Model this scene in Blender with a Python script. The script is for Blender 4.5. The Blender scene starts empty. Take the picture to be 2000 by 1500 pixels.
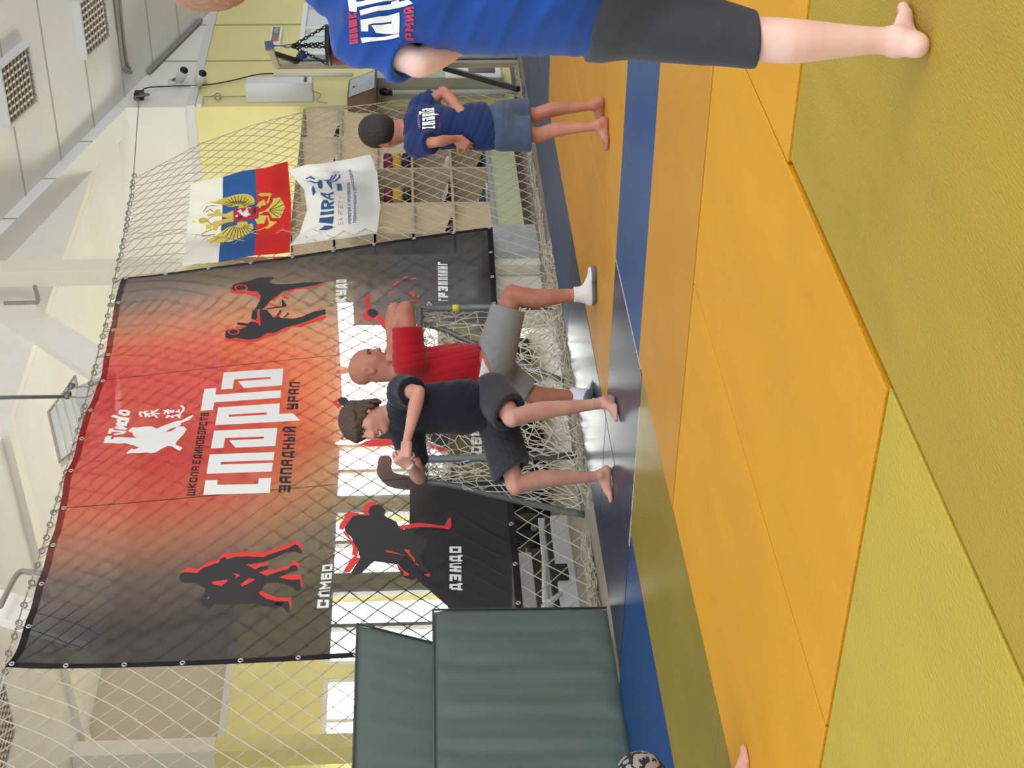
import bpy, bmesh, math, random
import numpy as np
from mathutils import Vector, Matrix, noise
from mathutils.geometry import tessellate_polygon
from mathutils.bvhtree import BVHTree

random.seed(7)
rng = np.random.default_rng(7)
SC = bpy.context.scene
COL = SC.collection

# ------------------------------------------------------------------ camera
# room axes: X runs along the mat rows away to the right, Y away to the left, Z up
FPX = 3146.7
CAM_H = 1.05
_yaw, _pitch, _roll = (math.radians(v) for v in (34.442, 3.361, -1.1277))
FWD = Vector((math.cos(_yaw) * math.cos(_pitch), math.sin(_yaw) * math.cos(_pitch), -math.sin(_pitch)))
_r = Vector((math.sin(_yaw), -math.cos(_yaw), 0.0))
_u = _r.cross(FWD)
RGT = _r * math.cos(_roll) + _u * math.sin(_roll)
UPV = -_r * math.sin(_roll) + _u * math.cos(_roll)
CAM = Vector((0, 0, CAM_H))
cam_data = bpy.data.cameras.new('camera')
cam = bpy.data.objects.new('camera', cam_data)
COL.objects.link(cam)
# the phone was held on its side: picture right is down in the room, picture top is the room's right
m3 = Matrix((-UPV, RGT, -FWD)).transposed()
cam.matrix_world = Matrix.Translation(CAM) @ m3.to_4x4()
cam_data.sensor_fit = 'HORIZONTAL'
cam_data.sensor_width = 36.0
cam_data.lens = FPX / 2000 * 36.0
cam_data.clip_start = 0.05
SC.camera = cam

# ------------------------------------------------------------------ light
world = bpy.data.worlds.new('daylight')
SC.world = world
world.use_nodes = True
_bg = world.node_tree.nodes['Background']
_bg.inputs[0].default_value = (0.90, 0.955, 1.0, 1)
_bg.inputs[1].default_value = 1.22

def area_light(name, loc, target, size, size_y, power, color=(1, 1, 1)):
    l = bpy.data.lights.new(name, 'AREA')
    l.shape = 'RECTANGLE'; l.size = size; l.size_y = size_y; l.energy = power; l.color = color
    o = bpy.data.objects.new(name, l); COL.objects.link(o)
    o.location = loc
    o.rotation_euler = (Vector(target) - Vector(loc)).to_track_quat('-Z', 'Y').to_euler()
    return o

# daylight through the tall windows of the wall behind and to the right of the photographer
area_light('window_daylight', (2.0, -7.0, 3.2), (8.5, 5.0, 1.0), 7.0, 3.0, 420, (0.97, 0.98, 1.0))
# (the windows of the far aisle let in the bright overcast sky modelled beyond them)

SC.view_settings.view_transform = 'Standard'
SC.view_settings.look = 'None'
SC.view_settings.exposure = 0.08
SC.view_settings.gamma = 1.0
SC.view_settings.use_curve_mapping = False
SC.cycles.max_bounces = 8
SC.cycles.diffuse_bounces = 4
SC.cycles.transparent_max_bounces = 16

# ------------------------------------------------------------------ survey helpers (true 3-D points, measured from the photograph)
def ray(px, py):
    return FWD + RGT * ((750 - py) / FPX) - UPV * ((px - 1000) / FPX)
def on_z(px, py, z=0.0):
    d = ray(px, py); return CAM + d * ((z - CAM_H) / d.z)
def on_y(px, py, y):
    d = ray(px, py); return CAM + d * (y / d.y)
def on_x(px, py, x):
    d = ray(px, py); return CAM + d * (x / d.x)
def at(px, py, depth):
    return CAM + ray(px, py) * depth

# ------------------------------------------------------------------ materials
def lin(c):
    c = c / 255.0
    return c / 12.92 if c <= 0.04045 else ((c + 0.055) / 1.055) ** 2.4
def rgb(r, g, b):
    return (lin(r), lin(g), lin(b), 1.0)

def mat(name, col, rough=0.6, metal=0.0, var=0.0, var_scale=6.0, bump=0.0, bump_scale=60.0, stretch=(1, 1, 1),
        coat=0.0, spec=0.5, sss=0.0, emit=0.0, sheen=0.0, col2=None):
    m = bpy.data.materials.new(name); m.use_nodes = True
    nt = m.node_tree; N = nt.nodes; L = nt.links
    b = N['Principled BSDF']
    b.inputs['Base Color'].default_value = col
    b.inputs['Roughness'].default_value = rough
    b.inputs['Metallic'].default_value = metal
    b.inputs['Specular IOR Level'].default_value = spec
    b.inputs['Coat Weight'].default_value = coat
    b.inputs['Coat Roughness'].default_value = 0.15
    b.inputs['Sheen Weight'].default_value = sheen
    if sss:
        b.inputs['Subsurface Weight'].default_value = sss
        b.inputs['Subsurface Radius'].default_value = (0.012, 0.005, 0.003)
    if emit:
        b.inputs['Emission Color'].default_value = col
        b.inputs['Emission Strength'].default_value = emit
    if var or bump or col2:
        tc = N.new('ShaderNodeTexCoord')
        mp = N.new('ShaderNodeMapping'); mp.inputs['Scale'].default_value = stretch
        L.new(tc.outputs['Object'], mp.inputs['Vector'])
    if var or col2:
        nz = N.new('ShaderNodeTexNoise'); nz.inputs['Scale'].default_value = var_scale; nz.inputs['Detail'].default_value = 5
        L.new(mp.outputs[0], nz.inputs['Vector'])
        mx = N.new('ShaderNodeMix'); mx.data_type = 'RGBA'
        c2 = col2 if col2 else tuple(max(0, v * (1 - var)) for v in col[:3]) + (1,)
        mx.inputs['A'].default_value = col; mx.inputs['B'].default_value = c2
        rp = N.new('ShaderNodeMapRange'); rp.inputs['From Min'].default_value = 0.35; rp.inputs['From Max'].default_value = 0.65
        L.new(nz.outputs[0], rp.inputs[0]); L.new(rp.outputs[0], mx.inputs['Factor'])
        L.new(mx.outputs['Result'], b.inputs['Base Color'])
    if bump:
        nb = N.new('ShaderNodeTexNoise'); nb.inputs['Scale'].default_value = bump_scale; nb.inputs['Detail'].default_value = 3
        L.new(mp.outputs[0], nb.inputs['Vector'])
        bp = N.new('ShaderNodeBump'); bp.inputs['Strength'].default_value = bump; bp.inputs['Distance'].default_value = 0.01
        L.new(nb.outputs[0], bp.inputs['Height']); L.new(bp.outputs[0], b.inputs['Normal'])
    return m

# ------------------------------------------------------------------ object helpers
def link_mesh(name, me, m=None, parent=None):
    o = bpy.data.objects.new(name, me); COL.objects.link(o)
    if m is not None and not me.materials: me.materials.append(m)
    if parent is not None: o.parent = parent
    return o
def obj(name, bm, m, parent=None, smooth=False):
    me = bpy.data.meshes.new(name); bm.to_mesh(me); bm.free()
    if smooth:
        me.polygons.foreach_set('use_smooth', [True] * len(me.polygons))
    return link_mesh(name, me, m, parent)
def tag(o, label, cat, group=None, kind=None):
    o['label'] = label; o['category'] = cat
    if group: o['group'] = group
    if kind: o['kind'] = kind
    return o
def thing(name, label, cat, loc=(0, 0, 0), group=None):
    # an Empty at the thing's base; children keep world coordinates because the meshes are built relative to it
    o = bpy.data.objects.new(name, None); COL.objects.link(o)
    o.empty_display_size = 0.1
    o.location = loc
    return tag(o, label, cat, group)
def part(name, bm, m, root, smooth=False):
    # mesh authored in world coordinates, parented under root
    o = obj(name, bm, m, root, smooth)
    r = root
    off = Vector((0, 0, 0))
    while r is not None:
        off += Vector(r.location); r = r.parent
    o.location = -off
    return o
def struct(name, bm, m, smooth=False):
    o = obj(name, bm, m, None, smooth); o['kind'] = 'structure'
    return o
def BM(): return bmesh.new()
def box(bm, lo, hi, bevel=0.0, M=None):
    r = bmesh.ops.create_cube(bm, size=1.0)
    vs = r['verts']
    lo = Vector(lo); hi = Vector(hi); c = (lo + hi) / 2; s = hi - lo
    for v in vs:
        v.co = Vector((c.x + v.co.x * s.x, c.y + v.co.y * s.y, c.z + v.co.z * s.z))
    if bevel:
        es = list({e for v in vs for e in v.link_edges})
        rr = bmesh.ops.bevel(bm, geom=es, offset=bevel, segments=2, affect='EDGES', profile=0.5)
        vs = list({v for f in rr['faces'] for v in f.verts} | {v for v in vs if v.is_valid})
    if M is not None:
        for v in vs: v.co = M @ v.co
    return vs
def tube(bm, pts, r, seg=8, closed=False, radii=None, caps=True):
    pts = [Vector(p) for p in pts]
    n = len(pts)
    rings = []
    prev = None
    for i, p in enumerate(pts):
        if closed: t = pts[(i + 1) % n] - pts[i - 1]
        else: t = pts[min(i + 1, n - 1)] - pts[max(i - 1, 0)]
        if t.length < 1e-9: t = Vector((0, 0, 1))
        t.normalize()
        if prev is None:
            a = t.orthogonal().normalized()
        else:
            a = prev - t * prev.dot(t)
            a = a.normalized() if a.length > 1e-6 else t.orthogonal().normalized()
        prev = a
        b = t.cross(a)
        rr = radii[i] if radii else r
        rings.append([bm.verts.new(p + (a * math.cos(2 * math.pi * k / seg) + b * math.sin(2 * math.pi * k / seg)) * rr) for k in range(seg)])
    for i in range(n if closed else n - 1):
        A = rings[i]; B = rings[(i + 1) % n]
        for k in range(seg):
            bm.faces.new((A[k], A[(k + 1) % seg], B[(k + 1) % seg], B[k]))
    if caps and not closed:
        bm.faces.new(list(reversed(rings[0]))); bm.faces.new(rings[-1])
def curve_pts(pts, n=8):
    # Catmull-Rom through the points
    P = [Vector(p) for p in pts]; out = []
    for i in range(len(P) - 1):
        p0 = P[max(i - 1, 0)]; p1 = P[i]; p2 = P[i + 1]; p3 = P[min(i + 2, len(P) - 1)]
        for k in range(n):
            t = k / n
            out.append(0.5 * ((2 * p1) + (p2 - p0) * t + (2 * p0 - 5 * p1 + 4 * p2 - p3) * t * t + (3 * p1 - p0 - 3 * p2 + p3) * t ** 3))
    out.append(P[-1]); return out
def ringmesh(bm, c, normal, R, r, seg=14, rs=6):
    c = Vector(c); n = Vector(normal).normalized(); a = n.orthogonal().normalized(); b = n.cross(a)
    tube(bm, [c + (a * math.cos(2 * math.pi * k / seg) + b * math.sin(2 * math.pi * k / seg)) * R for k in range(seg)], r, rs, closed=True)
def disc(bm, c, normal, R, h, seg=24):
    c = Vector(c); n = Vector(normal).normalized()
    tube(bm, [c - n * h / 2, c + n * h / 2], R, seg)
def prism(bm, poly, ext):
    # closed prism from a 3-D polygon swept along ext
    ext = Vector(ext)
    A = [bm.verts.new(Vector(p)) for p in poly]; B = [bm.verts.new(Vector(p) + ext) for p in poly]
    n = len(A)
    bm.faces.new(A); bm.faces.new(list(reversed(B)))
    for i in range(n):
        bm.faces.new((A[(i + 1) % n], A[i], B[i], B[(i + 1) % n]))
    bmesh.ops.recalc_face_normals(bm, faces=bm.faces[:])
def ball(bm, c, r, u=12, v=8, sc=(1, 1, 1), M=None):
    res = bmesh.ops.create_uvsphere(bm, u_segments=u, v_segments=v, radius=1)
    for w in res['verts']:
        p = Vector((w.co.x * r * sc[0], w.co.y * r * sc[1], w.co.z * r * sc[2]))
        if M is not None: p = M @ p
        w.co = p + Vector(c)

def cord_mesh(name, segs, r, m, parent=None, sides=4, knots=None, kr=0.006):
    # many short round-ish cords as one mesh, built with numpy
    A = np.array([tuple(a) for a, b in segs]); B = np.array([tuple(b) for a, b in segs])
    d = B - A; d /= np.maximum(np.linalg.norm(d, axis=1, keepdims=True), 1e-9)
    ref = np.where(np.abs(d[:, 2:3]) < 0.9, np.array([[0, 0, 1.0]]), np.array([[1.0, 0, 0]]))
    u = np.cross(d, ref); u /= np.linalg.norm(u, axis=1, keepdims=True); v = np.cross(d, u)
    n = len(A); V = []
    for P in (A, B):
        for k in range(sides):
            t = 2 * math.pi * k / sides
            V.append(P + (u * math.cos(t) + v * math.sin(t)) * r)
    V = np.stack(V, axis=1).reshape(-1, 3)
    base = np.arange(n)[:, None] * (2 * sides)
    F = []
    for k in range(sides):
        q = (k + 1) % sides
        F.append(np.concatenate([base + k, base + q, base + sides + q, base + sides + k], axis=1))
    F = np.concatenate(F, axis=0)
    if knots is not None and len(knots):
        K = np.array([tuple(k) for k in knots]); o = len(V)
        dirs = np.array([[1, 0, 0], [-1, 0, 0], [0, 1, 0], [0, -1, 0], [0, 0, 1], [0, 0, -1]]) * kr
        KV = (K[:, None, :] + dirs[None]).reshape(-1, 3)
        V = np.concatenate([V, KV])
        kb = o + np.arange(len(K))[:, None] * 6
        T = [(0, 2, 4), (2, 1, 4), (1, 3, 4), (3, 0, 4), (2, 0, 5), (1, 2, 5), (3, 1, 5), (0, 3, 5)]
        KF = np.concatenate([np.concatenate([kb + a, kb + b, kb + c], axis=1) for a, b, c in T])
    else:
        KF = np.zeros((0, 3), int)
    me = bpy.data.meshes.new(name)
    me.from_pydata(V.tolist(), [], F.tolist() + KF.tolist())
    return link_mesh(name, me, m, parent)
# ================================================================== the setting
M_white = mat('wall_white_paint', rgb(242, 240, 234), 0.7, var=0.05, var_scale=2)
M_yellow = mat('wall_yellow_paint', rgb(242, 232, 164), 0.6, var=0.05, var_scale=2)
M_ceil = mat('ceiling_white_panel', rgb(240, 240, 240), 0.7, var=0.04, var_scale=1.5)
M_seam = mat('seam_grey', rgb(176, 174, 166), 0.7)
M_trim = mat('trim_white_plastic', rgb(225, 226, 226), 0.45)
M_floor = mat('concrete_floor_paint', rgb(160, 150, 134), 0.62, var=0.2, var_scale=3)
M_beam = mat('beam_white_panel', rgb(244, 241, 232), 0.65, var=0.04)

FZ = -0.04        # bare floor; the mats lie on it, their tops are z = 0
YW = 7.20         # plane of the right-hand wall
XC = 15.75        # plane of the yellow return wall
YB = 11.6         # far wall of the aisle with the windows

bm = BM(); box(bm, (-2, -4, FZ - 0.2), (26, 13, FZ))
struct('floor', bm, M_floor)

# ceiling: pitched roof, slope measured on the panel seams
S = -0.279
def roof_z(x): return 4.17 + S * (x - 15.73)
bm = BM()
prism(bm, [(9.0, -1.5, roof_z(9.0)), (20.5, -1.5, roof_z(20.5)), (20.5, 13.0, roof_z(20.5)), (9.0, 13.0, roof_z(9.0))], (0, 0, 0.15))
struct('ceiling', bm, M_ceil)
bm = BM()
x = 12.32
while x < 18:
    box(bm, (x - 0.012, -1.4, roof_z(x) - 0.006), (x + 0.012, YW, roof_z(x) + 0.01)); x += 0.742
struct('trim_1', bm, M_seam)          # cover strips between the ceiling panels

# right wall: yellow below, white band above, convex corner at X = XC
TZ = 3.35
def wall_band(name, x0, x1, y0, y1, z0, z1, m):
    bm = BM(); box(bm, (x0, y0, z0), (x1, y1, z1)); return struct(name, bm, m)
wall_band('wall_right', XC, 24, YW, YW + 0.15, FZ, TZ, M_yellow)
bm = BM()
prism(bm, [(XC, YW, TZ), (24, YW, TZ), (24, YW, TZ + 0.001), (18.65, YW, TZ + 0.002), (XC, YW, roof_z(XC))], (0, 0.15, 0))
struct('wall_right_upper', bm, M_white)
wall_band('wall_return', XC, XC + 0.15, YW + 0.15, 9.6, FZ, TZ, M_yellow)
wall_band('wall_return_upper', XC, XC + 0.15, YW + 0.15, 13.0, TZ, 4.6, M_white)
bm = BM()
box(bm, (XC - 0.03, YW - 0.03, TZ - 0.03), (24, YW, TZ + 0.06)); box(bm, (XC - 0.03, YW + 0.0005, TZ - 0.03), (XC, 13.0, TZ + 0.06))
struct('trim_2', bm, M_trim)
bm = BM()
for sx in (16.95, 18.0, 19.1, 20.2):
    box(bm, (sx - 0.015, YW - 0.006, FZ), (sx + 0.015, YW + 0.01, TZ - 0.03))
struct('trim_3', bm, mat('seam_olive', rgb(176, 168, 118), 0.6))
bm = BM()
for sx in (16.95, 18.0):
    box(bm, (sx - 0.015, YW - 0.006, TZ + 0.06), (sx + 0.015, YW + 0.01, roof_z(sx) - 0.05))
struct('trim_4', bm, M_seam)

# return wall lower part beyond the yellow: window opening 9.6 .. 11.4
wall_band('wall_return_sill', XC, XC + 0.15, 9.6, 11.6, FZ, 0.75, M_yellow)
wall_band('wall_return_lintel', XC, XC + 0.15, 9.6, 11.6, 2.0, TZ, M_yellow)

# sloping beam along the top of the net line
bm = BM()
prism(bm, [(9.2, YW, roof_z(9.2)), (XC, YW, roof_z(XC)), (XC, YW, roof_z(XC) - 0.13), (9.2, YW, roof_z(9.2) - 0.13)], (0, 0.28, 0))
struct('beam_ceiling', bm, M_ceil)
bm = BM()
for sx in (13.35, 14.15, 14.95):
    box(bm, (sx - 0.01, YW - 0.004, roof_z(sx) - 0.13), (sx + 0.01, YW + 0.001, roof_z(sx)))
struct('trim_5', bm, M_seam)

# flat, lower ceiling of the aisle behind the net and the upstand between it and the hall roof
AZ = 4.28
bm = BM(); box(bm, (5.0, YW + 0.385, AZ), (XC, 13.0, AZ + 0.12)); struct('ceiling_aisle', bm, M_ceil)
bm = BM()
prism(bm, [(5.0, YW + 0.28, AZ), (XC - 0.2, YW + 0.28, AZ), (9.2, YW + 0.28, roof_z(9.2)), (5.0, YW + 0.28, roof_z(9.2))], (0, 0.1, 0))
struct('wall_upstand', bm, M_beam)
def rafter(n, pa, pb, w, dep):
    a = on_y(pa[0], pa[1], YW + 0.2); c = on_y(pb[0], pb[1], YW + 0.2)
    t = (c - a).normalized(); nrm = Vector((-t.z, 0, t.x)) * w
    bm = BM(); prism(bm, [a, c, c + nrm, a + nrm], (0, dep, 0)); return struct(n, bm, M_beam)
rafter('beam_1', (-40, 590), (200, 745), 0.30, 0.08)
rafter('beam_2', (-40, 1195), (170, 1255), 0.24, 0.08)

# far aisle wall with the window band
XL = 10.55
WZ0, WZ1 = 0.72, 2.05
def ywall(name, x0, x1, z0, z1, m): return wall_band(name, x0, x1, YB, YB + 0.2, z0, z1, m)
ywall('wall_back', 5.0, 17.0, FZ, WZ0, M_yellow)
BZ = 2.98
ywall('wall_back_lintel', XL, 17.0, WZ1, BZ, M_yellow)
ywall('wall_back_upper', 5.0, 17.0, BZ, 4.8, mat('wall_shaded_plaster', rgb(205, 196, 178), 0.8))  # white wall above the trim, its shade put into a darker base colour
ywall('wall_back_side', 5.0, XL, WZ0, BZ, M_yellow)
wins = [(10.6, 11.75), (11.95, 13.1), (13.3, 14.45), (14.65, 15.7)]
px = XL
for i, (a, b) in enumerate(wins):
    if a > px: ywall('wall_back_pier', px, a, WZ0, WZ1, M_yellow)
    px = b
M_glass = bpy.data.materials.new('window_glass'); M_glass.use_nodes = True
nt = M_glass.node_tree
nt.nodes.remove(nt.nodes['Principled BSDF'])
_t = nt.nodes.new('ShaderNodeBsdfTransparent'); _g = nt.nodes.new('ShaderNodeBsdfGlossy'); _m = nt.nodes.new('ShaderNodeMixShader')
_g.inputs['Roughness'].default_value = 0.02; _m.inputs[0].default_value = 0.05
nt.links.new(_t.outputs[0], _m.inputs[1]); nt.links.new(_g.outputs[0], _m.inputs[2]); nt.links.new(_m.outputs[0], nt.nodes['Material Output'].inputs[0])
M_frame = mat('window_frame_plastic', rgb(240, 240, 238), 0.35)
M_pane = M_glass
def window_y(n, a, b, y):
    bm = BM()
    f = 0.055
    for (u, v, z0, z1) in ((a, b, WZ0, WZ0 + f), (a, b, WZ1 - f, WZ1), (a, a + f, WZ0 + f, WZ1 - f), (b - f, b, WZ0 + f, WZ1 - f), ((a + b) / 2 - f / 2, (a + b) / 2 + f / 2, WZ0 + f, WZ1 - f)):
        box(bm, (u, y, z0), (v, y + 0.07, z1), 0.006)
    w = struct('window_%d' % n, bm, M_frame)
    bm = BM(); box(bm, (a + f, y + 0.03, WZ0 + f), (b - f, y + 0.036, WZ1 - f)); obj('pane', bm, M_pane, w)
    bm = BM(); box(bm, (a - 0.03, y - 0.18, WZ0 - 0.04), (b + 0.03, y, WZ0 - 0.002), 0.008); obj('window_sill', bm, M_frame, w)
for i, (a, b) in enumerate(wins): window_y(i + 1, a, b, YB)
bm = BM()
f = 0.055
for (u, v, z0, z1) in ((9.6, 11.6, 0.75, 0.75 + f), (9.6, 11.6, 2.0 - f, 2.0), (9.6, 9.6 + f, .75, 2.0), (11.54, 11.6, .75, 2.0), (10.57, 10.63, .75, 2.0)):
    box(bm, (XC + 0.03, u, z0), (XC + 0.1, v, z1), 0.006)
w = struct('window_5', bm, M_frame)
bm = BM(); box(bm, (XC + 0.06, 9.66, .81), (XC + 0.066, 11.54, 1.94)); obj('pane', bm, M_pane, w)

bm = BM(); box(bm, (5.0, YB - 0.03, BZ - 0.02), (XC, YB, BZ + 0.05)); struct('trim_6', bm, M_trim)
# cream column with a yellow foot at the left end of the aisle
_a = on_y(300, 1443, 11.2).x; _b = on_y(300, 1472, 11.2).x
bm = BM(); box(bm, (_b, 11.2, BZ), (_a, 11.42, AZ), .004); struct('column_left_upper', bm, M_beam)
bm = BM(); box(bm, (_b, 11.2, FZ), (_a, 11.42, BZ), .004); struct('column_left_lower', bm, M_yellow)
# pale rib on the aisle ceiling
_p = [on_z(138, 1300, AZ - .06), on_z(178, 1462, AZ - .06)]
bm = BM(); _d = (_p[1] - _p[0]).normalized(); _n = Vector((-_d.y, _d.x, 0)) * .09
prism(bm, [_p[0] - _d * 3 - _n, _p[1] - _n, _p[1] + _n, _p[0] - _d * 3 + _n], (0, 0, .06)); struct('beam_3', bm, M_beam)
# overcast sky seen and shining through the aisle windows
bm = BM(); box(bm, (7, 13.6, -0.5), (22, 13.7, 6.0)); box(bm, (18.2, 8.5, -0.5), (18.3, 13.6, 6.0))
struct('sky_backdrop', bm, mat('overcast_sky', (0.95, 0.98, 1.0, 1), 1.0, emit=11.0))
# ================================================================== floor mats (tatami on a 1.06 m grid)
def mat_vinyl(name, col, rough, bump=0.25, var=0.12, stretch=(1, 1, 1), bs=70, coat=0.0):
    return mat(name, col, rough, var=var, var_scale=1.7, bump=bump, bump_scale=bs, stretch=stretch, coat=coat, spec=0.4)
V_yel = mat_vinyl('vinyl_yellow', rgb(217, 152, 10), 0.5, 0.35, 0.08, (1, 2.2, 1), 90)
V_dull = mat_vinyl('vinyl_dull_yellow', rgb(198, 138, 34), 0.46, 0.2, 0.06, (1, 2.2, 1), 80)
V_wedge = mat_vinyl('vinyl_ochre', rgb(208, 147, 34), 0.48, 0.15, 0.10, (1, 2.2, 1), 60)
V_oli = mat_vinyl('vinyl_olive', rgb(176, 146, 40), 0.46, 0.55, 0.10, (1, 3.0, 1), 60)
V_oli3 = mat_vinyl('vinyl_pale_olive', rgb(190, 164, 54), 0.46, 0.5, 0.08, (1, 2.0, 1), 60)
V_oli2 = mat_vinyl('vinyl_worn_olive', rgb(146, 126, 36), 0.31, 0.3, 0.12, (1, 2.2, 1), 80)
V_blue = mat_vinyl('vinyl_faded_blue', rgb(34, 80, 130), 0.45, 0.12, 0.16, (1, 1, 1), 60)
V_blue2 = mat_vinyl('vinyl_bright_blue', rgb(4, 62, 118), 0.40, 0.1, 0.08, (1, 1, 1), 60)
V_grey = mat_vinyl('vinyl_slate_blue', rgb(46, 56, 82), 0.33, 0.08, 0.22, (1, 1, 1), 40)
V_slate = mat_vinyl('vinyl_pale_slate', rgb(60, 80, 110), 0.44, 0.08, 0.18, (1, 1, 1), 40)
MATS = [
    # x0 x1 y0 y1 material label
    (1.0, 4.005, -1.6, 2.005, V_oli, 'olive mat at the very front, under the heel of the person in blue'),
    (0.6, 2.90, 2.02, 4.18, V_oli3, 'olive mat along the lower left corner of the floor, paler than its neighbour'),
    (2.91, 5.165, 2.03, 3.095, V_yel, 'bright yellow mat with a pointed corner touching the front olive mat'),
    (2.91, 5.165, 3.105, 4.175, V_yel, 'bright yellow mat at the left under the bare foot reaching in from outside'),
    (4.015, 5.165, -1.2, 2.02, V_yel, 'bright yellow mat at the right behind the bare calf of the person in blue'),
    (5.175, 6.272, -0.2, 2.16, V_dull, 'dull ochre mat in front of the faded blue mat, right half'),
    (5.175, 6.272, 2.165, 4.175, V_dull, 'dull ochre mat ending in a point between the olive strip and the blue mat'),
    (4.02, 6.19, 4.19, 5.16, V_oli2, 'narrow worn olive mat with the window glare on it, left of the yellow mats'),
    (1.9, 4.01, 4.19, 5.16, V_oli2, 'worn olive mat at the left edge in front of the patterned shorts'),
    (6.285, 7.29, 0.6, 4.21, V_blue, 'long faded blue mat in front of the boy with hands on hips'),
    (6.20, 7.29, 4.225, 5.235, V_grey, 'dark slate mat under the bare feet of the person in black'),
    (6.20, 7.29, 5.245, 6.10, V_grey, 'dark slate mat behind the black-shirted person, below the goal'),
    (3.2, 6.18, 5.17, 6.22, V_blue2, 'bright royal blue mat in front of the green crash mats'),
    (7.30, 9.36, 4.205, 5.24, V_wedge, 'ochre mat running to a point behind the feet of the person in black'),
    (9.37, 11.42, 4.205, 5.24, V_wedge, 'ochre mat behind the boy at the far corner of the yellow field'),
    (7.30, 9.36, 2.11, 4.195, V_wedge, 'ochre mat under the two bare feet of the standing boy'),
    (9.37, 11.42, 2.11, 4.195, V_wedge, 'ochre mat at the right edge behind the shirt of the person in blue'),
    (7.30, 11.42, 0.6, 2.10, V_wedge, 'ochre mat at the right behind the shorts of the person in blue'),
    (7.30, 9.40, 5.25, 6.10, V_grey, 'slate mat along the goal, under the rear foot of the bald man'),
    (9.41, 11.42, 5.25, 6.10, V_slate, 'pale slate mat along the net below the right part of the banner'),
    (11.43, 13.55, 5.25, 6.10, V_slate, 'pale slate mat along the net in front of the shoe shelf'),
    (13.56, 15.6, 5.25, 6.10, V_slate, 'pale slate mat at the far end in front of the steel bag stand'),
    (11.43, 13.55, 2.2, 5.24, V_slate, 'broad pale slate mat behind the yellow field at the right'),
]
for i, (x0, x1, y0, y1, m, lab) in enumerate(MATS):
    zt = 0.005 if m is V_yel else (0.009 if m is V_dull else 0.0)
    bm = BM(); box(bm, (x0, y0, FZ + 0.001), (x1, y1, zt), 0.003)
    o = obj('floor_mat', bm, m); tag(o, lab, 'mat', 'tatami mats laid over the floor')
# pale worn scuffs where the covers have split along the seam of the faded blue mat
M_scuff = mat('scuffed_foam', rgb(208, 205, 196), 0.8)
bm = BM()
for k in range(46):
    x = 6.26 + 1.02 * k / 46 + random.uniform(-.005, .005)
    box(bm, (x, 4.211, -0.006), (x + random.uniform(.006, .02), 4.2235, 0.0006))
o = obj('seam_tape', bm, M_scuff); tag(o, 'broken white tape along the seam between the slate mat and the faded blue mat', 'tape')
bm = BM()
x = 4.3
y = 4.4
while y < 5.2:
    box(bm, (6.192 + random.uniform(-.004, .0), y, -0.006), (6.2 + random.uniform(0, .008), y + random.uniform(.10, .14), 0.0006)); y += 0.09
o = obj('seam_tape', bm, M_scuff); tag(o, 'ragged pale tape between the worn olive mat and the dark slate mat', 'tape')

# ================================================================== banner
YB0 = 6.85
def wave(x, z):
    # shallow folds of the hanging cloth: a crease right of the middle, ripples under the eyelets
    w = 0.018 * math.sin(x * 2.1 + 0.3 * z) + 0.009 * math.sin(x * 5.3 - 0.8 * z)
    c = x - (11.25 - 0.05 * (z - 2))
    w += -0.035 * math.exp(-(c / 0.09) ** 2) * (0.4 + 0.6 * min(1, max(0, (3.4 - z) / 2.4)))
    w += 0.02 * math.exp(-((c - .22) / 0.14) ** 2)
    top = max(0.0, 1 - (3.46 - z) / 0.6)
    w += 0.010 * top * math.sin(x * 17)
    # corner pull at the left edge
    w += 0.02 * math.exp(-((x - 7.15 - 0.3 * (3.4 - z)) / 0.05) ** 2)
    return w
def ban(p, off=0.0):
    return Vector((p[0], YB0 - wave(p[0], p[1]) - off, p[1]))
def ban_px(px, py):
    p = on_y(px, py, YB0); return (p.x, p.z)
top_px = [(12, 1308), (40, 1240), (60, 1178), (80, 1118), (98, 1056), (116, 996), (125, 944), (148, 888), (157, 837), (173, 794), (196, 741), (209, 661), (225, 587), (240, 546)]
TOP = [ban_px(*p) for p in top_px]
bot_px = [(1030, 1262), (1022, 1190), (1014, 1090), (1003, 987), (990, 800), (971, 584), (966, 510), (962, 447)]
BOT = [ban_px(*p) for p in bot_px]
BOT[0] = (7.16, 0.42)
def interp(P, s):
    # by normalised x
    xs = [p[0] for p in P]; x = xs[0] + (xs[-1] - xs[0]) * s
    return (x, float(np.interp(x, xs, [p[1] for p in P])))
def ban_st(s, t):
    a = interp(TOP, s); b = interp(BOT, s)
    # left edge bows inwards where it is tied to the net
    bow = -0.03 * math.sin(math.pi * t) * max(0, 1 - s * 6)
    return (a[0] + (b[0] - a[0]) * t + bow, a[1] + (b[1] - a[1]) * t)
NS, NT = 150, 84
vs = []; fs = []; uv = []
for j in range(NT + 1):
    for i in range(NS + 1):
        s, t = i / NS, j / NT
        # scallops between the tied eyelets
        p = ban_st(s, t)
        if j == 0: pass
        vs.append(ban(p)); uv.append((s, t))
for j in range(NT):
    for i in range(NS):
        a = j * (NS + 1) + i
        fs.append((a, a + NS + 1, a + NS + 2, a + 1))
me = bpy.data.meshes.new('banner_cloth'); me.from_pydata(vs, [], fs)
ul = me.uv_layers.new(name='print')
for l in me.loops: ul.data[l.index].uv = uv[l.vertex_index]
me.polygons.foreach_set('use_smooth', [True] * len(me.polygons))

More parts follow.
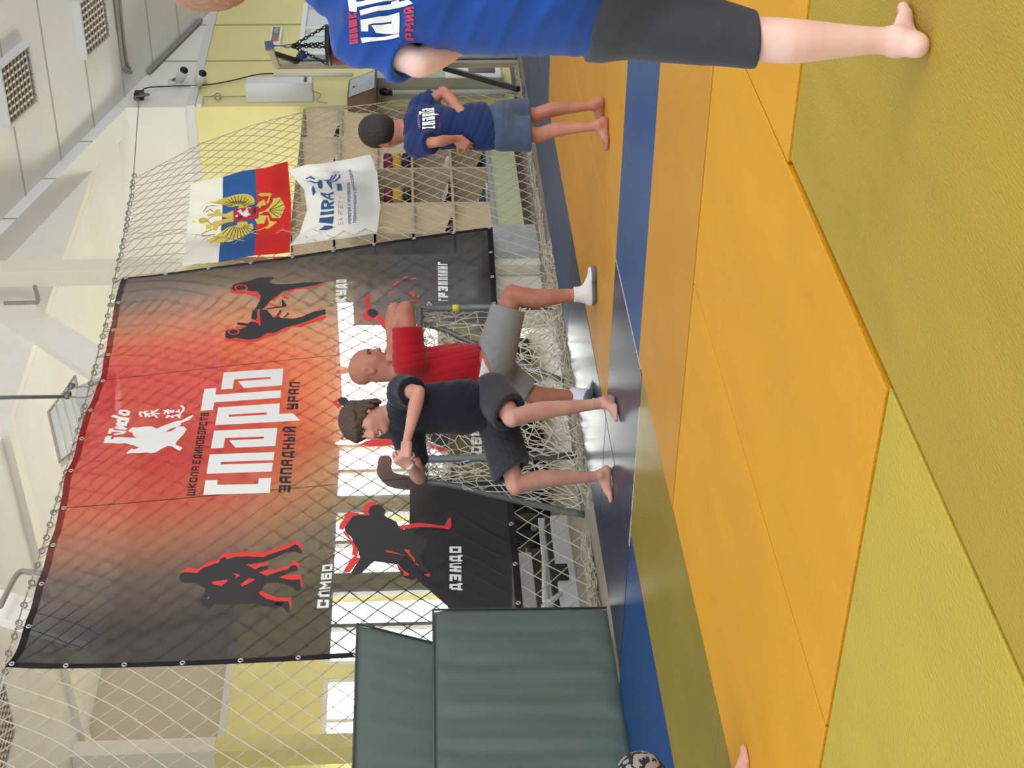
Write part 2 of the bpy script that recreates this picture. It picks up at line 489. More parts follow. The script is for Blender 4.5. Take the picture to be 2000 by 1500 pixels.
M_ban = bpy.data.materials.new('banner_mesh_cloth'); M_ban.use_nodes = True
nt = M_ban.node_tree; N = nt.nodes; L = nt.links
N.remove(N['Principled BSDF'])
tc = N.new('ShaderNodeUVMap'); tc.uv_map = 'print'
sp = N.new('ShaderNodeSeparateXYZ'); L.new(tc.outputs[0], sp.inputs[0])
def math_node(op, a, b=None, c=None):
    n = N.new('ShaderNodeMath'); n.operation = op
    for i, v in enumerate((a, b, c)):
        if v is None: continue
        if isinstance(v, (int, float)): n.inputs[i].default_value = v
        else: L.new(v, n.inputs[i])
    return n.outputs[0]
# printed gradient: a red glow around the middle of the upper half, fading to charcoal at the sides and the foot
dx = math_node('DIVIDE', math_node('SUBTRACT', sp.outputs[0], 0.545), 0.47)
dy = math_node('DIVIDE', math_node('MAXIMUM', math_node('SUBTRACT', sp.outputs[1], 0.22), 0.0), 0.72)
rr = math_node('SQRT', math_node('ADD', math_node('MULTIPLY', dx, dx), math_node('MULTIPLY', dy, dy)))
cr = N.new('ShaderNodeValToRGB'); L.new(rr, cr.inputs[0])
el = cr.color_ramp.elements
el[0].position = 0.28; el[0].color = rgb(214, 50, 52)
el[1].position = 1.0; el[1].color = rgb(47, 45, 52)
e = el.new(0.46); e.color = rgb(216, 74, 58)
e = el.new(0.62); e.color = rgb(182, 104, 84)
e = el.new(0.80); e.color = rgb(100, 82, 82)
# seams and hem
def band(inp, c, w):
    return math_node('LESS_THAN', math_node('ABSOLUTE', math_node('SUBTRACT', inp, c)), w)
seam = math_node('MAXIMUM', band(sp.outputs[0], 0.335, 0.0011), band(sp.outputs[0], 0.672, 0.0011))
hem = math_node('MAXIMUM', math_node('MAXIMUM', math_node('LESS_THAN', sp.outputs[0], 0.009), math_node('GREATER_THAN', sp.outputs[0], 0.991)),
                math_node('MAXIMUM', math_node('LESS_THAN', sp.outputs[1], 0.015), math_node('GREATER_THAN', sp.outputs[1], 0.985)))
mxs = N.new('ShaderNodeMix'); mxs.data_type = 'RGBA'; L.new(seam, mxs.inputs['Factor']); L.new(cr.outputs[0], mxs.inputs['A']); mxs.inputs['B'].default_value = rgb(70, 24, 26)
# the hem is the same print, folded double
hm = N.new('ShaderNodeMix'); hm.data_type = 'RGBA'; hm.blend_type = 'MULTIPLY'; L.new(hem, hm.inputs['Factor']); L.new(mxs.outputs['Result'], hm.inputs['A']); hm.inputs['B'].default_value = (0.35, 0.33, 0.36, 1)
df = N.new('ShaderNodeBsdfDiffuse'); tl = N.new('ShaderNodeBsdfTranslucent'); tp = N.new('ShaderNodeBsdfTransparent')
L.new(hm.outputs['Result'], df.inputs[0])
tcol = N.new('ShaderNodeGamma'); tcol.inputs[1].default_value = 0.75; L.new(hm.outputs['Result'], tcol.inputs[0])
L.new(tcol.outputs[0], tl.inputs[0])
tpc = N.new('ShaderNodeMix'); tpc.data_type = 'RGBA'; tpc.inputs['Factor'].default_value = 0.22; tpc.inputs['A'].default_value = (1, 1, 1, 1); L.new(tcol.outputs[0], tpc.inputs['B'])
L.new(tpc.outputs['Result'], tp.inputs[0])
m1 = N.new('ShaderNodeMixShader'); m1.inputs[0].default_value = 0.72; L.new(df.outputs[0], m1.inputs[1]); L.new(tl.outputs[0], m1.inputs[2])
m2 = N.new('ShaderNodeMixShader'); L.new(math_node('MULTIPLY', math_node('SUBTRACT', 1.0, hem), 0.16), m2.inputs[0]); L.new(m1.outputs[0], m2.inputs[1]); L.new(tp.outputs[0], m2.inputs[2])
gl = N.new('ShaderNodeBsdfGlossy'); gl.inputs['Roughness'].default_value = 0.45
m3_ = N.new('ShaderNodeMixShader'); m3_.inputs[0].default_value = 0.02; L.new(m2.outputs[0], m3_.inputs[1]); L.new(gl.outputs[0], m3_.inputs[2])
L.new(m3_.outputs[0], N['Material Output'].inputs[0])

banner = thing('banner', 'huge red and charcoal martial arts banner with white lettering hanging from the net rope', 'banner', (9.6, YB0, 0.4))
cl = link_mesh('cloth', me, M_ban, banner); cl.location = -Vector(banner.location)

# prints: flat colour shapes lying on the cloth, following its folds
def print_mesh(name, polys, m, parent, surf, off, maxlen=0.09, root_loc=None):
    # polys: list of (outline, [holes]) in surface coordinates
    bm = BM()
    for outline, holes in polys:
        loops = [[Vector((p[0], p[1], 0)) for p in outline]] + [[Vector((p[0], p[1], 0)) for p in h] for h in holes]
        flat = [v for l in loops for v in l]
        vv = [bm.verts.new(v) for v in flat]
        for tri in tessellate_polygon(loops):
            try: bm.faces.new([vv[k] for k in tri])
            except ValueError: pass
    for it in range(5):
        es = [e for e in bm.edges if e.calc_length() > maxlen]
        if not es: break
        bmesh.ops.subdivide_edges(bm, edges=es, cuts=1)
        bmesh.ops.triangulate(bm, faces=bm.faces[:])
    for v in bm.verts: v.co = surf((v.co.x, v.co.y), off)
    bm.normal_update()
    for f in bm.faces[:]:
        if f.normal.dot(surf_out(surf)) < 0: f.normal_flip()
    return part(name, bm, m, parent)
def surf_out(s): return Vector((0, -1, 0))
def crop(x0, y0, k, pts, f=None):
    f = f or ban_px
    return [f(x0 + x * k, y0 + y * k) for x, y in pts]

# condensed block lettering, strokes on a unit cell
G = {
 'С': [[(1, .78), (1, 1), (0, 1), (0, 0), (1, 0), (1, .22)]],
 'А': [[(0, 0), (0, .8), (.25, 1), (1, 1), (1, 0)], [(0, .42), (1, .42)]],
 'М': [[(0, 0), (0, 1), (.5, .45), (1, 1), (1, 0)]],
 'Б': [[(1, 1), (0, 1), (0, 0), (1, 0), (1, .55), (0, .55)]],
 'О': [[(0, 0), (0, 1), (1, 1), (1, 0), (0, 0)]],
 'Д': [[(.15, .08), (.15, .8), (.35, 1), (.85, 1), (.85, .08)], [(0, -.14), (0, .06), (1, .06), (1, -.14)]],
 'З': [[(0, 1), (1, 1), (1, 0), (0, 0)], [(.3, .5), (1, .5)]],
 'Ю': [[(0, 0), (0, 1)], [(0, .5), (.42, .5)], [(.42, 0), (.42, 1), (1, 1), (1, 0), (.42, 0)]],
 'К': [[(0, 0), (0, 1)], [(1, 1), (.12, .5), (1, 0)]],
 'У': [[(0, 1), (0, .48), (1, .48)], [(1, 1), (1, 0), (.05, 0)]],
 'Г': [[(0, 0), (0, 1), (1, 1)]],
 'Р': [[(0, 0), (0, 1), (1, 1), (1, .42), (0, .42)]],
 'Э': [[(0, 1), (1, 1), (1, 0), (0, 0)], [(.35, .5), (1, .5)]],
 'П': [[(0, 0), (0, 1), (1, 1), (1, 0)]],
 'Л': [[(0, 0), (0, .75), (.3, 1), (1, 1), (1, 0)]],
 'И': [[(0, 1), (0, 0), (1, 1), (1, 0)]],
 'Й': [[(0, 1), (0, 0), (1, 1), (1, 0)], [(.3, 1.22), (.7, 1.22)]],
 'Н': [[(0, 0), (0, 1)], [(1, 0), (1, 1)], [(0, .5), (1, .5)]],
 'Ш': [[(0, 1), (0, 0), (1, 0), (1, 1)], [(.5, 0), (.5, 1)]],
 'Е': [[(1, 1), (0, 1), (0, 0), (1, 0)], [(0, .5), (.75, .5)]],
 'Т': [[(0, 1), (1, 1)], [(.5, 1), (.5, 0)]],
 'В': [[(0, 0), (0, 1), (.85, 1), (.85, .55), (0, .55)], [(.85, .5), (1, .5), (1, 0), (0, 0)]],
 'Ы': [[(0, 1), (0, 0), (.55, 0), (.55, .5), (0, .5)], [(1, 0), (1, 1)]],
 'Ч': [[(0, 1), (0, .48), (1, .48)], [(1, 1), (1, 0)]],
 'Я': [[(1, 0), (1, 1), (0, 1), (0, .45), (1, .45)], [(.5, .45), (0, 0)]],
 'Ф': [[(.5, 0), (.5, 1)], [(0, .25), (0, .85), (1, .85), (1, .25), (0, .25)]],
 'Х': [[(0, 0), (1, 1)], [(0, 1), (1, 0)]],
 'M': [[(0, 0), (0, 1), (.5, .35), (1, 1), (1, 0)]],
 'I': [[(.5, 0), (.5, 1)]],
 'R': [[(0, 0), (0, 1), (1, 1), (1, .45), (0, .45)], [(.4, .45), (1, 0)]],
 'A': [[(0, 0), (.5, 1), (1, 0)], [(.2, .35), (.8, .35)]],
 'S': [[(1, 1), (0, 1), (0, .5), (1, .5), (1, 0), (0, 0)]],
 'F': [[(0, 0), (0, 1), (1, 1)], [(0, .5), (.8, .5)]],
 'E': [[(1, 1), (0, 1), (0, 0), (1, 0)], [(0, .5), (.8, .5)]],
 'T': [[(0, 1), (1, 1)], [(.5, 1), (.5, 0)]],
 'Y': [[(0, 1), (.5, .5), (1, 1)], [(.5, .5), (.5, 0)]],
}
def stroke_quads(p, q, w, asp):
    # p, q in cell units; asp = width/height of the cell, w = stroke half width in heights
    a = Vector((p[0] * asp, p[1])); b = Vector((q[0] * asp, q[1]))
    d = (b - a)
    if d.length < 1e-6: return None
    d.normalize(); n = Vector((-d.y, d.x)) * w
    a = a - d * w; b = b + d * w
    return [((v.x) / asp, v.y) for v in (a - n, b - n, b + n, a + n)]
def text_polys(txt, quad, w=0.1, gap=0.28, f=None):
    # quad: bottom-left, bottom-right, top-right, top-left of the whole line (surface coordinates)
    bl, br, tr, tl = [Vector((p[0], p[1], p[2] if len(p) > 2 else 0)) for p in quad]
    Wd = ((br - bl).length + (tr - tl).length) / 2; Ht = ((tl - bl).length + (tr - br).length) / 2
    widths = {'I': .3, 'Ш': 1.35, 'Ю': 1.35, 'М': 1.2, 'Ы': 1.3, 'Ф': 1.2, ' ': .6, 'Д': 1.15, 'M': 1.3}
    tot = sum(widths.get(c, 1.0) for c in txt) + gap * (len(txt) - 1)
    out = []; x = 0
    for c in txt:
        cw = widths.get(c, 1.0)
        asp = cw / tot * Wd / Ht
        for st in G.get(c, []):
            for p, q in zip(st, st[1:]):
                # inset so stroke thickness stays inside the cell
                ix = min(0.45, w / asp); 
                P = (ix + p[0] * (1 - 2 * ix), w + p[1] * (1 - 2 * w)); Q = (ix + q[0] * (1 - 2 * ix), w + q[1] * (1 - 2 * w))
                qd = stroke_quads(P, Q, w, asp)
                if not qd: continue
                o = []
                for u, v in qd:
                    s = (x + u * cw) / tot
                    r = (bl + (br - bl) * s) * (1 - v) + (tl + (tr - tl) * s) * v
                    o.append((r.x, r.y) if f is None else f(r))
                out.append((o, []))
        x += cw + gap
    return out
M_inkw = mat('print_white', rgb(246, 246, 244), 0.6)
M_inkb = mat('print_black', rgb(34, 31, 34), 0.6)
M_inkr = mat('print_red', rgb(238, 62, 58), 0.6)
def line_px(txt, bl, br, tr, tl, w=0.1, gap=0.3):
    return text_polys(txt, [ban_px(*p) for p in (bl, br, tr, tl)], w, gap)

# big word, traced from its six glyphs (frame: crop 350,710 scale 0.18)
K = (350, 710, 0.18)
big = [
    ([(262, 1438), (288, 1292), (420, 1290), (414, 1338), (858, 1328), (866, 1270), (1000, 1266), (984, 1416)], []),
    ([(300, 1226), (334, 1018), (1036, 986), (1024, 1076), (458, 1100), (452, 1128), (1020, 1106), (1006, 1200)], []),
    ([(346, 950), (380, 746), (1066, 714), (1046, 918), (612, 940), (545, 856), (918, 836), (922, 812), (500, 830), (482, 944)], []),
    ([(392, 684), (424, 490), (1094, 452), (1086, 564), (1234, 558), (1318, 634)], [[(538, 592), (950, 570), (954, 546), (542, 568)]]),
    ([(234, 524), (274, 290), (406, 282), (396, 354), (1108, 312), (1100, 392), (382, 436), (368, 518)], []),
    ([(456, 298), (484, 108), (1130, 62), (1118, 258), (704, 286), (640, 210), (994, 186), (998, 162), (598, 188), (582, 292)], []),
]
POL = [(crop(*K, o), [crop(*K, h) for h in hs]) for o, hs in big]
print_mesh('big_word', POL, M_inkw, banner, ban, 0.004)['label'] = 'white block word'
# thrown judo figure, white
K = (190, 780, 0.1)
jd = [(130, 925), (165, 790), (215, 762), (300, 765), (270, 815), (290, 850), (325, 830), (330, 795), (520, 790), (640, 800), (780, 798), (715, 760), (695, 690), (625, 665), (615, 630), (690, 565), (790, 570), (940, 550), (1070, 552), (1155, 600), (1300, 540), (1560, 440), (1640, 440), (1780, 360), (1870, 325), (1875, 345), (1800, 425), (1630, 490), (1645, 525), (1570, 555), (1690, 555), (1750, 610), (1700, 700), (1560, 870), (1535, 920), (1570, 960), (1650, 980), (1665, 1010), (1625, 1060), (1590, 1050), (1460, 970), (1380, 965), (1270, 1020), (1150, 1095), (1060, 1112), (960, 1095), (830, 1110), (680, 1105), (590, 1122), (580, 1100), (680, 1020), (700, 1025), (720, 1045), (800, 1008), (850, 1010), (720, 960), (560, 920), (410, 930), (300, 920)]
hole = [(1330, 675), (1460, 650), (1540, 590), (1545, 570), (1440, 600)]
print_mesh('judo_emblem', [(crop(*K, jd), [crop(*K, hole)])], M_inkw, banner, ban, 0.004)['label'] = 'white figure of a thrower'
def pen(K, lines, w):
    out = []
    for ln in lines:
        P = [Vector(p) for p in crop(*K, ln)]
        for a, b in zip(P, P[1:]):
            d = (b - a)
            if d.length < 1e-6: continue
            d.normalize(); n = Vector((-d.y, d.x)) * w
            a2 = a - d * w * .6; b2 = b + d * w * .6
            out.append(([tuple(a2 - n), tuple(b2 - n), tuple(b2 + n), tuple(a2 + n)], []))
    return out
script = [[(245, 690), (265, 605), (300, 600)], [(270, 640), (420, 650), (540, 665), (500, 700), (350, 722)],
          [(365, 560), (460, 590), (550, 600), (520, 580), (390, 492), (560, 520)],
          [(430, 480), (560, 480), (590, 430), (540, 410), (420, 420), (430, 470)], [(310, 348), (450, 385), (605, 405)],
          [(460, 250), (450, 290), (530, 330), (600, 320), (615, 270), (560, 245), (470, 245)]]
print_mesh('script_word', pen(K, script, 0.013), M_inkw, banner, ban, 0.004)
kan = [[(865, 355), (832, 310), (850, 265), (945, 300), (1035, 360)], [(985, 250), (940, 255), (950, 360)], [(940, 300), (1030, 305)], [(1065, 240), (1085, 340)], [(1190, 215), (1085, 280), (1165, 375)], [(1150, 290), (1210, 300)],
       [(1305, 235), (1375, 235), (1395, 295)], [(1385, 215), (1310, 295)], [(1430, 230), (1440, 270)], [(1490, 230), (1480, 270)], [(1545, 265), (1560, 250)], [(1595, 220), (1590, 265)], [(1640, 140), (1690, 190), (1680, 240), (1610, 300), (1605, 380), (1570, 330)], [(1360, 375), (1380, 335), (1410, 345), (1360, 375)], [(1445, 350), (1480, 375)], [(1460, 350), (1560, 325)]]
print_mesh('brush_characters', pen(K, kan, 0.008), M_inkw, banner, ban, 0.004)

for wd in (
    line_px('ШКОЛА', (381, 970), (390, 917), (376, 917), (364, 970), 0.11),
    line_px('ЕДИНОБОРСТВ', (392, 912), (409, 808), (393, 808), (376, 912), 0.11),
    line_px('ЗАПАДНЫЙ', (567, 964), (579, 836), (556, 836), (544, 964), 0.12),
    line_px('УРАЛ', (582, 803), (586, 750), (566, 750), (560, 803), 0.12)):
    print_mesh('black_word', wd, M_inkb, banner, ban, 0.004)
for wd in (
    line_px('САМБО', (642, 1187), (650, 1098), (630, 1100), (619, 1188), 0.13),
    line_px('ДЗЮДО', (901, 1153), (901, 1062), (878, 1062), (878, 1153), 0.13),
    line_px('КУДО', (676, 583), (677, 548), (657, 549), (655, 584), 0.13),
    line_px('ГРЭППЛИНГ', (875, 581), (874, 511), (855, 511), (856, 581), 0.13, 0.32),
    line_px('ОБЩ'.replace('Щ', 'Ш'), (941, 886), (941, 836), (920, 836), (920, 886), 0.13)):
    print_mesh('white_word', wd, M_inkw, banner, ban, 0.004)

# pairs of fighters: red offset shadow with the charcoal pair over it

def flush(red, blk, rtop):
    if red: print_mesh('red_shadow', red, M_inkr, banner, ban, 0.003)
    if blk: print_mesh('fighters_silhouette', blk, M_inkc, banner, ban, 0.004)
    for q in rtop: print_mesh('red_highlight', [q], M_inkr, banner, ban, 0.005)
    red.clear(); blk.clear(); rtop.clear()
M_inkc = mat('print_charcoal', rgb(50, 47, 49), 0.6)
red = []; blk = []
K = (340, 1040, 0.14)
sambo = [(70, 620), (85, 570), (150, 538), (240, 545), (310, 556), (410, 475), (560, 420), (625, 400), (640, 345), (700, 320), (730, 330), (725, 355), (860, 315), (1000, 308), (1240, 318), (1340, 272), (1480, 228), (1580, 190), (1690, 130), (1720, 145), (1785, 225), (1780, 272), (1690, 235), (1560, 245), (1440, 310), (1300, 370), (1150, 405), (1015, 420), (1020, 440), (1130, 498), (1190, 465), (1280, 450), (1305, 480), (1290, 500), (1180, 540), (1290, 590), (1400, 545), (1590, 490), (1640, 435), (1690, 430), (1735, 490), (1720, 510), (1590, 550), (1470, 610), (1480, 625), (1640, 650), (1755, 640), (1775, 770), (1740, 830), (1700, 810), (1620, 735), (1500, 700), (1300, 682), (1250, 740), (1225, 800), (1170, 835), (1290, 920), (1420, 970), (1600, 990), (1615, 1060), (1590, 1130), (1560, 1110), (1530, 1055), (1360, 1070), (1230, 1040), (1090, 995), (1000, 995), (900, 965), (790, 975), (640, 1005), (560, 990), (470, 1015), (400, 1025), (368, 1000), (375, 920), (420, 850), (440, 780), (350, 720), (330, 685), (240, 690), (170, 700), (95, 670)]
blk.append((crop(*K, sambo), []))
for r in ([(100, 560), (110, 520), (200, 475), (330, 495), (460, 400), (620, 350), (640, 310), (680, 262), (765, 258), (770, 285), (860, 250), (980, 240), (1240, 255), (1340, 210), (1480, 165), (1620, 120), (1690, 68), (1735, 90), (1805, 190), (1790, 215), (1690, 130), (1580, 190), (1480, 228), (1340, 272), (1240, 318), (1000, 308), (860, 315), (735, 350), (640, 345), (625, 400), (560, 420), (410, 475), (310, 556), (240, 545), (150, 538)],
          [(1015, 425), (1150, 415), (1310, 388), (1330, 425), (1200, 455), (1130, 500)], [(1180, 540), (1240, 508), (1400, 500), (1620, 430), (1660, 365), (1700, 365), (1760, 440), (1740, 455), (1690, 430), (1640, 435), (1590, 490), (1400, 545), (1290, 590)],
          [(1465, 615), (1550, 570), (1640, 575), (1770, 565), (1785, 680), (1800, 715), (1780, 765), (1755, 720), (1755, 640), (1640, 650)], [(1170, 835), (1210, 795), (1290, 840), (1440, 910), (1630, 915), (1640, 1000), (1625, 1080), (1600, 990), (1420, 970), (1290, 920)]):
    red.append((crop(*K, r), []))
redtop = [[(525, 680), (640, 665), (730, 645), (750, 670), (660, 740), (535, 715)], [(815, 552), (925, 580), (850, 640), (865, 595)], [(925, 715), (1040, 628), (1135, 645), (1010, 720), (950, 745)], [(458, 918), (490, 880), (488, 910), (470, 925)]]
rtop = [(crop(*K, r), []) for r in redtop]
flush(red, blk, rtop)
K = (640, 960, 0.14)
judo2 = [(300, 390), (350, 330), (440, 310), (590, 320), (565, 270), (600, 205), (700, 175), (760, 210), (800, 250), (810, 290), (780, 310), (830, 345), (960, 400), (980, 440), (1060, 500), (1250, 430), (1400, 460), (1620, 465), (1690, 400), (1700, 470), (1640, 500), (1500, 480), (1320, 480), (1200, 520), (1200, 560), (1330, 590), (1385, 640), (1380, 750), (1300, 840), (1280, 880), (1330, 1000), (1420, 1150), (1350, 1170), (1220, 980), (1100, 860), (970, 980), (1060, 1110), (1050, 1190), (960, 990), (640, 940), (540, 1050), (460, 1130), (310, 1135), (450, 900), (420, 780), (330, 610), (240, 520), (230, 470)]
blk.append((crop(*K, judo2), []))
for r in ([(155, 470), (175, 420), (225, 370), (235, 320), (300, 280), (430, 285), (440, 305), (500, 300), (520, 280), (490, 215), (520, 175), (600, 145), (690, 155), (680, 185), (600, 205), (565, 270), (600, 315), (520, 340), (490, 320), (350, 330), (300, 390), (235, 460), (220, 510), (160, 490)],
          [(205, 540), (225, 522), (290, 545), (295, 580), (350, 660), (425, 745), (420, 830), (405, 880), (455, 890), (400, 980), (300, 1110), (210, 1108), (250, 1030), (330, 900), (375, 860), (335, 850), (350, 740), (300, 640)]):
    red.append((crop(*K, r), []))
for r in ([(975, 460), (1060, 445), (1250, 415), (1420, 430), (1560, 450), (1630, 455), (1690, 350), (1720, 355), (1725, 470), (1680, 505), (1630, 490), (1490, 475), (1290, 470), (1100, 490), (1040, 500)], [(805, 795), (830, 782), (960, 820), (1080, 860), (960, 835), (820, 812)], [(1060, 775), (1140, 775), (1150, 830), (1215, 915), (1215, 960), (1140, 860)], [(1215, 975), (1240, 970), (1275, 1005), (1235, 1000)], [(960, 990), (985, 990), (1060, 1080), (1130, 1150), (1130, 1195), (1060, 1195), (1060, 1110)], [(1345, 1168), (1430, 1150), (1425, 1185), (1395, 1190)]):
    rtop.append((crop(*K, r), []))
flush(red, blk, rtop)
K = (420, 530, 0.12)
kudo_a = [(280, 300), (310, 250), (460, 210), (520, 205), (680, 125), (790, 105), (940, 110), (955, 140), (880, 190), (930, 235), (1000, 245), (1250, 240), (1420, 215), (1700, 200), (1780, 205), (1640, 260), (1330, 300), (1110, 345), (920, 440), (870, 465), (770, 590), (640, 605), (690, 500), (750, 405), (690, 355), (540, 350), (520, 320), (460, 335), (330, 345), (290, 335)]
kudo_b = [(160, 1000), (170, 930), (220, 905), (390, 905), (410, 910), (510, 860), (550, 800), (600, 785), (700, 815), (720, 860), (740, 840), (720, 600), (840, 605), (950, 730), (1010, 710), (1100, 740), (1280, 745), (1420, 715), (1600, 640), (1740, 615), (1790, 605), (1805, 680), (1700, 710), (1500, 790), (1350, 830), (1120, 890), (960, 970), (850, 965), (720, 1050), (560, 1075), (440, 1060), (340, 1040), (240, 1060), (170, 1040)]
kudo_c = [(585, 740), (610, 610), (690, 605), (690, 700), (670, 765), (610, 760)]
kudo_d = [(345, 830), (370, 800), (450, 805), (550, 820), (510, 850), (400, 848)]
kudo_e = [(770, 600), (1000, 535), (1090, 520), (1080, 430), (1110, 440), (1170, 520), (1120, 550), (950, 580)]
for q in (kudo_a, kudo_b, kudo_c, kudo_d, kudo_e, [(1000, 700), (1060, 605), (1090, 625), (1000, 730)], [(1100, 735), (1190, 650), (1205, 675), (1130, 735)]): blk.append((crop(*K, q), []))
for r in ([(262, 345), (290, 335), (460, 340), (520, 350), (540, 350), (690, 355), (750, 405), (725, 435), (660, 400), (530, 395), (500, 365), (430, 385), (330, 385), (270, 380)], [(1100, 345), (1160, 318), (1320, 295), (1640, 270), (1670, 235), (1780, 215), (1770, 240), (1660, 290), (1330, 320), (1200, 350)], [(920, 440), (1070, 355), (1100, 365), (960, 455)], [(1080, 370), (1200, 410), (1190, 438), (1100, 410)], [(870, 465), (985, 520), (960, 535), (870, 495), (780, 600), (760, 598)], [(145, 1050), (170, 1040), (240, 1060), (340, 1040), (440, 1065), (560, 1078), (720, 1052), (850, 968), (960, 972), (1120, 892), (1350, 832), (1500, 792), (1700, 712), (1800, 695), (1805, 735), (1600, 800), (1400, 880), (1280, 870), (1120, 915), (960, 1020), (860, 1020), (700, 1095), (560, 1122), (430, 1110), (330, 1085), (170, 1110)], [(330, 855), (400, 860), (520, 858), (450, 895), (335, 880)], [(700, 615), (720, 615), (740, 840), (720, 885), (680, 885), (700, 820), (640, 790), (690, 730)], [(1010, 705), (1060, 655), (1090, 665), (1050, 715)], [(1100, 770), (1150, 735), (1205, 715), (1200, 735)]):
    red.append((crop(*K, r), []))
rings_ = []
for c, a in (((430, 310), 95), ((300, 945), 85)):
    ringp = [(c[0] + a * math.cos(t * .4), c[1] + a * .48 * math.sin(t * .4)) for t in range(17)]
    rtop.append((sum([pen(K, [ringp], 0.006)], [])[0][0], [])) if False else rings_.append(pen(K, [ringp], 0.006))
flush(red, blk, rtop)
for q in rings_: print_mesh('red_visor_ring', q, M_inkr, banner, ban, 0.005)
K = (680, 500, 0.11)
for r in ([(295, 720), (310, 685), (370, 655), (415, 655), (380, 690), (385, 800), (405, 890), (370, 930), (335, 990), (360, 1040), (430, 1075), (480, 1070), (440, 1125), (330, 1145), (280, 1090), (260, 1040), (290, 980), (330, 940), (315, 890), (305, 800)], [(495, 1085), (540, 1010), (570, 1015), (590, 1070), (720, 1210), (750, 1290), (660, 1290), (560, 1180)], [(775, 560), (810, 515), (870, 480), (960, 420), (1020, 370), (1060, 365), (1040, 400), (930, 450), (850, 530)], [(1085, 430), (1130, 405), (1190, 385), (1225, 410), (1190, 425)], [(690, 640), (730, 615), (820, 605), (770, 630)], [(1080, 632), (1130, 610), (1185, 605), (1190, 650), (1160, 670), (1120, 640)], [(1220, 680), (1240, 635), (1265, 665)], [(980, 765), (1050, 735), (1250, 695), (1240, 712), (1060, 768)]):
    rtop.append((crop(*K, r), []))
blk.append((crop(*K, [(335, 990), (370, 930), (470, 930), (545, 1010), (480, 1070), (430, 1075), (360, 1040)]), []))
flush(red, blk, rtop)
# fragments of the middle pair seen around the boy's head and arm
K = (650, 760, 0.1333)
rtop += [(crop(*K, r), []) for r in ([(5, 210), (60, 185), (75, 240), (120, 280), (90, 320), (20, 260)], [(400, 830), (560, 760), (780, 745), (900, 760), (920, 830), (780, 850), (520, 860)], [(1290, 745), (1340, 745), (1500, 840), (1690, 900), (1690, 940), (1590, 940), (1400, 860)])]
blk += [(crop(*K, r), []) for r in ([(70, 190), (120, 150), (200, 160), (240, 210), (180, 280), (110, 270)], [(520, 740), (900, 480), (1300, 500), (1700, 700), (1690, 890), (1340, 745), (900, 755)])]
flush(red, blk, rtop)

# eyelets in the hem
M_eye = mat('eyelet_steel', rgb(214, 214, 212), 0.3, 0.8)
def eyelet(p):
    bm = BM(); c = ban(p, 0.004)
    ringmesh(bm, c, (0, -1, 0), 0.013, 0.005, 12, 6)
    part('eyelet', bm, M_eye, banner, True)
EY_TOP = [i / 12 for i in range(13)]
for s in EY_TOP: eyelet(ban_st(min(.995, max(.005, s)), 0.010))
for t in [i / 9 for i in range(1, 9)]:
    eyelet(ban_st(0.0045, t)); eyelet(ban_st(0.9955, t))
for s in [i / 13 for i in range(1, 14)]: eyelet(ban_st(s - .003, 0.991))

# ================================================================== net, rope, rings
M_net = mat('net_cord', rgb(196, 186, 166), 0.85)
M_rope = mat('rope_grey', rgb(150, 145, 134), 0.7)
YN = 6.885
ring_px = [(8, 1312), (15, 1276), (26, 1243), (35, 1217), (45, 1182), (60, 1138), (71, 1104), (80, 1076), (89, 1050), (96, 1025), (103, 1001), (112, 975), (120, 946), (127, 923), (136, 891), (151, 841), (157, 820), (164, 794), (176, 749), (182, 728), (185, 716), (195, 677), (199, 657), (205, 636), (209, 617), (214, 596), (217, 580), (223, 547), (228, 526), (231, 509), (235, 498), (237, 482), (240, 470), (244, 450), (246, 440), (247, 428), (249, 416), (252, 398), (256, 383), (257, 366), (258, 356), (261, 343)]
rope_pts = [on_y(px, py, YN) for px, py in reversed(ring_px)]
hook = on_y(272, 186, 7.16)
rope_line = [hook] + rope_pts + [Vector((6.0, YN, 3.62)), Vector((4.6, YN, 3.66))]
bm = BM(); tube(bm, rope_line, 0.0045, 6)
o = obj('net_rope', bm, M_rope, None, True); tag(o, 'thin grey rope the net and banner hang from, tied to the right-hand wall', 'rope')
M_ring = mat('ring_grey_plastic', rgb(124, 120, 108), 0.5)
bm = BM(); ringmesh(bm, (0, 0, 0), (-0.8, -0.58, 0.1), 0.019, 0.0048, 16, 6)
ring0 = obj('rope_ring', bm, M_ring, None, True)
ring0.location = rope_pts[0] - Vector((0, 0, 0.006))
tag(ring0, 'small grey ring threaded on the rope along the upper edge of net and banner', 'ring', 'rings on the net rope')
for p in rope_pts[1:]:
    c = ring0.copy(); COL.objects.link(c); c.location = p - Vector((0, 0, 0.006)); c.rotation_euler = (0, random.uniform(-.3, .3), random.uniform(-.5, .5))
# ties from the banner hem to the rope
xs_r = [p.x for p in rope_pts]; order = np.argsort(xs_r)
def rope_z(x):
    return float(np.interp(x, np.array(xs_r)[order], np.array([p.z for p in rope_pts])[order]))
for k, s in enumerate(EY_TOP):
    p = ban_st(min(.995, max(.005, s)), 0.010); a = ban(p, 0.006)
    b = Vector((p[0] + 0.01, YN, rope_z(p[0])))
    bm = BM(); tube(bm, [a, a + (b - a) * .5 + Vector((0.004, -.006, 0)), b + Vector((0, -.006, .006)), b + Vector((0, .006, .004)), a + Vector((0.01, .02, .03))], 0.0028, 5)
    t_ = obj('cable_tie', bm, M_ring, None, True)
    tag(t_, 'small tie holding the banner hem up to the net rope', 'cable tie', 'ties between banner and rope')

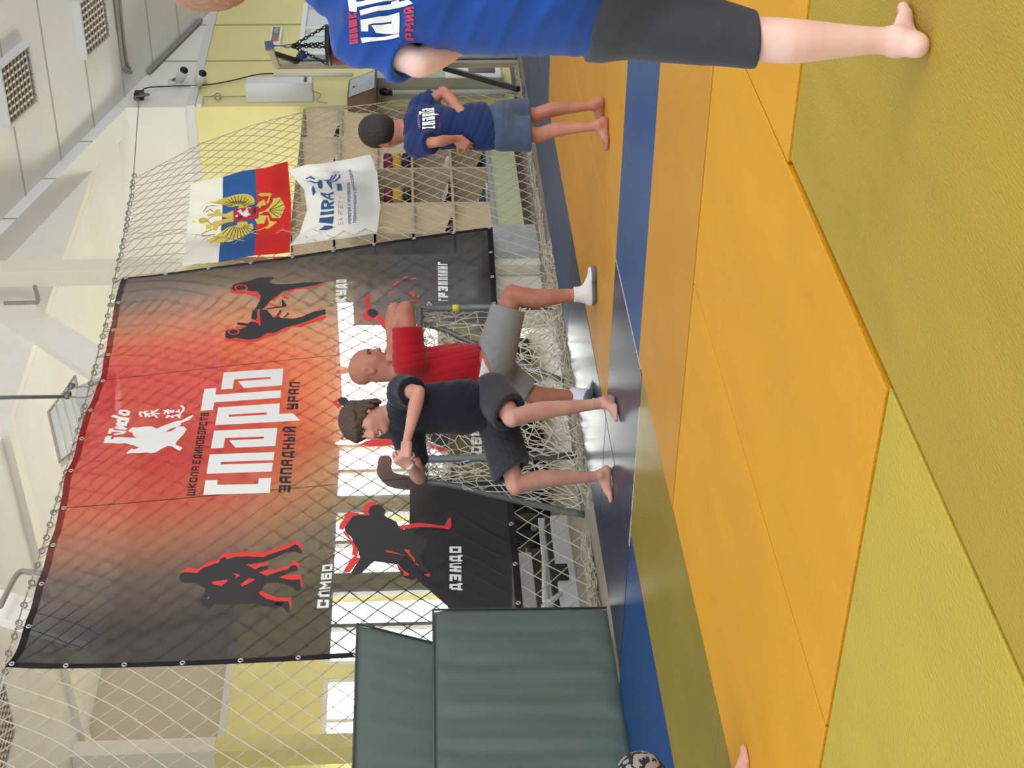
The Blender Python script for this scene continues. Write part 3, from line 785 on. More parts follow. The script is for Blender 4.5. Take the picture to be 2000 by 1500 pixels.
# the net: diamond mesh hung from the rope, gathered along the floor
def net_right(z):
    # right border drawn in towards the rope end at the top
    pts = [(-0.04, 15.35), (0.5, 15.3), (1.2, 15.15), (2.0, 15.0), (2.6, 14.65), (3.1, 14.2), (3.6, 13.5)]
    return float(np.interp(z, [p[0] for p in pts], [p[1] for p in pts]))
NX, NZ = 58, 20
X0N = 5.0
def net_pt(i, j):
    # i in half cells across, j in half cells down (0 = rope)
    u = i / (2 * NX); v = j / (2 * NZ)
    # heights
    zb = -0.03
    x_t = X0N + (13.5 - X0N) * u
    ztop = rope_z(x_t) if x_t > 7.2 else 3.56
    z = ztop + (zb - ztop) * v
    xr = net_right(z)
    # border slack only concerns the free end at the right
    x = X0N + (xr - X0N) * u
    if x < 12.0 or u < 0.8:
        pass
    n1 = noise.noise(Vector((x * 1.3, z * 1.3, 3.1))); n2 = noise.noise(Vector((x * 1.3, z * 1.3, 9.7)))
    x += 0.035 * n1; z += 0.03 * n2 * (1 - abs(2 * v - 1) ** 4)
    y = YN + 0.02 * n2
    if z < 0.35:
        y += 0.10 * (0.35 - z) * n1 - 0.12 * max(0, 0.3 - z)
    if 7.05 < x < 12.45 and z > 0.36 and z < 3.5:
        y = YB0 - wave(x, z) + 0.013
    if j == 2 * NZ:
        z = zb + 0.02 * abs(n1); x += 0.05 * n2
    return Vector((x, y, z))
segs = []; knots = []
for j in range(0, 2 * NZ + 1):
    for i in range(0, 2 * NX + 1):
        if (i + j) % 2 == 0: knots.append(net_pt(i, j))
        if j < 2 * NZ and i < 2 * NX:
            if (i + j) % 2 == 0: segs.append((net_pt(i, j), net_pt(i + 1, j + 1)))
            else: segs.append((net_pt(i + 1, j), net_pt(i, j + 1)))
segs += [(net_pt(2 * NX, j), net_pt(2 * NX, j + 1)) for j in range(2 * NZ)]
o = cord_mesh('sports_net', segs, 0.0042, M_net, knots=knots, kr=0.0085)
tag(o, 'cream diamond-mesh dividing net hanging across the hall behind the banner', 'net')
# slack of the net lying in a tangled roll along the floor
def tangle(name, x0, x1, y0, zmax, n, label, seed):
    r = random.Random(seed)
    bm = BM()
    for k in range(n):
        x = r.uniform(x0, x1); L_ = r.uniform(.12, .45)
        pts = []
        for q in range(6):
            pts.append((x + L_ * (q / 5 - .5) + r.uniform(-.05, .05), y0 + r.uniform(-.10, .10), FZ + 0.004 + abs(r.gauss(0, zmax * .5))))
        tube(bm, curve_pts(pts, 4), 0.0035, 4, caps=False)
    o = obj(name, bm, M_net); tag(o, label, 'net', None, 'stuff'); return o
tangle('net_slack', 6.6, 7.9, 6.70, 0.05, 150, 'tangled cream net cord lying on the floor left of the goal', 3)
tangle('net_slack', 7.9, 10.9, 6.22, 0.07, 520, 'heap of slack cream netting along the floor at the foot of the goal', 5)
tangle('net_slack', 10.9, 15.3, 6.62, 0.03, 260, 'thin roll of net cord along the floor in front of the shoe shelf', 6)
# ================================================================== flags tied to the net
YF = 6.838
def flag_surface(top, bottom, left, right, folds):
    # Coons patch between four measured edges; folds(s, t) -> depth
    T = [on_y(p[0], p[1], YF) for p in top]; B = [on_y(p[0], p[1], YF) for p in bottom]
    Lf = [on_y(p[0], p[1], YF) for p in left]; R = [on_y(p[0], p[1], YF) for p in right]
    def ev(P, s):
        d = [0.0]
        for a, b in zip(P, P[1:]): d.append(d[-1] + (b - a).length)
        q = s * d[-1]
        return Vector([float(np.interp(q, d, [p[k] for p in P])) for k in range(3)])
    def f(s, t):
        p = ev(T, s) * (1 - t) + ev(B, s) * t + ev(Lf, t) * (1 - s) + ev(R, t) * s
        p -= T[0] * (1 - s) * (1 - t) + T[-1] * s * (1 - t) + B[0] * (1 - s) * t + B[-1] * s * t
        return p
    return f
def flag_object(name, label, surf, folds, bands, mats, cat='flag', n=60, mm=60):
    vs = []; fs = []; mi = []
    for j in range(mm + 1):
        for i in range(n + 1):
            p = surf(i / n, j / mm); p.y -= folds(p.x, p.z, i / n, j / mm); vs.append(p)
    for j in range(mm):
        for i in range(n):
            a = j * (n + 1) + i; fs.append((a, a + n + 1, a + n + 2, a + 1)); mi.append(bands(i / n, (j + .5) / mm))
    root = thing(name, label, cat, tuple(surf(.5, 1)))
    me = bpy.data.meshes.new('cloth'); me.from_pydata(vs, [], fs)
    for m in mats: me.materials.append(m)
    me.polygons.foreach_set('material_index', mi); me.polygons.foreach_set('use_smooth', [True] * len(fs))
    o = link_mesh('cloth', me, None, root); o.location = -Vector(root.location)
    return root
def cloth_mat(name, col):
    m = mat(name, col, 0.7); nt = m.node_tree
    b = nt.nodes['Principled BSDF']; t = nt.nodes.new('ShaderNodeBsdfTranslucent'); t.inputs[0].default_value = col
    x = nt.nodes.new('ShaderNodeMixShader'); x.inputs[0].default_value = 0.45
    nt.links.new(b.outputs[0], x.inputs[1]); nt.links.new(t.outputs[0], x.inputs[2]); nt.links.new(x.outputs[0], nt.nodes['Material Output'].inputs[0])
    return m
def fl_px(px, py):
    p = on_y(px, py, YF); return (p.x, p.z)
s1 = flag_surface([(356, 524), (366, 440), (373, 360)], [(566, 490), (569, 400), (562, 318)], [(356, 524), (460, 507), (566, 490)], [(373, 360), (400, 352), (480, 335), (562, 318)], None)
def fold1(x, z, s=0, t=0):
    return 0.012 * math.sin(x * 9 + z * 5) + 0.008 * math.sin(x * 17 - z * 8)
flag1 = flag_object('flag', 'white, blue and red flag with a golden double-headed eagle hung beside the banner', s1, fold1,
    lambda s, t: 0 if t < .335 else (1 if t < .665 else 2), [cloth_mat('flag_white', rgb(240, 238, 234)), cloth_mat('flag_blue', rgb(44, 92, 160)), cloth_mat('flag_red', rgb(214, 44, 44))])
def flag_at(p, off=0.0): return Vector((p[0], YF - fold1(p[0], p[1]) - off, p[1]))
M_gold = mat('print_gold', rgb(238, 216, 96), 0.6); M_gold2 = mat('print_dark_gold', rgb(120, 104, 34), 0.6)
K = (370, 360, 0.105)
gold = [
    [(360, 325), (500, 310), (545, 265), (620, 240), (720, 215), (830, 190), (910, 180), (1000, 175), (1080, 180), (1145, 205), (1195, 250), (1215, 300), (1200, 380), (1120, 390), (1085, 430), (1080, 460), (960, 490), (910, 500), (900, 470), (930, 455), (910, 425), (850, 430), (800, 455), (740, 440), (700, 420), (640, 385), (540, 365), (420, 345)],
    [(290, 1050), (340, 1000), (430, 970), (560, 900), (640, 860), (740, 800), (800, 785), (860, 770), (900, 740), (880, 715), (960, 690), (1080, 690), (1085, 730), (1170, 710), (1195, 780), (1165, 840), (1110, 890), (1050, 930), (960, 980), (870, 1010), (780, 1040), (680, 1050), (560, 1055), (430, 1055), (340, 1060)],
    [(820, 520), (700, 560), (600, 560), (560, 470), (500, 470), (455, 510), (440, 610), (560, 600), (700, 640), (820, 610)],
    [(820, 610), (700, 650), (560, 700), (440, 740), (430, 860), (500, 875), (560, 800), (650, 750), (760, 710), (820, 705)],
    [(1290, 560), (1400, 520), (1480, 440), (1560, 330), (1540, 300), (1680, 275), (1720, 330), (1750, 380), (1780, 435), (1750, 500), (1720, 560), (1690, 630), (1540, 640), (1480, 540), (1400, 540), (1300, 600)],
    [(1230, 430), (1290, 340), (1390, 295), (1410, 340), (1430, 400), (1340, 420), (1310, 480), (1280, 440)],
    [(1265, 195), (1320, 160), (1500, 150), (1545, 200), (1500, 232), (1330, 232)], [(1490, 225), (1515, 232), (1470, 375), (1430, 365)],
    [(1210, 650), (1290, 600), (1430, 600), (1420, 650), (1390, 710), (1260, 720)], [(1430, 600), (1470, 600), (1500, 680), (1630, 695), (1560, 740), (1480, 790), (1410, 800), (1480, 710)],
    [(165, 700), (200, 660), (300, 645), (360, 680), (360, 745), (260, 770), (190, 765)], [(60, 735), (90, 712), (130, 735), (90, 755)],
    [(335, 545), (440, 525), (430, 605), (330, 590)], [(312, 790), (420, 780), (410, 855), (303, 850)],
]
def print_on(name, K, polys, m, parent, surf, off, f):
    return print_mesh(name, [(crop(*K, o, f), [crop(*K, h, f) for h in hs]) for o, hs in polys], m, parent, surf, off)
print_on('golden_eagle', K, [(g, []) for g in gold], M_gold, flag1, flag_at, 0.004, fl_px)['label'] = 'golden double-headed eagle emblem'
def pen2(K, lines, w, f):
    out = []
    for ln in lines:
        P = [Vector(p) for p in crop(*K, ln, f)]
        for a, b in zip(P, P[1:]):
            d = (b - a)
            if d.length < 1e-6: continue
            d.normalize(); n = Vector((-d.y, d.x)) * w
            out.append(([tuple(a - d * w - n), tuple(b + d * w - n), tuple(b + d * w + n), tuple(a - d * w + n)], []))
    return out
lines = []
for k in range(13):
    a = 2.95 - k * 0.235
    lines.append([(900 + 120 * math.cos(a), 440 - 90 * math.sin(a)), (900 + 290 * math.cos(a), 440 - 235 * math.sin(a))])
    lines.append([(900 + 130 * math.cos(a), 735 + 80 * math.sin(a)), (880 + 330 * math.cos(a), 735 + 290 * math.sin(a))])
lines += [[(760 + 40 * i, 335 - 20 * math.sin(i * .5)), (790 + 40 * i, 300 - 20 * math.sin(i * .5)), (800 + 40 * i, 335)] for i in range(7)]
lines += [[(1500, 480), (1700, 330)], [(1500, 490), (1750, 400)], [(1500, 500), (1760, 480)], [(1500, 510), (1720, 570)], [(1490, 520), (1650, 620)]]
lines += [[(260, 490), (330, 410), (440, 400), (500, 410)], [(300, 505), (380, 460), (440, 510)], [(220, 935), (300, 890), (410, 860)], [(240, 960), (380, 930), (470, 920)], [(360, 680), (440, 600)], [(360, 745), (430, 790)]]
print_mesh('emblem_lines', pen2(K, lines, 0.0042, fl_px), M_gold2, flag1, flag_at, 0.006)
print_mesh('sceptre', pen2(K, [[(950, 970), (1440, 765)]], 0.007, fl_px), M_gold, flag1, flag_at, 0.0055)
shield_frame = [(825, 500), (1290, 425), (1295, 655), (808, 718)]
print_on('shield', K, [([(830, 510), (1280, 435), (1285, 645), (815, 710)], [])], mat('print_shield_red', rgb(200, 36, 40), .6), flag1, flag_at, 0.007, fl_px)
print_on('shield_rider', K, [([(890, 545), (960, 505), (990, 570), (1060, 500), (1110, 470), (1150, 480), (1090, 560), (1140, 600), (1060, 630), (1000, 620), (930, 570)], []), ([(855, 610), (900, 595), (905, 625), (860, 635)], [])], M_inkw, flag1, flag_at, 0.008, fl_px)
print_on('shield_dark_marks', K, [([(1200, 455), (1250, 470), (1240, 560), (1200, 610), (1180, 520)], []), ([(900, 630), (980, 610), (985, 650), (905, 655)], [])], M_inkb, flag1, flag_at, 0.008, fl_px)  # dark printed shapes of the emblem beside the rider

s2 = flag_surface([(565, 481), (585, 455), (600, 410), (594, 370), (563, 332)], [(690, 466), (736, 457), (743, 403), (737, 339), (723, 300)], [(565, 481), (610, 475), (650, 470), (690, 466)], [(563, 332), (600, 322), (660, 312), (723, 300)], None)
_c1 = Vector(fl_px(565, 481)); _c2 = Vector(fl_px(563, 332))
def fold2(x, z, s=0, t=0):
    # swags radiating from the two tied corners
    w = 0
    for c, sg in ((_c1, 1), (_c2, -1)):
        d = Vector((x, z)) - c; r = d.length; a = math.atan2(-d.y, d.x * sg)
        w += 0.020 * math.sin(a * 15) * min(1, r / .25) * math.exp(-r * 1.1)
    return w
flag2 = flag_object('flag', 'white flag with blue lettering tied by two corners under the tricolour flag', s2, fold2, lambda s, t: 0, [cloth_mat('flag_white_satin', rgb(244, 244, 246))])
def flag2_at(p, off=0.0): return Vector((p[0], YF - fold2(p[0], p[1]) - off, p[1]))
M_fblue = mat('print_blue', rgb(40, 92, 148), 0.6)
K = (590, 310, 0.1133)
blue = [([(285, 1215), (390, 1140), (525, 1140), (525, 1215), (420, 1222)], []), ([(295, 1115), (300, 1020), (420, 1030), (550, 1005), (545, 1035), (530, 1110), (420, 1105)], []),
        ([(310, 975), (320, 905), (430, 935), (555, 920), (550, 975), (430, 985)], []),
        ([(325, 870), (330, 770), (370, 715), (440, 720), (470, 780), (555, 735), (550, 790), (475, 835), (555, 850), (550, 895), (440, 890)], [[(370, 800), (390, 770), (430, 790), (430, 835), (385, 835)]]),
        ([(310, 600), (350, 590), (440, 590), (500, 560), (545, 555), (540, 590), (480, 605), (490, 680), (550, 680), (545, 715), (480, 715), (330, 640)], [[(390, 630), (450, 612), (462, 668)]]),
        ([(265, 425), (290, 390), (350, 400), (355, 480), (330, 510), (280, 490)], []), ([(420, 430), (440, 400), (510, 425), (520, 530)], []),
        ([(595, 440), (675, 432), (695, 555), (608, 550)], []), ([(165, 560), (190, 470), (240, 600), (190, 665)], [])]
print_on('blue_lettering', K, blue, M_fblue, flag2, flag2_at, 0.004, fl_px)
print_mesh('blue_stripes', pen2(K, [[(390, 400), (450, 380), (520, 300), (560, 240)], [(430, 405), (500, 370), (580, 290), (620, 235)], [(500, 410), (570, 370), (640, 320), (650, 295)], [(80, 340), (140, 340), (210, 370)], [(95, 390), (150, 385), (220, 410), (270, 415)]], 0.008, fl_px), M_fblue, flag2, flag2_at, 0.004)
def fline(txt, K, q, w, gap=.3): return text_polys(txt, crop(*K, q, fl_px), w, gap)
print_mesh('orange_lettering', fline('SAFETY', K, [(708, 1165), (703, 640), (632, 640), (626, 1165)], 0.07, 0.75), mat('print_orange', rgb(206, 112, 92), .6), flag2, flag2_at, 0.004)
print_mesh('small_lettering', fline('РАЗРАБОТКА И ПРОИЗВОДСТВО', K, [(852, 1155), (826, 395), (778, 395), (798, 1155)], 0.11) + fline('ГАЗОАНАЛИТИЧЕСКОГО', K, [(936, 1130), (934, 600), (892, 600), (884, 1130)], 0.11) + fline('ОБОРУДОВАНИЯ', K, [(930, 580), (848, 165), (800, 180), (886, 580)], 0.11), M_fblue, flag2, flag2_at, 0.004)

# ================================================================== open shoe shelf
M_ply = mat('chipboard_beige', rgb(206, 190, 164), 0.6, var=0.08, var_scale=8)
M_plyd = mat('chipboard_edge', rgb(150, 136, 118), 0.6)
SY0, SY1 = 7.2, 7.58
sx = [on_y(760, py, SY0).x for py in (212, 267, 329, 397, 455)]   # uprights, right to left
sz = [on_y(px, 330, SY0).z for px in (582, 660, 735, 805, 881, 953)]
shelf = thing('shoe_shelf', 'tall open beige shelf for shoes standing behind the net, right of the banner', 'shelf', (14.4, 7.4, FZ))
for x in sx:
    bm = BM(); box(bm, (x - 0.012, SY0, sz[-1] - 0.02), (x + 0.012, SY1, sz[0]), 0.002); part('upright', bm, M_ply, shelf)
for z in sz:
    bm = BM(); box(bm, (sx[-1] - 0.012, SY0 + 0.004, z - 0.012), (sx[0] + 0.012, SY1, z + 0.012), 0.002); part('shelf_board', bm, M_plyd if z == sz[0] else M_ply, shelf)
bm = BM()
for i in range(len(sx) - 1):
    # narrow back slats leave the yellow wall visible through the cells
    for z0, z1 in zip(sz[1:], sz):
        w = abs(sx[i] - sx[i + 1])
for k, (i, j) in enumerate(((2, 2), (2, 3), (1, 3), (1, 4), (2, 4), (0, 2), (3, 1))):
    bm2 = BM(); box(bm2, (sx[i + 1] + 0.013, SY1 - 0.008, sz[j + 1] + 0.013), (sx[i] - 0.013, SY1, sz[j] - 0.013)); part('back_panel', bm2, M_ply, shelf)
bm.free()
bm = BM(); box(bm, (sx[-1], SY0 + 0.02, FZ + 0.07), (sx[0], SY1 - .02, sz[-1] - 0.03), 0.003); part('plinth', bm, mat('plinth_pale_green', rgb(206, 208, 168), 0.5), shelf)
bm = BM(); box(bm, (sx[-1] + .02, SY0 + 0.06, FZ), (sx[0] - .02, SY1 - .04, FZ + 0.07)); part('foot_rail', bm, mat('foot_dark_brown', rgb(92, 76, 60), .6), shelf)
bm = BM(); box(bm, (sx[-1] - .02, SY0 - 0.01, sz[-1] - 0.03), (sx[0] + .02, SY0 + .02, sz[-1] + 0.012)); part('edge_strip', bm, mat('edge_strip_grey', rgb(170, 168, 176), .4), shelf)

def shoe(loc, rz, m_up, m_sole, label, L_=0.27, group=None):
    r = thing('shoe', label, 'shoe', loc, group); r.rotation_euler = (0, 0, rz)
    bm = BM()
    prof = [(-.13, .0, .034), (-.11, .0, .040), (-.03, .0, .036), (.04, 0, .043), (.10, 0, .042), (.14, 0, .024)]
    for (x, y, w), (x2, y2, w2) in zip(prof, prof[1:]): pass
    outline = [(x, w) for x, _, w in prof] + [(x, -w) for x, _, w in reversed(prof)]
    prism(bm, [(x, y, 0.0) for x, y in outline], (0, 0, 0.025)); bmesh.ops.bevel(bm, geom=bm.edges[:], offset=.004, segments=1, affect='EDGES')
    obj('sole', bm, m_sole, r)
    bm = BM()
    rings = [(-.128, .03, .085), (-.10, .037, .10), (-.05, .036, .095), (-.01, .037, .085), (.04, .041, .062), (.09, .039, .045), (.125, .026, .030)]
    R_ = []
    for x, w, h in rings:
        R_.append([bm.verts.new((x, w * math.cos(t), 0.02 + max(0, h - .02) * max(0, math.sin(t)))) for t in [math.pi * k / 8 for k in range(9)]])
    for A, B in zip(R_, R_[1:]):
        for k in range(8): bm.faces.new((A[k], A[k + 1], B[k + 1], B[k]))
    bm.faces.new(R_[0]); bm.faces.new(list(reversed(R_[-1])))
    bmesh.ops.recalc_face_normals(bm, faces=bm.faces[:])
    obj('upper', bm, m_up, r, True)
    bm = BM(); tube(bm, [(-.105, .018, .099), (-.06, .022, .094), (-.03, .012, .091), (-.03, -.012, .091), (-.06, -.022, .094), (-.105, -.018, .099)], .006, 6, closed=True); obj('collar', bm, m_sole, r, True)
    return r
M_blk = mat('black_leather', rgb(24, 24, 26), .45); M_wht = mat('white_leather', rgb(232, 232, 230), .5); M_pink = mat('pink_canvas', rgb(206, 140, 176), .6)
M_mag = mat('magenta_fabric', rgb(128, 34, 70), .7); M_must = mat('mustard_fabric', rgb(214, 170, 56), .7); M_navy = mat('navy_fabric', rgb(32, 36, 62), .7); M_tealf = mat('green_fabric', rgb(60, 110, 100), .7)
def cell(i, j): return ((sx[i] + sx[i + 1]) / 2, 7.36, sz[j + 1] + 0.0125)
def put(i, j, dx, mu, ms, label, rz=-1.57): 
    c = cell(i, j); return shoe((c[0] + dx, c[1], c[2]), rz, mu, ms, label)
put(0, 0, -.05, M_blk, M_blk, 'black shoe in the top right cell of the shoe shelf')
put(1, 0, -.02, M_blk, M_wht, 'black shoe with white sole in the top row, second cell from the right')
put(0, 2, .02, M_pink, M_blk, 'pink canvas shoe in the cell beside the boy\'s ear')
put(1, 3, -.08, M_wht, M_wht, 'white shoe in a dark cell left of the boy\'s sleeve')
put(1, 4, .0, M_blk, M_tealf, 'black shoe with green sole in the lowest row, second cell from the right')
put(2, 3, .08, M_wht, M_blk, 'white shoe with black sole in the third cell, fourth row down')
put(2, 3, -.10, M_blk, M_blk, 'all-black shoe beside the white shoe in the third cell')
put(2, 4, .05, M_tealf, M_wht, 'green shoe in the lowest row, third cell from the right')
put(3, 3, .0, M_blk, M_blk, 'black shoe in the leftmost cell, fourth row down')
put(3, 1, -.05, M_blk, M_wht, 'black and white shoe in the leftmost cell, second row from the top')
def fold_cloth(i, j, dx, m, label, h=.10, dz=0.0):
    c = cell(i, j); bm = BM()
    box(bm, (c[0] + dx - .11, c[1] - .11, c[2] + dz), (c[0] + dx + .11, c[1] + .11, c[2] + dz + h), min(.03, h * .35))
    for f in bm.faces: pass
    o = obj('folded_clothes', bm, m, None, True); tag(o, label, 'clothes'); return o
fold_cloth(1, 2, 0, M_navy, 'folded navy garment lowest in the stack next to the boy\'s cheek', .09)
fold_cloth(1, 2, 0, M_must, 'folded mustard garment in the middle of the stack next to the boy\'s cheek', .09, .092)
fold_cloth(1, 2, 0, M_mag, 'folded magenta garment on top of the stack next to the boy\'s cheek', .09, .184)
fold_cloth(2, 2, -.03, M_blk, 'folded black garment under the mustard one, cell below the white flag', .08)
fold_cloth(2, 2, -.03, M_must, 'folded mustard garment in the cell below the white flag', .10, .082)
fold_cloth(2, 2, -.03, M_mag, 'folded magenta garment topmost in the cell below the white flag', .08, .184)
sh_a = shoe((15.2, 6.98, FZ), -0.5, M_blk, M_blk, 'black shoe on the floor behind the standing boy\'s knees')

# low panels and column right of the banner foot
bm = BM(); a = on_y(964, 496, 7.0); b = on_y(1052, 441, 7.0); box(bm, (a.x, 6.98, FZ), (b.x, 7.18, a.z), .006)
o = obj('stone_bench', bm, mat('grey_marble', rgb(190, 190, 194), .4, var=.2, var_scale=14)); tag(o, 'low grey speckled stone block beside the foot of the shoe shelf', 'bench')
bm = BM(); a = on_y(940, 600, 7.12); b = on_y(1058, 500, 7.12); b.x = min(b.x, 12.09); box(bm, (a.x, 7.12, FZ), (b.x, 7.34, a.z), .006)
root = thing('radiator_screen', 'cream low box screen under the right corner of the banner', 'radiator', (a.x, 7.2, FZ)); part('body', bm, mat('cream_paint', rgb(228, 220, 200), .5), root)
bm = BM(); box(bm, (a.x - .02, 7.10, a.z), (b.x + .02, 7.36, a.z + .03), .004); part('top', bm, M_trim, root)
bm = BM(); box(bm, (b.x - .06, 7.112, FZ), (b.x - .03, 7.12, a.z)); part('side_strip', bm, M_seam, root)
M_col = mat('column_cream', rgb(236, 230, 214), .6)
cxa = 12.12; 
bm = BM(); box(bm, (cxa, 7.05, FZ), (cxa + .20, 7.20, 1.3), .004); o = struct('column_base', bm, M_col)
bm = BM(); box(bm, (cxa, 7.05, 1.3), (cxa + .20, 7.20, 3.05), .004); o = struct('column_lower', bm, M_yellow)
bm = BM(); box(bm, (cxa, 7.05, 3.05), (cxa + .20, 7.20, 5.3), .004); o = struct('column_upper', bm, M_col)
# things stacked left of the shelf
bm = BM(); a = on_y(725, 490, 7.4); b = on_y(775, 462, 7.4); box(bm, (a.x, 7.4, b.z), (b.x, 7.55, a.z), .01); 
M_lite = mat('white_board', rgb(246, 246, 244), .4)

# ================================================================== right wall fittings
def ybox(name, label, cat, p0, p1, y, dep, m, bev=.006):
    a = on_y(p0[0], p0[1], y); b = on_y(p1[0], p1[1], y)
    bm = BM(); box(bm, (min(a.x, b.x), y, min(a.z, b.z)), (max(a.x, b.x), y + dep, max(a.z, b.z)), bev)
    o = obj(name, bm, m); tag(o, label, cat); return o
bm.free()
# air purifier: tall narrow casing standing out from the wall
a = on_y(478, 163, 6.98); b = on_y(611, 152, 6.98)
x0 = a.x; x1 = x0 + .17
root = thing('air_purifier', 'tall white rectangular air purifier casing on the wall right of the shelf corner', 'air purifier', (x0, 7.0, b.z))
bm = BM(); box(bm, (x0, 6.98, b.z), (x1, YW, a.z), .012); part('casing', bm, mat('purifier_white', rgb(226, 228, 232), .35), root)
bm = BM(); box(bm, (x0 + .03, 6.972, b.z + .06), (x0 + .14, 6.98, b.z + .09)); part('vent', bm, M_blk, root)
bm = BM(); tube(bm, curve_pts([(x0 + .05, 7.1, b.z), (x0 + .02, 7.12, b.z - .08), (x0 - .03, 7.17, b.z - .04), (x0 - .06, 7.18, b.z - .15)]), .006, 6); part('lead', bm, M_seam, root, True)
# certificate in a tilted wooden case
f_ = [on_y(681, 157, 7.05), on_y(736, 135, 6.92), on_y(735, 173, 6.92), on_y(678, 194, 7.05)]
root = thing('framed_certificate', 'certificate in a brown wedge-shaped frame on the wall below the air purifier', 'certificate', (f_[3].x, 7.1, f_[2].z))
bm = BM(); back = [Vector((p.x, YW, p.z)) for p in f_]
V8 = [bm.verts.new(p) for p in f_] + [bm.verts.new(p) for p in back]
for q in ((0, 1, 2, 3), (7, 6, 5, 4), (0, 4, 5, 1), (1, 5, 6, 2), (2, 6, 7, 3), (3, 7, 4, 0)): bm.faces.new([V8[k] for k in q])
bmesh.ops.recalc_face_normals(bm, faces=bm.faces[:]); part('frame', bm, mat('frame_brown', rgb(98, 74, 58), .5), root)
cen = sum(f_, Vector()) / 4; nn = (f_[1] - f_[0]).cross(f_[3] - f_[0]).normalized(); nn = nn if nn.y < 0 else -nn
bm = BM(); prism(bm, [cen + (p - cen) * .88 + nn * .003 for p in f_], nn * .003); part('sheet', bm, mat('certificate_paper', rgb(206, 216, 220), .4, var=.25, var_scale=25), root)
bm = BM(); prism(bm, [cen + (p - cen) * .08 + (f_[0] + f_[3] - 2 * cen) * .28 + nn * .006 for p in f_], nn * .002); part('seal', bm, M_blk, root)
# white down pipe with a dark elbow
a = on_y(765, 181, 7.08); b = on_y(1016, 181, 7.08)
root = thing('down_pipe', 'thin white vertical pipe with a dark elbow on the wall behind the boy', 'pipe', (a.x, 7.08, FZ))
bm = BM(); tube(bm, [(a.x, 7.08, FZ), (a.x, 7.08, a.z)], .028, 10); part('pipe', bm, M_trim, root, True)
bm = BM(); tube(bm, curve_pts([(a.x, 7.08, a.z), (a.x - .01, 7.08, a.z + .06), (a.x + .05, 7.09, a.z + .10), (a.x + .12, 7.1, a.z + .05)]), .032, 10); part('elbow', bm, M_blk, root, True)
# white cupboard with a dark window, door beside it
a = on_y(735, 178, 7.1); b = on_y(985, 130, 7.1)
root = thing('wall_cupboard', 'pale grey tall cupboard against the wall behind the steel stand', 'cupboard', (a.x, 7.1, FZ))
bm = BM(); box(bm, (a.x, 6.95, FZ + .12), (b.x + .05, YW, a.z), .005); part('body', bm, mat('cupboard_grey', rgb(196, 194, 178), .5), root)
c0 = on_y(870, 148, 6.94); c1 = on_y(985, 131, 6.94)
bm = BM(); box(bm, (c0.x - .05, 6.935, FZ + .14), (b.x + .05, 6.95, c0.z), .003); dr = part('door', bm, M_lite, root)
bm = BM(); d0 = on_y(915, 142, 6.93); d1 = on_y(966, 132, 6.93); box(bm, (d0.x, 6.93, d1.z), (d1.x, 6.936, d0.z)); part('pane', bm, mat('dark_brown_glass', rgb(76, 58, 46), .2), dr)
bm = BM(); h0 = on_y(900, 140, 6.92); box(bm, (h0.x - .012, 6.915, h0.z - .05), (h0.x + .012, 6.935, h0.z + .05), .004); part('handle', bm, M_blk, dr)
# bright window in the right wall behind the punching bag
a = on_y(578, 112, 7.19); b = on_y(660, 30, 7.19)
W6 = struct('window_6', BM(), M_frame)
bm = BM()
za, zb_ = on_y(582, 100, 7.19).z, on_y(760, 100, 7.19).z
x0, x1 = a.x, b.x + .3
for (u, v, w0, w1) in ((x0, x1, za - .06, za), (x0, x0 + .07, zb_, za - .06), (x1 - .07, x1, zb_, za - .06), (x0, x1, zb_ - .06, zb_), ((x0 + x1) / 2 - .03, (x0 + x1) / 2 + .03, zb_, za - .06)):
    box(bm, (u, 7.15, w0), (v, 7.22, w1), .006)
bm.to_mesh(W6.data); bm.free()
bm = BM(); box(bm, (x0 + .07, 7.185, zb_), (x1 - .07, 7.195, za - .06)); obj('pane', bm, mat('frosted_pane', rgb(206, 214, 216), .15), W6)
a2 = on_y(606, 70, 7.18); b2 = on_y(700, 40, 7.18)
bm = BM(); box(bm, (a2.x, 7.178, b2.z), (a2.x + .25, 7.184, a2.z), .002); obj('pane_sticker', bm, M_lite, W6)
# illuminated-sign box (unlit): green panel with white letters, red panel below
a = on_y(529, 82, 7.12); b = on_y(547, 52, 7.12)
root = thing('exit_sign', 'small white sign box with green and red panels high on the yellow wall', 'sign', (a.x, 7.12, b.z))
bm = BM(); box(bm, (a.x, 7.12, b.z - .03), (b.x, YW, a.z + .02), .006); part('case', bm, M_lite, root)
xm = a.x + (b.x - a.x) * .44
bm = BM(); box(bm, (xm + .01, 7.114, b.z - .005), (b.x - .02, 7.12, a.z)); part('green_panel', bm, mat('sign_green', rgb(74, 118, 112), .4), root)
bm = BM(); box(bm, (a.x + .02, 7.114, b.z - .005), (xm - .01, 7.12, a.z)); part('red_panel', bm, mat('sign_red', rgb(176, 84, 80), .4), root)
pl = text_polys('ВЫХОД', [(xm + .03, b.z + .01), (b.x - .04, b.z + .01), (b.x - .04, a.z - .02), (xm + .03, a.z - .02)], .09, .3)
print_mesh('sign_lettering', pl, M_inkw, root, lambda p, off: Vector((p[0], 7.114 - off, p[1])), .002)
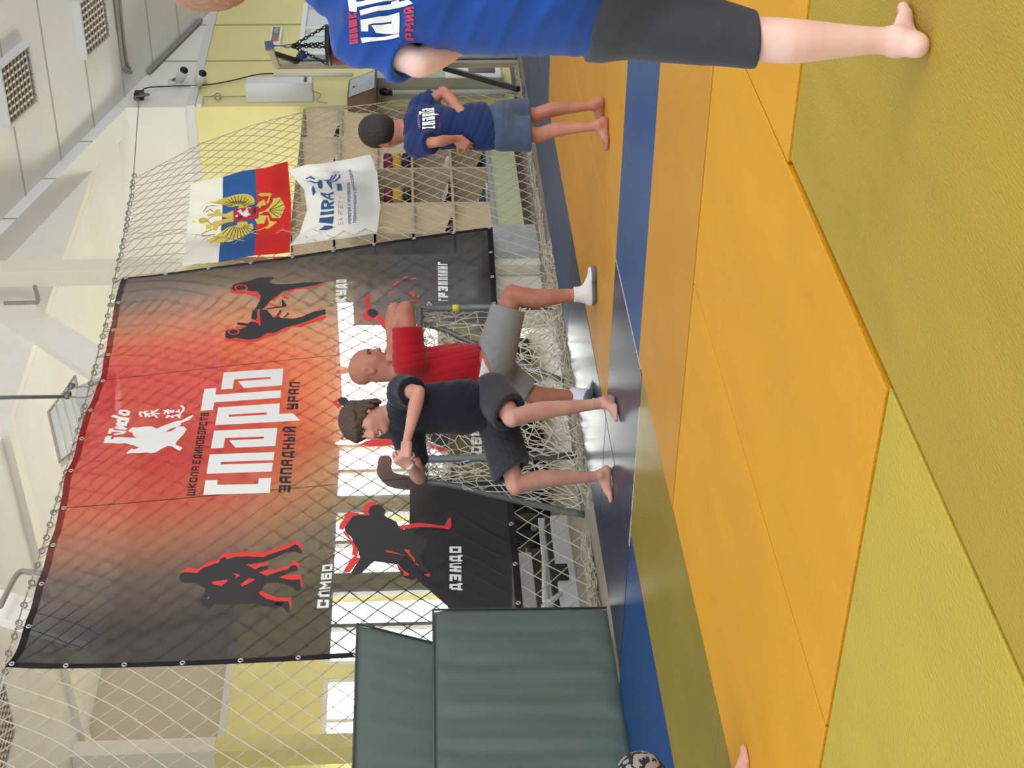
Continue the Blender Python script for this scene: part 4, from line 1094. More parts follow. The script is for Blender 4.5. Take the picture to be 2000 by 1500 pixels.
# steel stand with punching bag
M_steel = mat('galvanised_steel', rgb(126, 130, 134), .4, .6, var=.15, var_scale=9); M_bar = mat('bar_black', rgb(34, 36, 36), .4); M_cap = mat('cap_blue_plastic', rgb(30, 56, 104), .4)
M_beige = mat('bar_beige_steel', rgb(168, 160, 142), .45)
YS = 6.62
pt = on_y(541, 128, YS); 
root = thing('bag_stand', 'steel wall stand with black braces and blue end caps carrying the punching bag', 'stand', (pt.x, YS, FZ))
bm = BM(); box(bm, (pt.x - .03, YS - .03, FZ), (pt.x + .03, YS + .03, pt.z), .004); part('post', bm, M_beige, root)
q = on_y(700, 118, YS); bm = BM(); box(bm, (q.x - .06, YS - .045, FZ), (q.x + .05, YS + .045, on_y(592, 118, YS).z), .006); part('post', bm, M_steel, root)
e = on_y(526, 89, YS - .55)
arm_a = Vector((pt.x, YS, pt.z)); 
bm = BM(); tube(bm, [arm_a, e], .04, 4); part('arm', bm, M_beige, root)
bm = BM(); tube(bm, [e - (e - arm_a).normalized() * .05, e + (e - arm_a).normalized() * .03], .055, 4); part('end_cap', bm, M_cap, root)
br0 = arm_a + (e - arm_a) * .62; br1 = on_y(586, 121, YS)
bm = BM(); tube(bm, [br0, br1], .035, 4); part('brace', bm, M_bar, root)
bm = BM(); tube(bm, [br1 + Vector((-.02, 0, .02)), br1 + Vector((.06, -.06, -.03))], .05, 10); part('end_cap', bm, M_cap, root)
b0 = on_y(868, 133, YS); b1 = on_y(1012, 174, 6.45)
bm = BM(); tube(bm, [b0, b1], .035, 4); part('brace', bm, M_bar, root)
bm = BM(); box(bm, (b1.x - .08, b1.y - .06, FZ), (b1.x + .08, b1.y + .08, FZ + .012), .002); part('base_plate', bm, M_steel, root)
# punching bag
hk = e + Vector((0, 0, -.05))
rg = on_y(563, 90, e.y); top = on_y(639, 88, e.y)
R_ = 0.19
root = thing('punching_bag', 'dark red punching bag hanging on black chains behind the shirt of the person in blue', 'punching bag', (top.x, e.y, top.z - 1.15))
bm = BM()
prof = [(0.0, R_ * .6), (.01, R_ * .95), (.03, R_), (1.12, R_), (1.15, R_ * .9)]
tube(bm, [(top.x, e.y, top.z - z) for z, r in prof], 1, 28, radii=[r for z, r in prof]); part('bag', bm, mat('red_leather', rgb(112, 26, 32), .35, var=.1, var_scale=5), root, True)
bm = BM(); tube(bm, [(top.x, e.y, top.z + .012), (top.x, e.y, top.z - .045)], R_ + .006, 28); part('black_rim', bm, M_blk, root, True)
bm = BM(); ringmesh(bm, rg, (0, -1, .1), .035, .008, 14, 6); part('hanging_ring', bm, M_steel, root, True)
bm = BM(); tube(bm, [hk + Vector((0, 0, .04)), rg + Vector((0, 0, .03))], .008, 6); part('carabiner', bm, M_steel, root, True)
M_chain = mat('black_chain', rgb(46, 46, 42), .4, .7)
for k in range(4):
    a_ = k * math.pi / 2 + .5
    tgt = Vector((top.x + R_ * .92 * math.cos(a_), e.y + R_ * .92 * math.sin(a_), top.z + .01)); st = rg + Vector((0, 0, -.035))
    bm = BM(); n_ = 11
    for j in range(n_):
        c0 = st + (tgt - st) * ((j + .5) / n_); d = (tgt - st).normalized(); o1 = d.orthogonal().normalized(); o1 = o1 if j % 2 else d.cross(o1)
        Ln = (tgt - st).length / n_ * .66
        tube(bm, [c0 + d * Ln * math.cos(t) + o1 * .014 * math.sin(t) for t in [2 * math.pi * m / 10 for m in range(10)]], .0055, 5, closed=True)
    part('chain', bm, M_chain, root, True)
bm = BM()
for k in range(6):
    a_ = k * math.pi / 3; ball(bm, (top.x + R_ * math.cos(a_), e.y + R_ * math.sin(a_), top.z - .10), .009, 8, 6)
part('rivet', bm, M_steel, root, True)

# conduits and cables near the ceiling
M_cond = mat('conduit_grey', rgb(150, 146, 138), .5)
def cable(label, pts, r, m=M_cond, name='cable', cat='cable', smooth=True):
    bm = BM(); tube(bm, curve_pts(pts, 6), r, 6); o = obj(name, bm, m, None, True); tag(o, label, cat); return o
def on_roof(px, py, off=.03):
    d = ray(px, py); t = (4.17 - S * 15.73 - CAM_H - off) / (d.z - S * d.x); return CAM + d * t
cable('grey conduit running across the ceiling and bending down beside the wall corner', [on_roof(222, -30), on_roof(228, 20), on_roof(234, 70), on_roof(240, 120), on_roof(246, 138), on_roof(256, 141)], .022, name='conduit', cat='conduit')
cable('second thinner conduit beside the first one on the ceiling panels', [on_roof(232, -30), on_roof(236, 20), on_roof(241, 70), on_roof(247, 120), on_roof(254, 134)], .014, name='conduit', cat='conduit')
cable('bundle of grey cables along the joint of ceiling and white wall', [(on_y(x_, y_, 7.17).x, 7.165, roof_z(on_y(x_, y_, 7.17).x) - .03) for x_, y_ in ((256, 142), (275, 124), (300, 100), (322, 78), (342, 57), (352, 40))], .025)
cable('black cable from the rope anchor drooping along the wall to the air purifier', [on_y(276, 178, 7.15), on_y(290, 171, 7.15), on_y(340, 168, 7.17), on_y(400, 166, 7.17), on_y(450, 158, 7.17), on_y(500, 146, 7.17), on_y(535, 144, 7.17), on_y(570, 149, 7.17), on_y(600, 155, 7.17)], .007, M_bar)
cable('thin cable with a coiled loop between the junction box and the air purifier', [on_y(396, 189, 7.17), on_y(415, 188, 7.17), on_y(424, 182, 7.17), on_y(432, 188, 7.17), on_y(425, 195, 7.17), on_y(420, 188, 7.17), on_y(440, 189, 7.17), on_y(480, 188, 7.17)], .006)
# rope anchor
root = thing('rope_anchor', 'dark clamp with a dangling chain end fixing the net rope to the white wall', 'anchor', tuple(hook))
bm = BM(); box(bm, (hook.x - .05, 7.12, hook.z - .05), (hook.x + .05, YW, hook.z + .05), .01); part('clamp', bm, M_blk, root)
bm = BM(); tube(bm, curve_pts([hook + Vector((-.03, -.03, 0)), hook + Vector((-.10, -.05, -.12)), hook + Vector((-.16, -.05, .02)), hook + Vector((-.26, -.06, -.03))]), .012, 6); part('chain_end', bm, M_steel, root, True)
# cameras
def cctv(label, p, q, y):
    a = on_y(p[0], p[1], y); b = on_y(q[0], q[1], y - .12)
    root = thing('security_camera', label, 'camera', (a.x, YW, a.z))
    bm = BM(); tube(bm, [(a.x, YW, a.z), (a.x, YW - .03, a.z)], .05, 14); part('mount', bm, M_trim, root, True)
    bm = BM(); tube(bm, [(a.x, YW - .03, a.z), b], .014, 8); part('bracket', bm, M_steel, root, True)
    d = Vector((-.5, -.75, -.35)).normalized()
    bm = BM(); tube(bm, [b - d * .09, b - d * .08, b + d * .09, b + d * .10], 1, 16, radii=[.03, .05, .055, .05]); part('housing', bm, M_trim, root, True)
    bm = BM(); tube(bm, [b + d * .10, b + d * .107], .042, 16); part('lens', bm, M_blk, root, True)
cctv('white security camera with a black visor on the white wall band', (337, 159), (355, 147), 7.18)
cctv('second small white security camera on the trim above the yellow wall', (396, 158), (391, 153), 7.18)
root = ybox('junction_box', 'small white junction box on the trim at the wall corner', 'box', (383, 203), (397, 187), 7.13, .07, M_trim)

# ceiling fittings: square louvred lights
M_house = mat('fitting_white', rgb(222, 224, 226), .4); M_louv = mat('louvre_mirror', rgb(196, 190, 182), .18, .9); M_dark = mat('fitting_inside', rgb(60, 50, 44), .4, .5); M_tubeg = mat('tube_glass', rgb(236, 236, 230), .2)
def ceiling_light(label, c, tilt, w=0.60):
    root = thing('ceiling_light', label, 'light', c, 'square louvred ceiling lights')
    root.rotation_euler = (0, tilt, 0)
    h = w / 2
    bm = BM()
    for lo, hi in (((-h, -h, -.09), (h, -h + .03, 0)), ((-h, h - .03, -.09), (h, h, 0)), ((-h, -h + .03, -.09), (-h + .03, h - .03, 0)), ((h - .03, -h + .03, -.09), (h, h - .03, 0))): box(bm, lo, hi, .003)
    box(bm, (-h + .03, -h + .03, -.012), (h - .03, h - .03, 0)); obj('housing', bm, M_house, root)
    bm = BM(); box(bm, (-h + .031, -h + .031, -.02), (h - .031, h - .031, -.013)); obj('reflector', bm, M_dark, root)
    for k in range(4):
        y = -h + .09 + k * (w - .18) / 3
        bm = BM(); tube(bm, [(-h + .04, y, -.04), (h - .04, y, -.04)], .014, 10); obj('lamp_tube', bm, M_tubeg, root, True)
    bm = BM(); n = 8
    for k in range(1, n):
        y = -h + .03 + (w - .06) * k / n
        prism(bm, [(-h + .032, y - .002, -.088), (-h + .032, y + .002, -.088), (-h + .032, y + .012, -.05), (-h + .032, y - .012, -.05)], (w - .064, 0, 0))
        x = -h + .03 + (w - .06) * k / n
        prism(bm, [(x - .002, -h + .032, -.086), (x + .002, -h + .032, -.086), (x + .012, -h + .032, -.052), (x - .012, -h + .032, -.052)], (0, w - .064, 0))
    obj('louvre', bm, M_louv, root)
    return root
tl_ = math.atan(-S)
def lc(px, py):
    p = on_roof(px, py, 0); return (p.x, p.y, roof_z(p.x))
ceiling_light('square mirror-louvred ceiling light, the second from the wall corner', lc(22, 165), tl_)
ceiling_light('square mirror-louvred ceiling light nearest the right wall', lc(171, 38), tl_)
p = on_z(-18, 1432, AZ); ceiling_light('louvred ceiling light at the left end of the net, in the aisle', (p.x, p.y, AZ), 0)

# rod from the ceiling holding the net rope, with a knotted end
a = on_y(128, 775, 6.90); 
root = thing('hanging_rod', 'thin steel rod from the ceiling that carries the middle of the net rope', 'rod', tuple(a))
bm = BM(); tube(bm, [a, (a.x + .02, a.y, 4.6), (a.x + .02, a.y, roof_z(a.x))], .014, 8); part('rod', bm, M_steel, root, True)
bm = BM(); tube(bm, curve_pts([a + Vector((0, 0, .03)), a + Vector((.05, 0, -.03)), a + Vector((.10, 0, .0)), a + Vector((.13, 0, -.12)), a + Vector((.05, 0, -.2)), a + Vector((-.03, -.01, -.14)), a + Vector((0, 0, -.02))]), .006, 6); part('wire_loop', bm, M_rope, root, True)
bm = BM(); ball(bm, a + Vector((.02, 0, -.01)), .04, 10, 8, (1, .7, .8)); ball(bm, a + Vector((.14, 0, -.02)), .035, 10, 8, (1, .7, .8)); part('knot', bm, M_steel, root, True)
# fluorescent batten panel on the upstand and a pale lampshade behind the banner top
q = [on_y(75, 738, 7.40), on_y(95, 808, 7.40), on_y(160, 900, 7.40), on_y(150, 800, 7.40)]
q = [on_y(95, 805, 7.40), on_y(117, 902, 7.40), on_y(172, 860, 7.40), on_y(146, 735, 7.40)]
root = thing('light_panel', 'flat white lighting panel on the sloping beam above the banner', 'light', tuple(q[0]))
bm = BM(); prism(bm, q, (0, .06, 0)); part('panel', bm, mat('panel_pale', rgb(226, 228, 214), .4), root)
bm = BM()
for k in (.25, .5, .75):
    u0 = q[0] + (q[3] - q[0]) * k; u1 = q[1] + (q[2] - q[1]) * k
    tube(bm, [u0 + Vector((0, -.004, 0)), u1 + Vector((0, -.004, 0))], .008, 6)
part('rib', bm, M_trim, root, True)
bm = BM(); tube(bm, [q[0], q[1], q[2], q[3]], .014, 6, closed=True); part('rim', bm, M_seam, root)
a = on_y(170, 775, 7.2)
root = thing('lampshade', 'pale grey round lampshade peeping over the top edge of the banner', 'lamp', (a.x, 7.2, a.z - .3))
bm = BM(); tube(bm, [(a.x, 7.2, a.z + .08), (a.x, 7.2, a.z + .05), (a.x, 7.2, a.z - .22)], 1, 24, radii=[.05, .09, .20]); part('shade', bm, mat('shade_grey', rgb(196, 196, 198), .4), root, True)
bm = BM(); tube(bm, [(a.x, 7.2, a.z + .08), (a.x, 7.2, AZ + .3)], .008, 6); part('flex', bm, M_bar, root, True)
# conduit bracket on the rafters
cable('grey pipe bending along the second rafter at the left', [on_y(0, 1185, 7.2), on_y(20, 1145, 7.2), on_y(38, 1118, 7.2), on_y(62, 1118, 7.2), on_y(82, 1120, 7.2)], .02, name='conduit', cat='conduit')
cable('thin seam pipe zigzagging over the rafter above the banner', [on_y(8, 592, 7.2), on_y(60, 591, 7.2), on_y(74, 588, 7.2), on_y(68, 560, 7.2)], .018, name='conduit', cat='conduit')

# ================================================================== left side: crash mats
def wavy_slab(bm, poly_f, nx, nz, dep):
    pass
M_green = mat('crash_mat_green', rgb(88, 103, 93), .55, bump=.15, bump_scale=160, sheen=.1)
def crash_mat(label, c_tl, c_tr, c_br, c_bl, y, dep, amp, seed):
    # front face with vertical puckers, box behind
    P = [on_y(*c, y) for c in (c_tl, c_tr, c_br, c_bl)]
    nx, nz = 70, 30
    r = random.Random(seed); ph = [r.uniform(0, 6) for _ in range(6)]
    bm = BM(); F = []; Bk = []
    for j in range(nz + 1):
        rowf = []; rowb = []
        for i in range(nx + 1):
            s, t = i / nx, j / nz
            p = (P[0] * (1 - s) + P[1] * s) * (1 - t) + (P[3] * (1 - s) + P[2] * s) * t
            ed = min(1, min(s, 1 - s) * 18) * min(1, min(t, 1 - t) * 12)
            d = amp * ed * (0.5 * math.sin(s * 46 + ph[0] + .5 * math.sin(t * 5)) + .3 * math.sin(s * 83 + ph[1]) + .4 * math.sin(s * 21 + 2 * t + ph[2]) * math.sin(t * 4 + ph[3]))
            rnd = (1 - min(1, min(s, 1 - s) * 30)) * .012 + (1 - min(1, min(t, 1 - t) * 16)) * .012
            rowf.append(bm.verts.new(p + Vector((0, -d + rnd, 0)))); rowb.append(bm.verts.new(p + Vector((0, dep, 0))))
        F.append(rowf); Bk.append(rowb)
    for j in range(nz):
        for i in range(nx):
            bm.faces.new((F[j][i], F[j + 1][i], F[j + 1][i + 1], F[j][i + 1])); bm.faces.new((Bk[j][i], Bk[j][i + 1], Bk[j + 1][i + 1], Bk[j + 1][i]))
    for i in range(nx):
        bm.faces.new((F[0][i], F[0][i + 1], Bk[0][i + 1], Bk[0][i])); bm.faces.new((F[nz][i + 1], F[nz][i], Bk[nz][i], Bk[nz][i + 1]))
    for j in range(nz):
        bm.faces.new((F[j][0], Bk[j][0], Bk[j + 1][0], F[j + 1][0])); bm.faces.new((F[j + 1][nx], Bk[j + 1][nx], Bk[j][nx], F[j][nx]))
    bmesh.ops.recalc_face_normals(bm, faces=bm.faces[:])
    root = thing('crash_mat', label, 'mat', tuple((P[2] + P[3]) / 2))
    part('cover', bm, M_green, root, True)
    bm = BM(); tube(bm, [P[0] + Vector((0, .004, 0)), P[1] + Vector((0, .004, 0)), P[2] + Vector((0, .004, 0))], .007, 6); part('piping', bm, mat('piping_green', rgb(70, 84, 76), .5), root, True)
    return root
f0 = on_z(1185, 1186, 0.0)
YG = 6.215
crash_mat('big dark green crash mat standing on its edge in front, with puckered cover', (849, 1640), (846, 1190), (1185, 1186), (1262, 1640), YG, .28, .020, 4)
crash_mat('taller dark green crash mat leaning behind the puckered one, slanted right edge', (685, 1640), (697, 1217), (1150, 1330), (1170, 1640), YG + .36, .16, .006, 9)

# ================================================================== small goal
M_goal = mat('goal_tube_grey', rgb(112, 118, 118), .4, .3)
YP, YQ = 6.30, 6.74
gl_t = on_y(826, 897, YP); gr_t = on_y(819, 603, YP)
gl_b = Vector((gl_t.x, YP, FZ)); gr_b = Vector((gr_t.x, YP, FZ))
GZ = (gl_t.z + gr_t.z) / 2; gl_t.z = GZ; gr_t.z = GZ
goal = thing('goal', 'small grey tube goal with slack cream netting standing behind the two sparring people', 'goal', ((gl_b.x + gr_b.x) / 2, 6.4, FZ))
lb = on_y(1125, 1006, YQ); rb = Vector((gr_b.x - .35, YQ, FZ)); lb.z = FZ
for nm, t_, b_ in (('post', gl_t, gl_b), ('post', gr_t, gr_b)):
    bm = BM(); tube(bm, [b_, t_], .024, 12); part(nm, bm, M_goal, goal, True)
bm = BM(); tube(bm, [gl_t, gr_t], .024, 12); part('crossbar', bm, M_goal, goal, True)
def stay_pts(t_, b_, top2):
    return curve_pts([t_, t_ + (top2 - t_) * .7, top2, top2 + (b_ - top2) * .12 + Vector((0, 0, -.05)), top2 + (b_ - top2) * .5, b_], 6)
l2 = on_y(833, 940, 6.55); r2 = on_y(824, 632, 6.50)
Ls = stay_pts(gl_t, lb, l2); Rs = stay_pts(gr_t, rb, r2)
bm = BM(); tube(bm, Ls, .022, 10); part('back_stay', bm, M_goal, goal, True)
bm = BM(); tube(bm, Rs, .022, 10); part('back_stay', bm, M_goal, goal, True)
bm = BM(); tube(bm, [lb, rb], .02, 10); part('ground_bar', bm, M_goal, goal, True)
bm = BM(); yt = on_y(889, 603, YP); tube(bm, [(gr_t.x, YP, yt.z + .02), (gr_t.x, YP, yt.z - .03)], .027, 12); part('yellow_tape', bm, mat('tape_yellow', rgb(226, 214, 40), .5), goal, True)
# slack netting of the goal: back and both sides as cords
def ev_line(P, s):
    n = len(P) - 1; q = s * n; i = min(int(q), n - 1); return P[i].lerp(P[i + 1], q - i)
segs = []; kn = []
def net_patch(A, B, nu, nv, sag, seed, jit=.02):
    # A(t), B(t): two border lines; diamonds between them
    r = random.Random(seed); grid = {}
    for j in range(2 * nv + 1):
        for i in range(2 * nu + 1):
            s, t = i / (2 * nu), j / (2 * nv)
            p = A(t).lerp(B(t), s)
            bulge = math.sin(math.pi * s) * sag
            p = p + Vector((r.gauss(0, jit), bulge + r.gauss(0, jit), r.gauss(0, jit) - .02 * math.sin(math.pi * s)))
            p.z = max(p.z, FZ + .01)
            grid[i, j] = p
    for j in range(2 * nv):
        for i in range(2 * nu):
            if (i + j) % 2 == 0: segs.append((grid[i, j], grid[i + 1, j + 1])); kn.append(grid[i, j])
            else: segs.append((grid[i + 1, j], grid[i, j + 1]))
net_patch(lambda t: ev_line(Ls, t), lambda t: ev_line(Rs, t), 19, 12, 0.02, 1, .017)
net_patch(lambda t: gl_t.lerp(gl_b, t), lambda t: ev_line(Ls, min(1, t * .98 + .02)), 5, 11, .0, 2, .014)
net_patch(lambda t: gr_t.lerp(gr_b, t), lambda t: ev_line(Rs, min(1, t * .98 + .02)), 5, 11, .0, 3, .016)
# front skirt of slack net gathered on the lower third
fr_a = gl_b + Vector((-.45, .10, .0)); 
net_patch(lambda t: (gl_b + Vector((-.1, -.06, .42 - .44 * t))), lambda t: (gr_b + Vector((0, -.06, .40 - .42 * t))), 22, 5, -.02, 4, .024)
o = cord_mesh('netting', segs, .0036, mat('goal_cord_white', rgb(222, 216, 200), .8), goal, knots=kn); o.location = -Vector(goal.location)

# ================================================================== fitness equipment behind the banner
M_pw = mat('machine_white', rgb(222, 226, 228), .35); M_pd = mat('machine_black', rgb(26, 27, 28), .4)
def P8(px, py, y=8.0): return on_y(px, py, y)
root = thing('exercise_bike', 'black exercise bike seen under and dimly through the banner', 'exercise bike', (P8(1140, 1035).x, 8.0, FZ))
c = P8(1036, 1036); 
bm = BM(); disc(bm, c, (0, -1, 0), .185, .05, 36); part('flywheel', bm, M_pd, root, True)
bm = BM(); disc(bm, c + Vector((-.02, -.04, -.03)), (0, -1, 0), .03, .03, 16); part('hub', bm, mat('hub_grey', rgb(150, 150, 148), .4), root, True)
def rod(nm, pts, r, m=M_pd): 
    bm = BM(); tube(bm, [P8(*q) for q in pts], r, 10); return part(nm, bm, m, root, True)
rod('frame_tube', [(1036, 1036), (960, 1010), (900, 960)], .05); rod('seat_post', [(960, 975), (800, 940)], .05); rod('handlebar_post', [(930, 1040), (800, 1120)], .06)
bm = BM(); tube(bm, curve_pts([P8(752, 900), P8(752, 925), P8(775, 940), P8(830, 945)]), .06, 10); part('saddle', bm, M_pd, root, True)
rod('handlebar', [(800, 1120), (785, 1090), (800, 1065)], .05)
prp = [P8(800, 920, 8.1), P8(800, 1100, 8.1), P8(880, 1170, 8.1), P8(1000, 1190, 8.1), P8(1000, 940, 8.1), P8(880, 930, 8.1)]
bm = BM(); prism(bm, prp, (0, .12, 0)); bmesh.ops.bevel(bm, geom=bm.edges[:], offset=.02, segments=2, affect='EDGES'); part('shroud', bm, M_pd, root)
rod('foot_bar', [(1128, 985), (1128, 1090)], .03)
bm = BM()
root = thing('treadmill', 'white treadmill frame lying low behind the net, left of the goal', 'treadmill', (P8(1140, 1120, 7.6).x, 7.6, FZ))
def bar7(nm, p0, p1, y, dep, m, bev=.006):
    a = on_y(p0[0], p0[1], y); b = on_y(p1[0], p1[1], y); bm = BM()
    box(bm, (min(a.x, b.x), y, min(a.z, b.z)), (max(a.x, b.x), y + dep, max(a.z, b.z)), bev); return part(nm, bm, m, root)
bar7('side_rail', (1098, 1195), (1128, 1005), 7.55, .08, M_pw); bar7('side_rail', (1072, 1195), (1084, 1010), 7.75, .06, M_pw)
bar7('belt', (1086, 1195), (1096, 1010), 7.64, .5, M_pd); bar7('hood', (1020, 1195), (1038, 1078), 7.9, .3, M_pw)
bar7('grip', (1088, 1128), (1108, 1100), 7.52, .05, M_pd)
bm.free()
bm = BM(); tube(bm, [on_y(1062, 1070, 7.6), on_y(1063, 1175, 7.6)], .016, 10); part('cross_tube', bm, M_lite, root, True)
bm = BM(); tube(bm, [on_y(1095, 1160, 7.5), on_y(1060, 1185, 7.5)], .02, 8); part('strut', bm, M_pw, root, True)
a = on_y(1040, 1180, 8.3); b = on_y(1098, 1010, 8.3)
bm = BM(); nx = 40
for i in range(nx + 1): pass
box(bm, (min(a.x, b.x) - .4, 8.3, FZ), (max(a.x, b.x), 8.42, a.z), .02)
o = obj('bench_cover', bm, mat('cover_grey', rgb(130, 126, 120), .8, var=.3, var_scale=14, stretch=(6, 1, 1))); tag(o, 'grey fabric covered bench behind the treadmill', 'bench')

# weights standing in the aisle behind the goal
bm = BM(); box(bm, (10.4, 8.5, FZ), (13.2, 8.9, FZ + .46), .02)
o = obj('gym_bench', bm, mat('bench_dark_vinyl', rgb(58, 60, 62), .6)); tag(o, 'long dark padded bench in the aisle behind the goal net', 'bench')
M_iron = mat('plate_black_rubber', rgb(22, 22, 23), .5)
for k, (x, r) in enumerate(((10.45, .20), (10.86, .17), (11.28, .20), (11.68, .15), (12.06, .19))):
    root = thing('weight_plate', 'black round weight plate leaning in the row behind the goal net', 'weight plate', (x, 8.3, FZ), 'weight plates behind the goal')
    c = Vector((x, 8.33, FZ + r)); n_ = Vector((0.15 * (k % 3 - 1), -1, .22))
    bm = BM(); disc(bm, c, n_, r, .035, 32); part('plate', bm, M_iron, root, True)
    bm = BM(); ringmesh(bm, c + n_.normalized() * .02, n_, r * .8, .012, 28, 6); part('rim', bm, M_pd, root, True)
    bm = BM(); disc(bm, c + n_.normalized() * .006, n_, .03, .04, 16); part('hub', bm, M_steel, root, True)

# white cupboard and black bag between the shelf and the banner
ca = on_y(692, 492, 7.5); cb = on_y(780, 458, 7.5)
x0, x1 = min(ca.x, sx[-1] - .55), sx[-1] - .03
root = thing('storage_cupboard', 'white cupboard standing between the shoe shelf and the banner edge', 'cupboard', ((x0 + x1) / 2, 7.6, FZ))
bm = BM(); box(bm, (x0, 7.45, FZ), (x1, 7.85, ca.z), .006); part('body', bm, M_lite, root)
zd = on_y(727, 475, 7.44).z
bm = BM(); box(bm, (x0 + .02, 7.442, FZ + .1), (x1 - .02, 7.45, zd - .03), .003); part('door', bm, M_lite, root)
bm = BM(); box(bm, (x0 + .02, 7.444, zd - .02), (x1 - .02, 7.45, zd + .03)); part('gap', bm, M_blk, root)
bg = on_y(800, 464, 7.36)
root = thing('sports_bag', 'black bag hanging in front of the white cupboard by the banner edge', 'bag', (bg.x, 7.36, bg.z - .25))
bm = BM(); bg.x = min(bg.x, sx[-1] - .22); ball(bm, (bg.x, 7.34, bg.z - .05), .2, 16, 12, (.75, .45, 1.05)); part('body', bm, M_blk, root, True)
bm = BM(); tube(bm, curve_pts([(bg.x - .08, 7.36, bg.z + .1), (bg.x - .03, 7.40, bg.z + .32), (bg.x + .03, 7.40, bg.z + .32), (bg.x + .08, 7.36, bg.z + .1)]), .012, 6); part('strap', bm, M_blk, root, True)
wp0 = on_y(534, 147, 7.15); wp1 = on_y(690, 147, 7.15)
bm = BM(); tube(bm, [(wp0.x, 7.15, wp0.z), (wp0.x, 7.15, wp1.z)], .022, 10); o = obj('cable_duct', bm, M_trim, None, True); tag(o, 'white vertical cable duct on the wall between air purifier and bag stand', 'duct')
# ================================================================== smooth solid modelling for the people
class Vol:
    def __init__(s, lo, hi, h):
        s.h = h; s.lo = np.array(lo, float)
        s.n = np.ceil((np.array(hi) - s.lo) / h).astype(int) + 1
        s.d = np.full(s.n, 1.0, np.float32)
        s.ax = [s.lo[i] + np.arange(s.n[i]) * h for i in range(3)]
    def sub(s, lo, hi):
        a = np.clip(np.floor((np.array(lo) - s.lo) / s.h).astype(int), 0, s.n - 1)
        b = np.clip(np.ceil((np.array(hi) - s.lo) / s.h).astype(int) + 1, 1, s.n)
        if np.any(b <= a): return None
        sl = tuple(slice(a[i], b[i]) for i in range(3))
        X, Y, Z = np.meshgrid(*[s.ax[i][sl[i]].astype(np.float32) for i in range(3)], indexing='ij')
        return sl, X, Y, Z
    def _put(s, prim, k, mode):
        f, lo, hi = prim
        m = max(k, 0.02) + 3 * s.h
        r = s.sub(np.array(lo) - m, np.array(hi) + m)
        if r is None: return
        sl, X, Y, Z = r
        p = f(X, Y, Z); d = s.d[sl]
        if mode == 'add':
            if k <= 0: s.d[sl] = np.minimum(d, p)
            else:
                h = np.clip(0.5 + 0.5 * (d - p) / k, 0, 1); s.d[sl] = d * (1 - h) + p * h - k * h * (1 - h)
        elif mode == 'cut':
            p = -p
            if k <= 0: s.d[sl] = np.maximum(d, p)
            else:
                h = np.clip(0.5 - 0.5 * (d - p) / k, 0, 1); s.d[sl] = d * (1 - h) + p * h + k * h * (1 - h)
    def add(s, prim, k=0.03): s._put(prim, k, 'add')
    def cut(s, prim, k=0.0): s._put(prim, k, 'cut')
    def plane(s, p, n, k=0.0):
        # keep the side where (x - p) . n < 0
        n = Vector(n).normalized()
        X, Y, Z = np.meshgrid(*[a.astype(np.float32) for a in s.ax], indexing='ij')
        q = (X - p[0]) * n.x + (Y - p[1]) * n.y + (Z - p[2]) * n.z
        s.d = np.maximum(s.d, q.astype(np.float32))
    def ripple(s, fn, amp):
        X, Y, Z = np.meshgrid(*[a.astype(np.float32) for a in s.ax], indexing='ij')
        s.d = s.d + amp * fn(X, Y, Z).astype(np.float32)
    def mesh(s):
        d = s.d; n = s.n; neg = d < 0
        cor = [(i, j, k) for i in (0, 1) for j in (0, 1) for k in (0, 1)]
        cs = lambda a, c: a[c[0]:n[0] - 1 + c[0], c[1]:n[1] - 1 + c[1], c[2]:n[2] - 1 + c[2]]
        cnt = sum(cs(neg, c).astype(np.int8) for c in cor)
        act = (cnt > 0) & (cnt < 8)
        idx = np.full(act.shape, -1, np.int64); ii = np.argwhere(act); idx[act] = np.arange(len(ii))
        val = {c: cs(d, c)[act] for c in cor}
        P = np.zeros((len(ii), 3)); W = np.zeros(len(ii))
        for a in cor:
            for ax in range(3):
                if a[ax] == 0:
                    b = list(a); b[ax] = 1; b = tuple(b)
                    va, vb = val[a], val[b]; m = (va < 0) != (vb < 0)
                    t = np.where(m, va / np.where(m, va - vb, 1), 0)
                    q = np.tile(np.array(a, float), (len(ii), 1)); q[:, ax] += t
                    P[m] += q[m]; W[m] += 1
        P = (P / W[:, None] + ii) * s.h + s.lo
        Q = []
        for ax in range(3):
            o = [0, 1, 2]; o.remove(ax); u, v = o
            sl0 = [slice(1, n[i] - 1) for i in range(3)]; sl0[ax] = slice(0, n[ax] - 1)
            sl1 = list(sl0); sl1[ax] = slice(1, n[ax])
            A = neg[tuple(sl0)]; B = neg[tuple(sl1)]
            for flip, M in ((False, A & ~B), (True, ~A & B)):
                e = np.argwhere(M)
                if not len(e): continue
                e = e + np.array([0 if i == ax else 1 for i in range(3)])
                def cell(du, dv):
                    c = e.copy(); c[:, u] += du; c[:, v] += dv; return idx[c[:, 0], c[:, 1], c[:, 2]]
                q = np.stack([cell(-1, -1), cell(0, -1), cell(0, 0), cell(-1, 0)], axis=1)
                if flip ^ (ax == 1): q = q[:, ::-1]
                Q.append(q)
        F = np.concatenate(Q); F = F[(F >= 0).all(axis=1)]
        return P, F
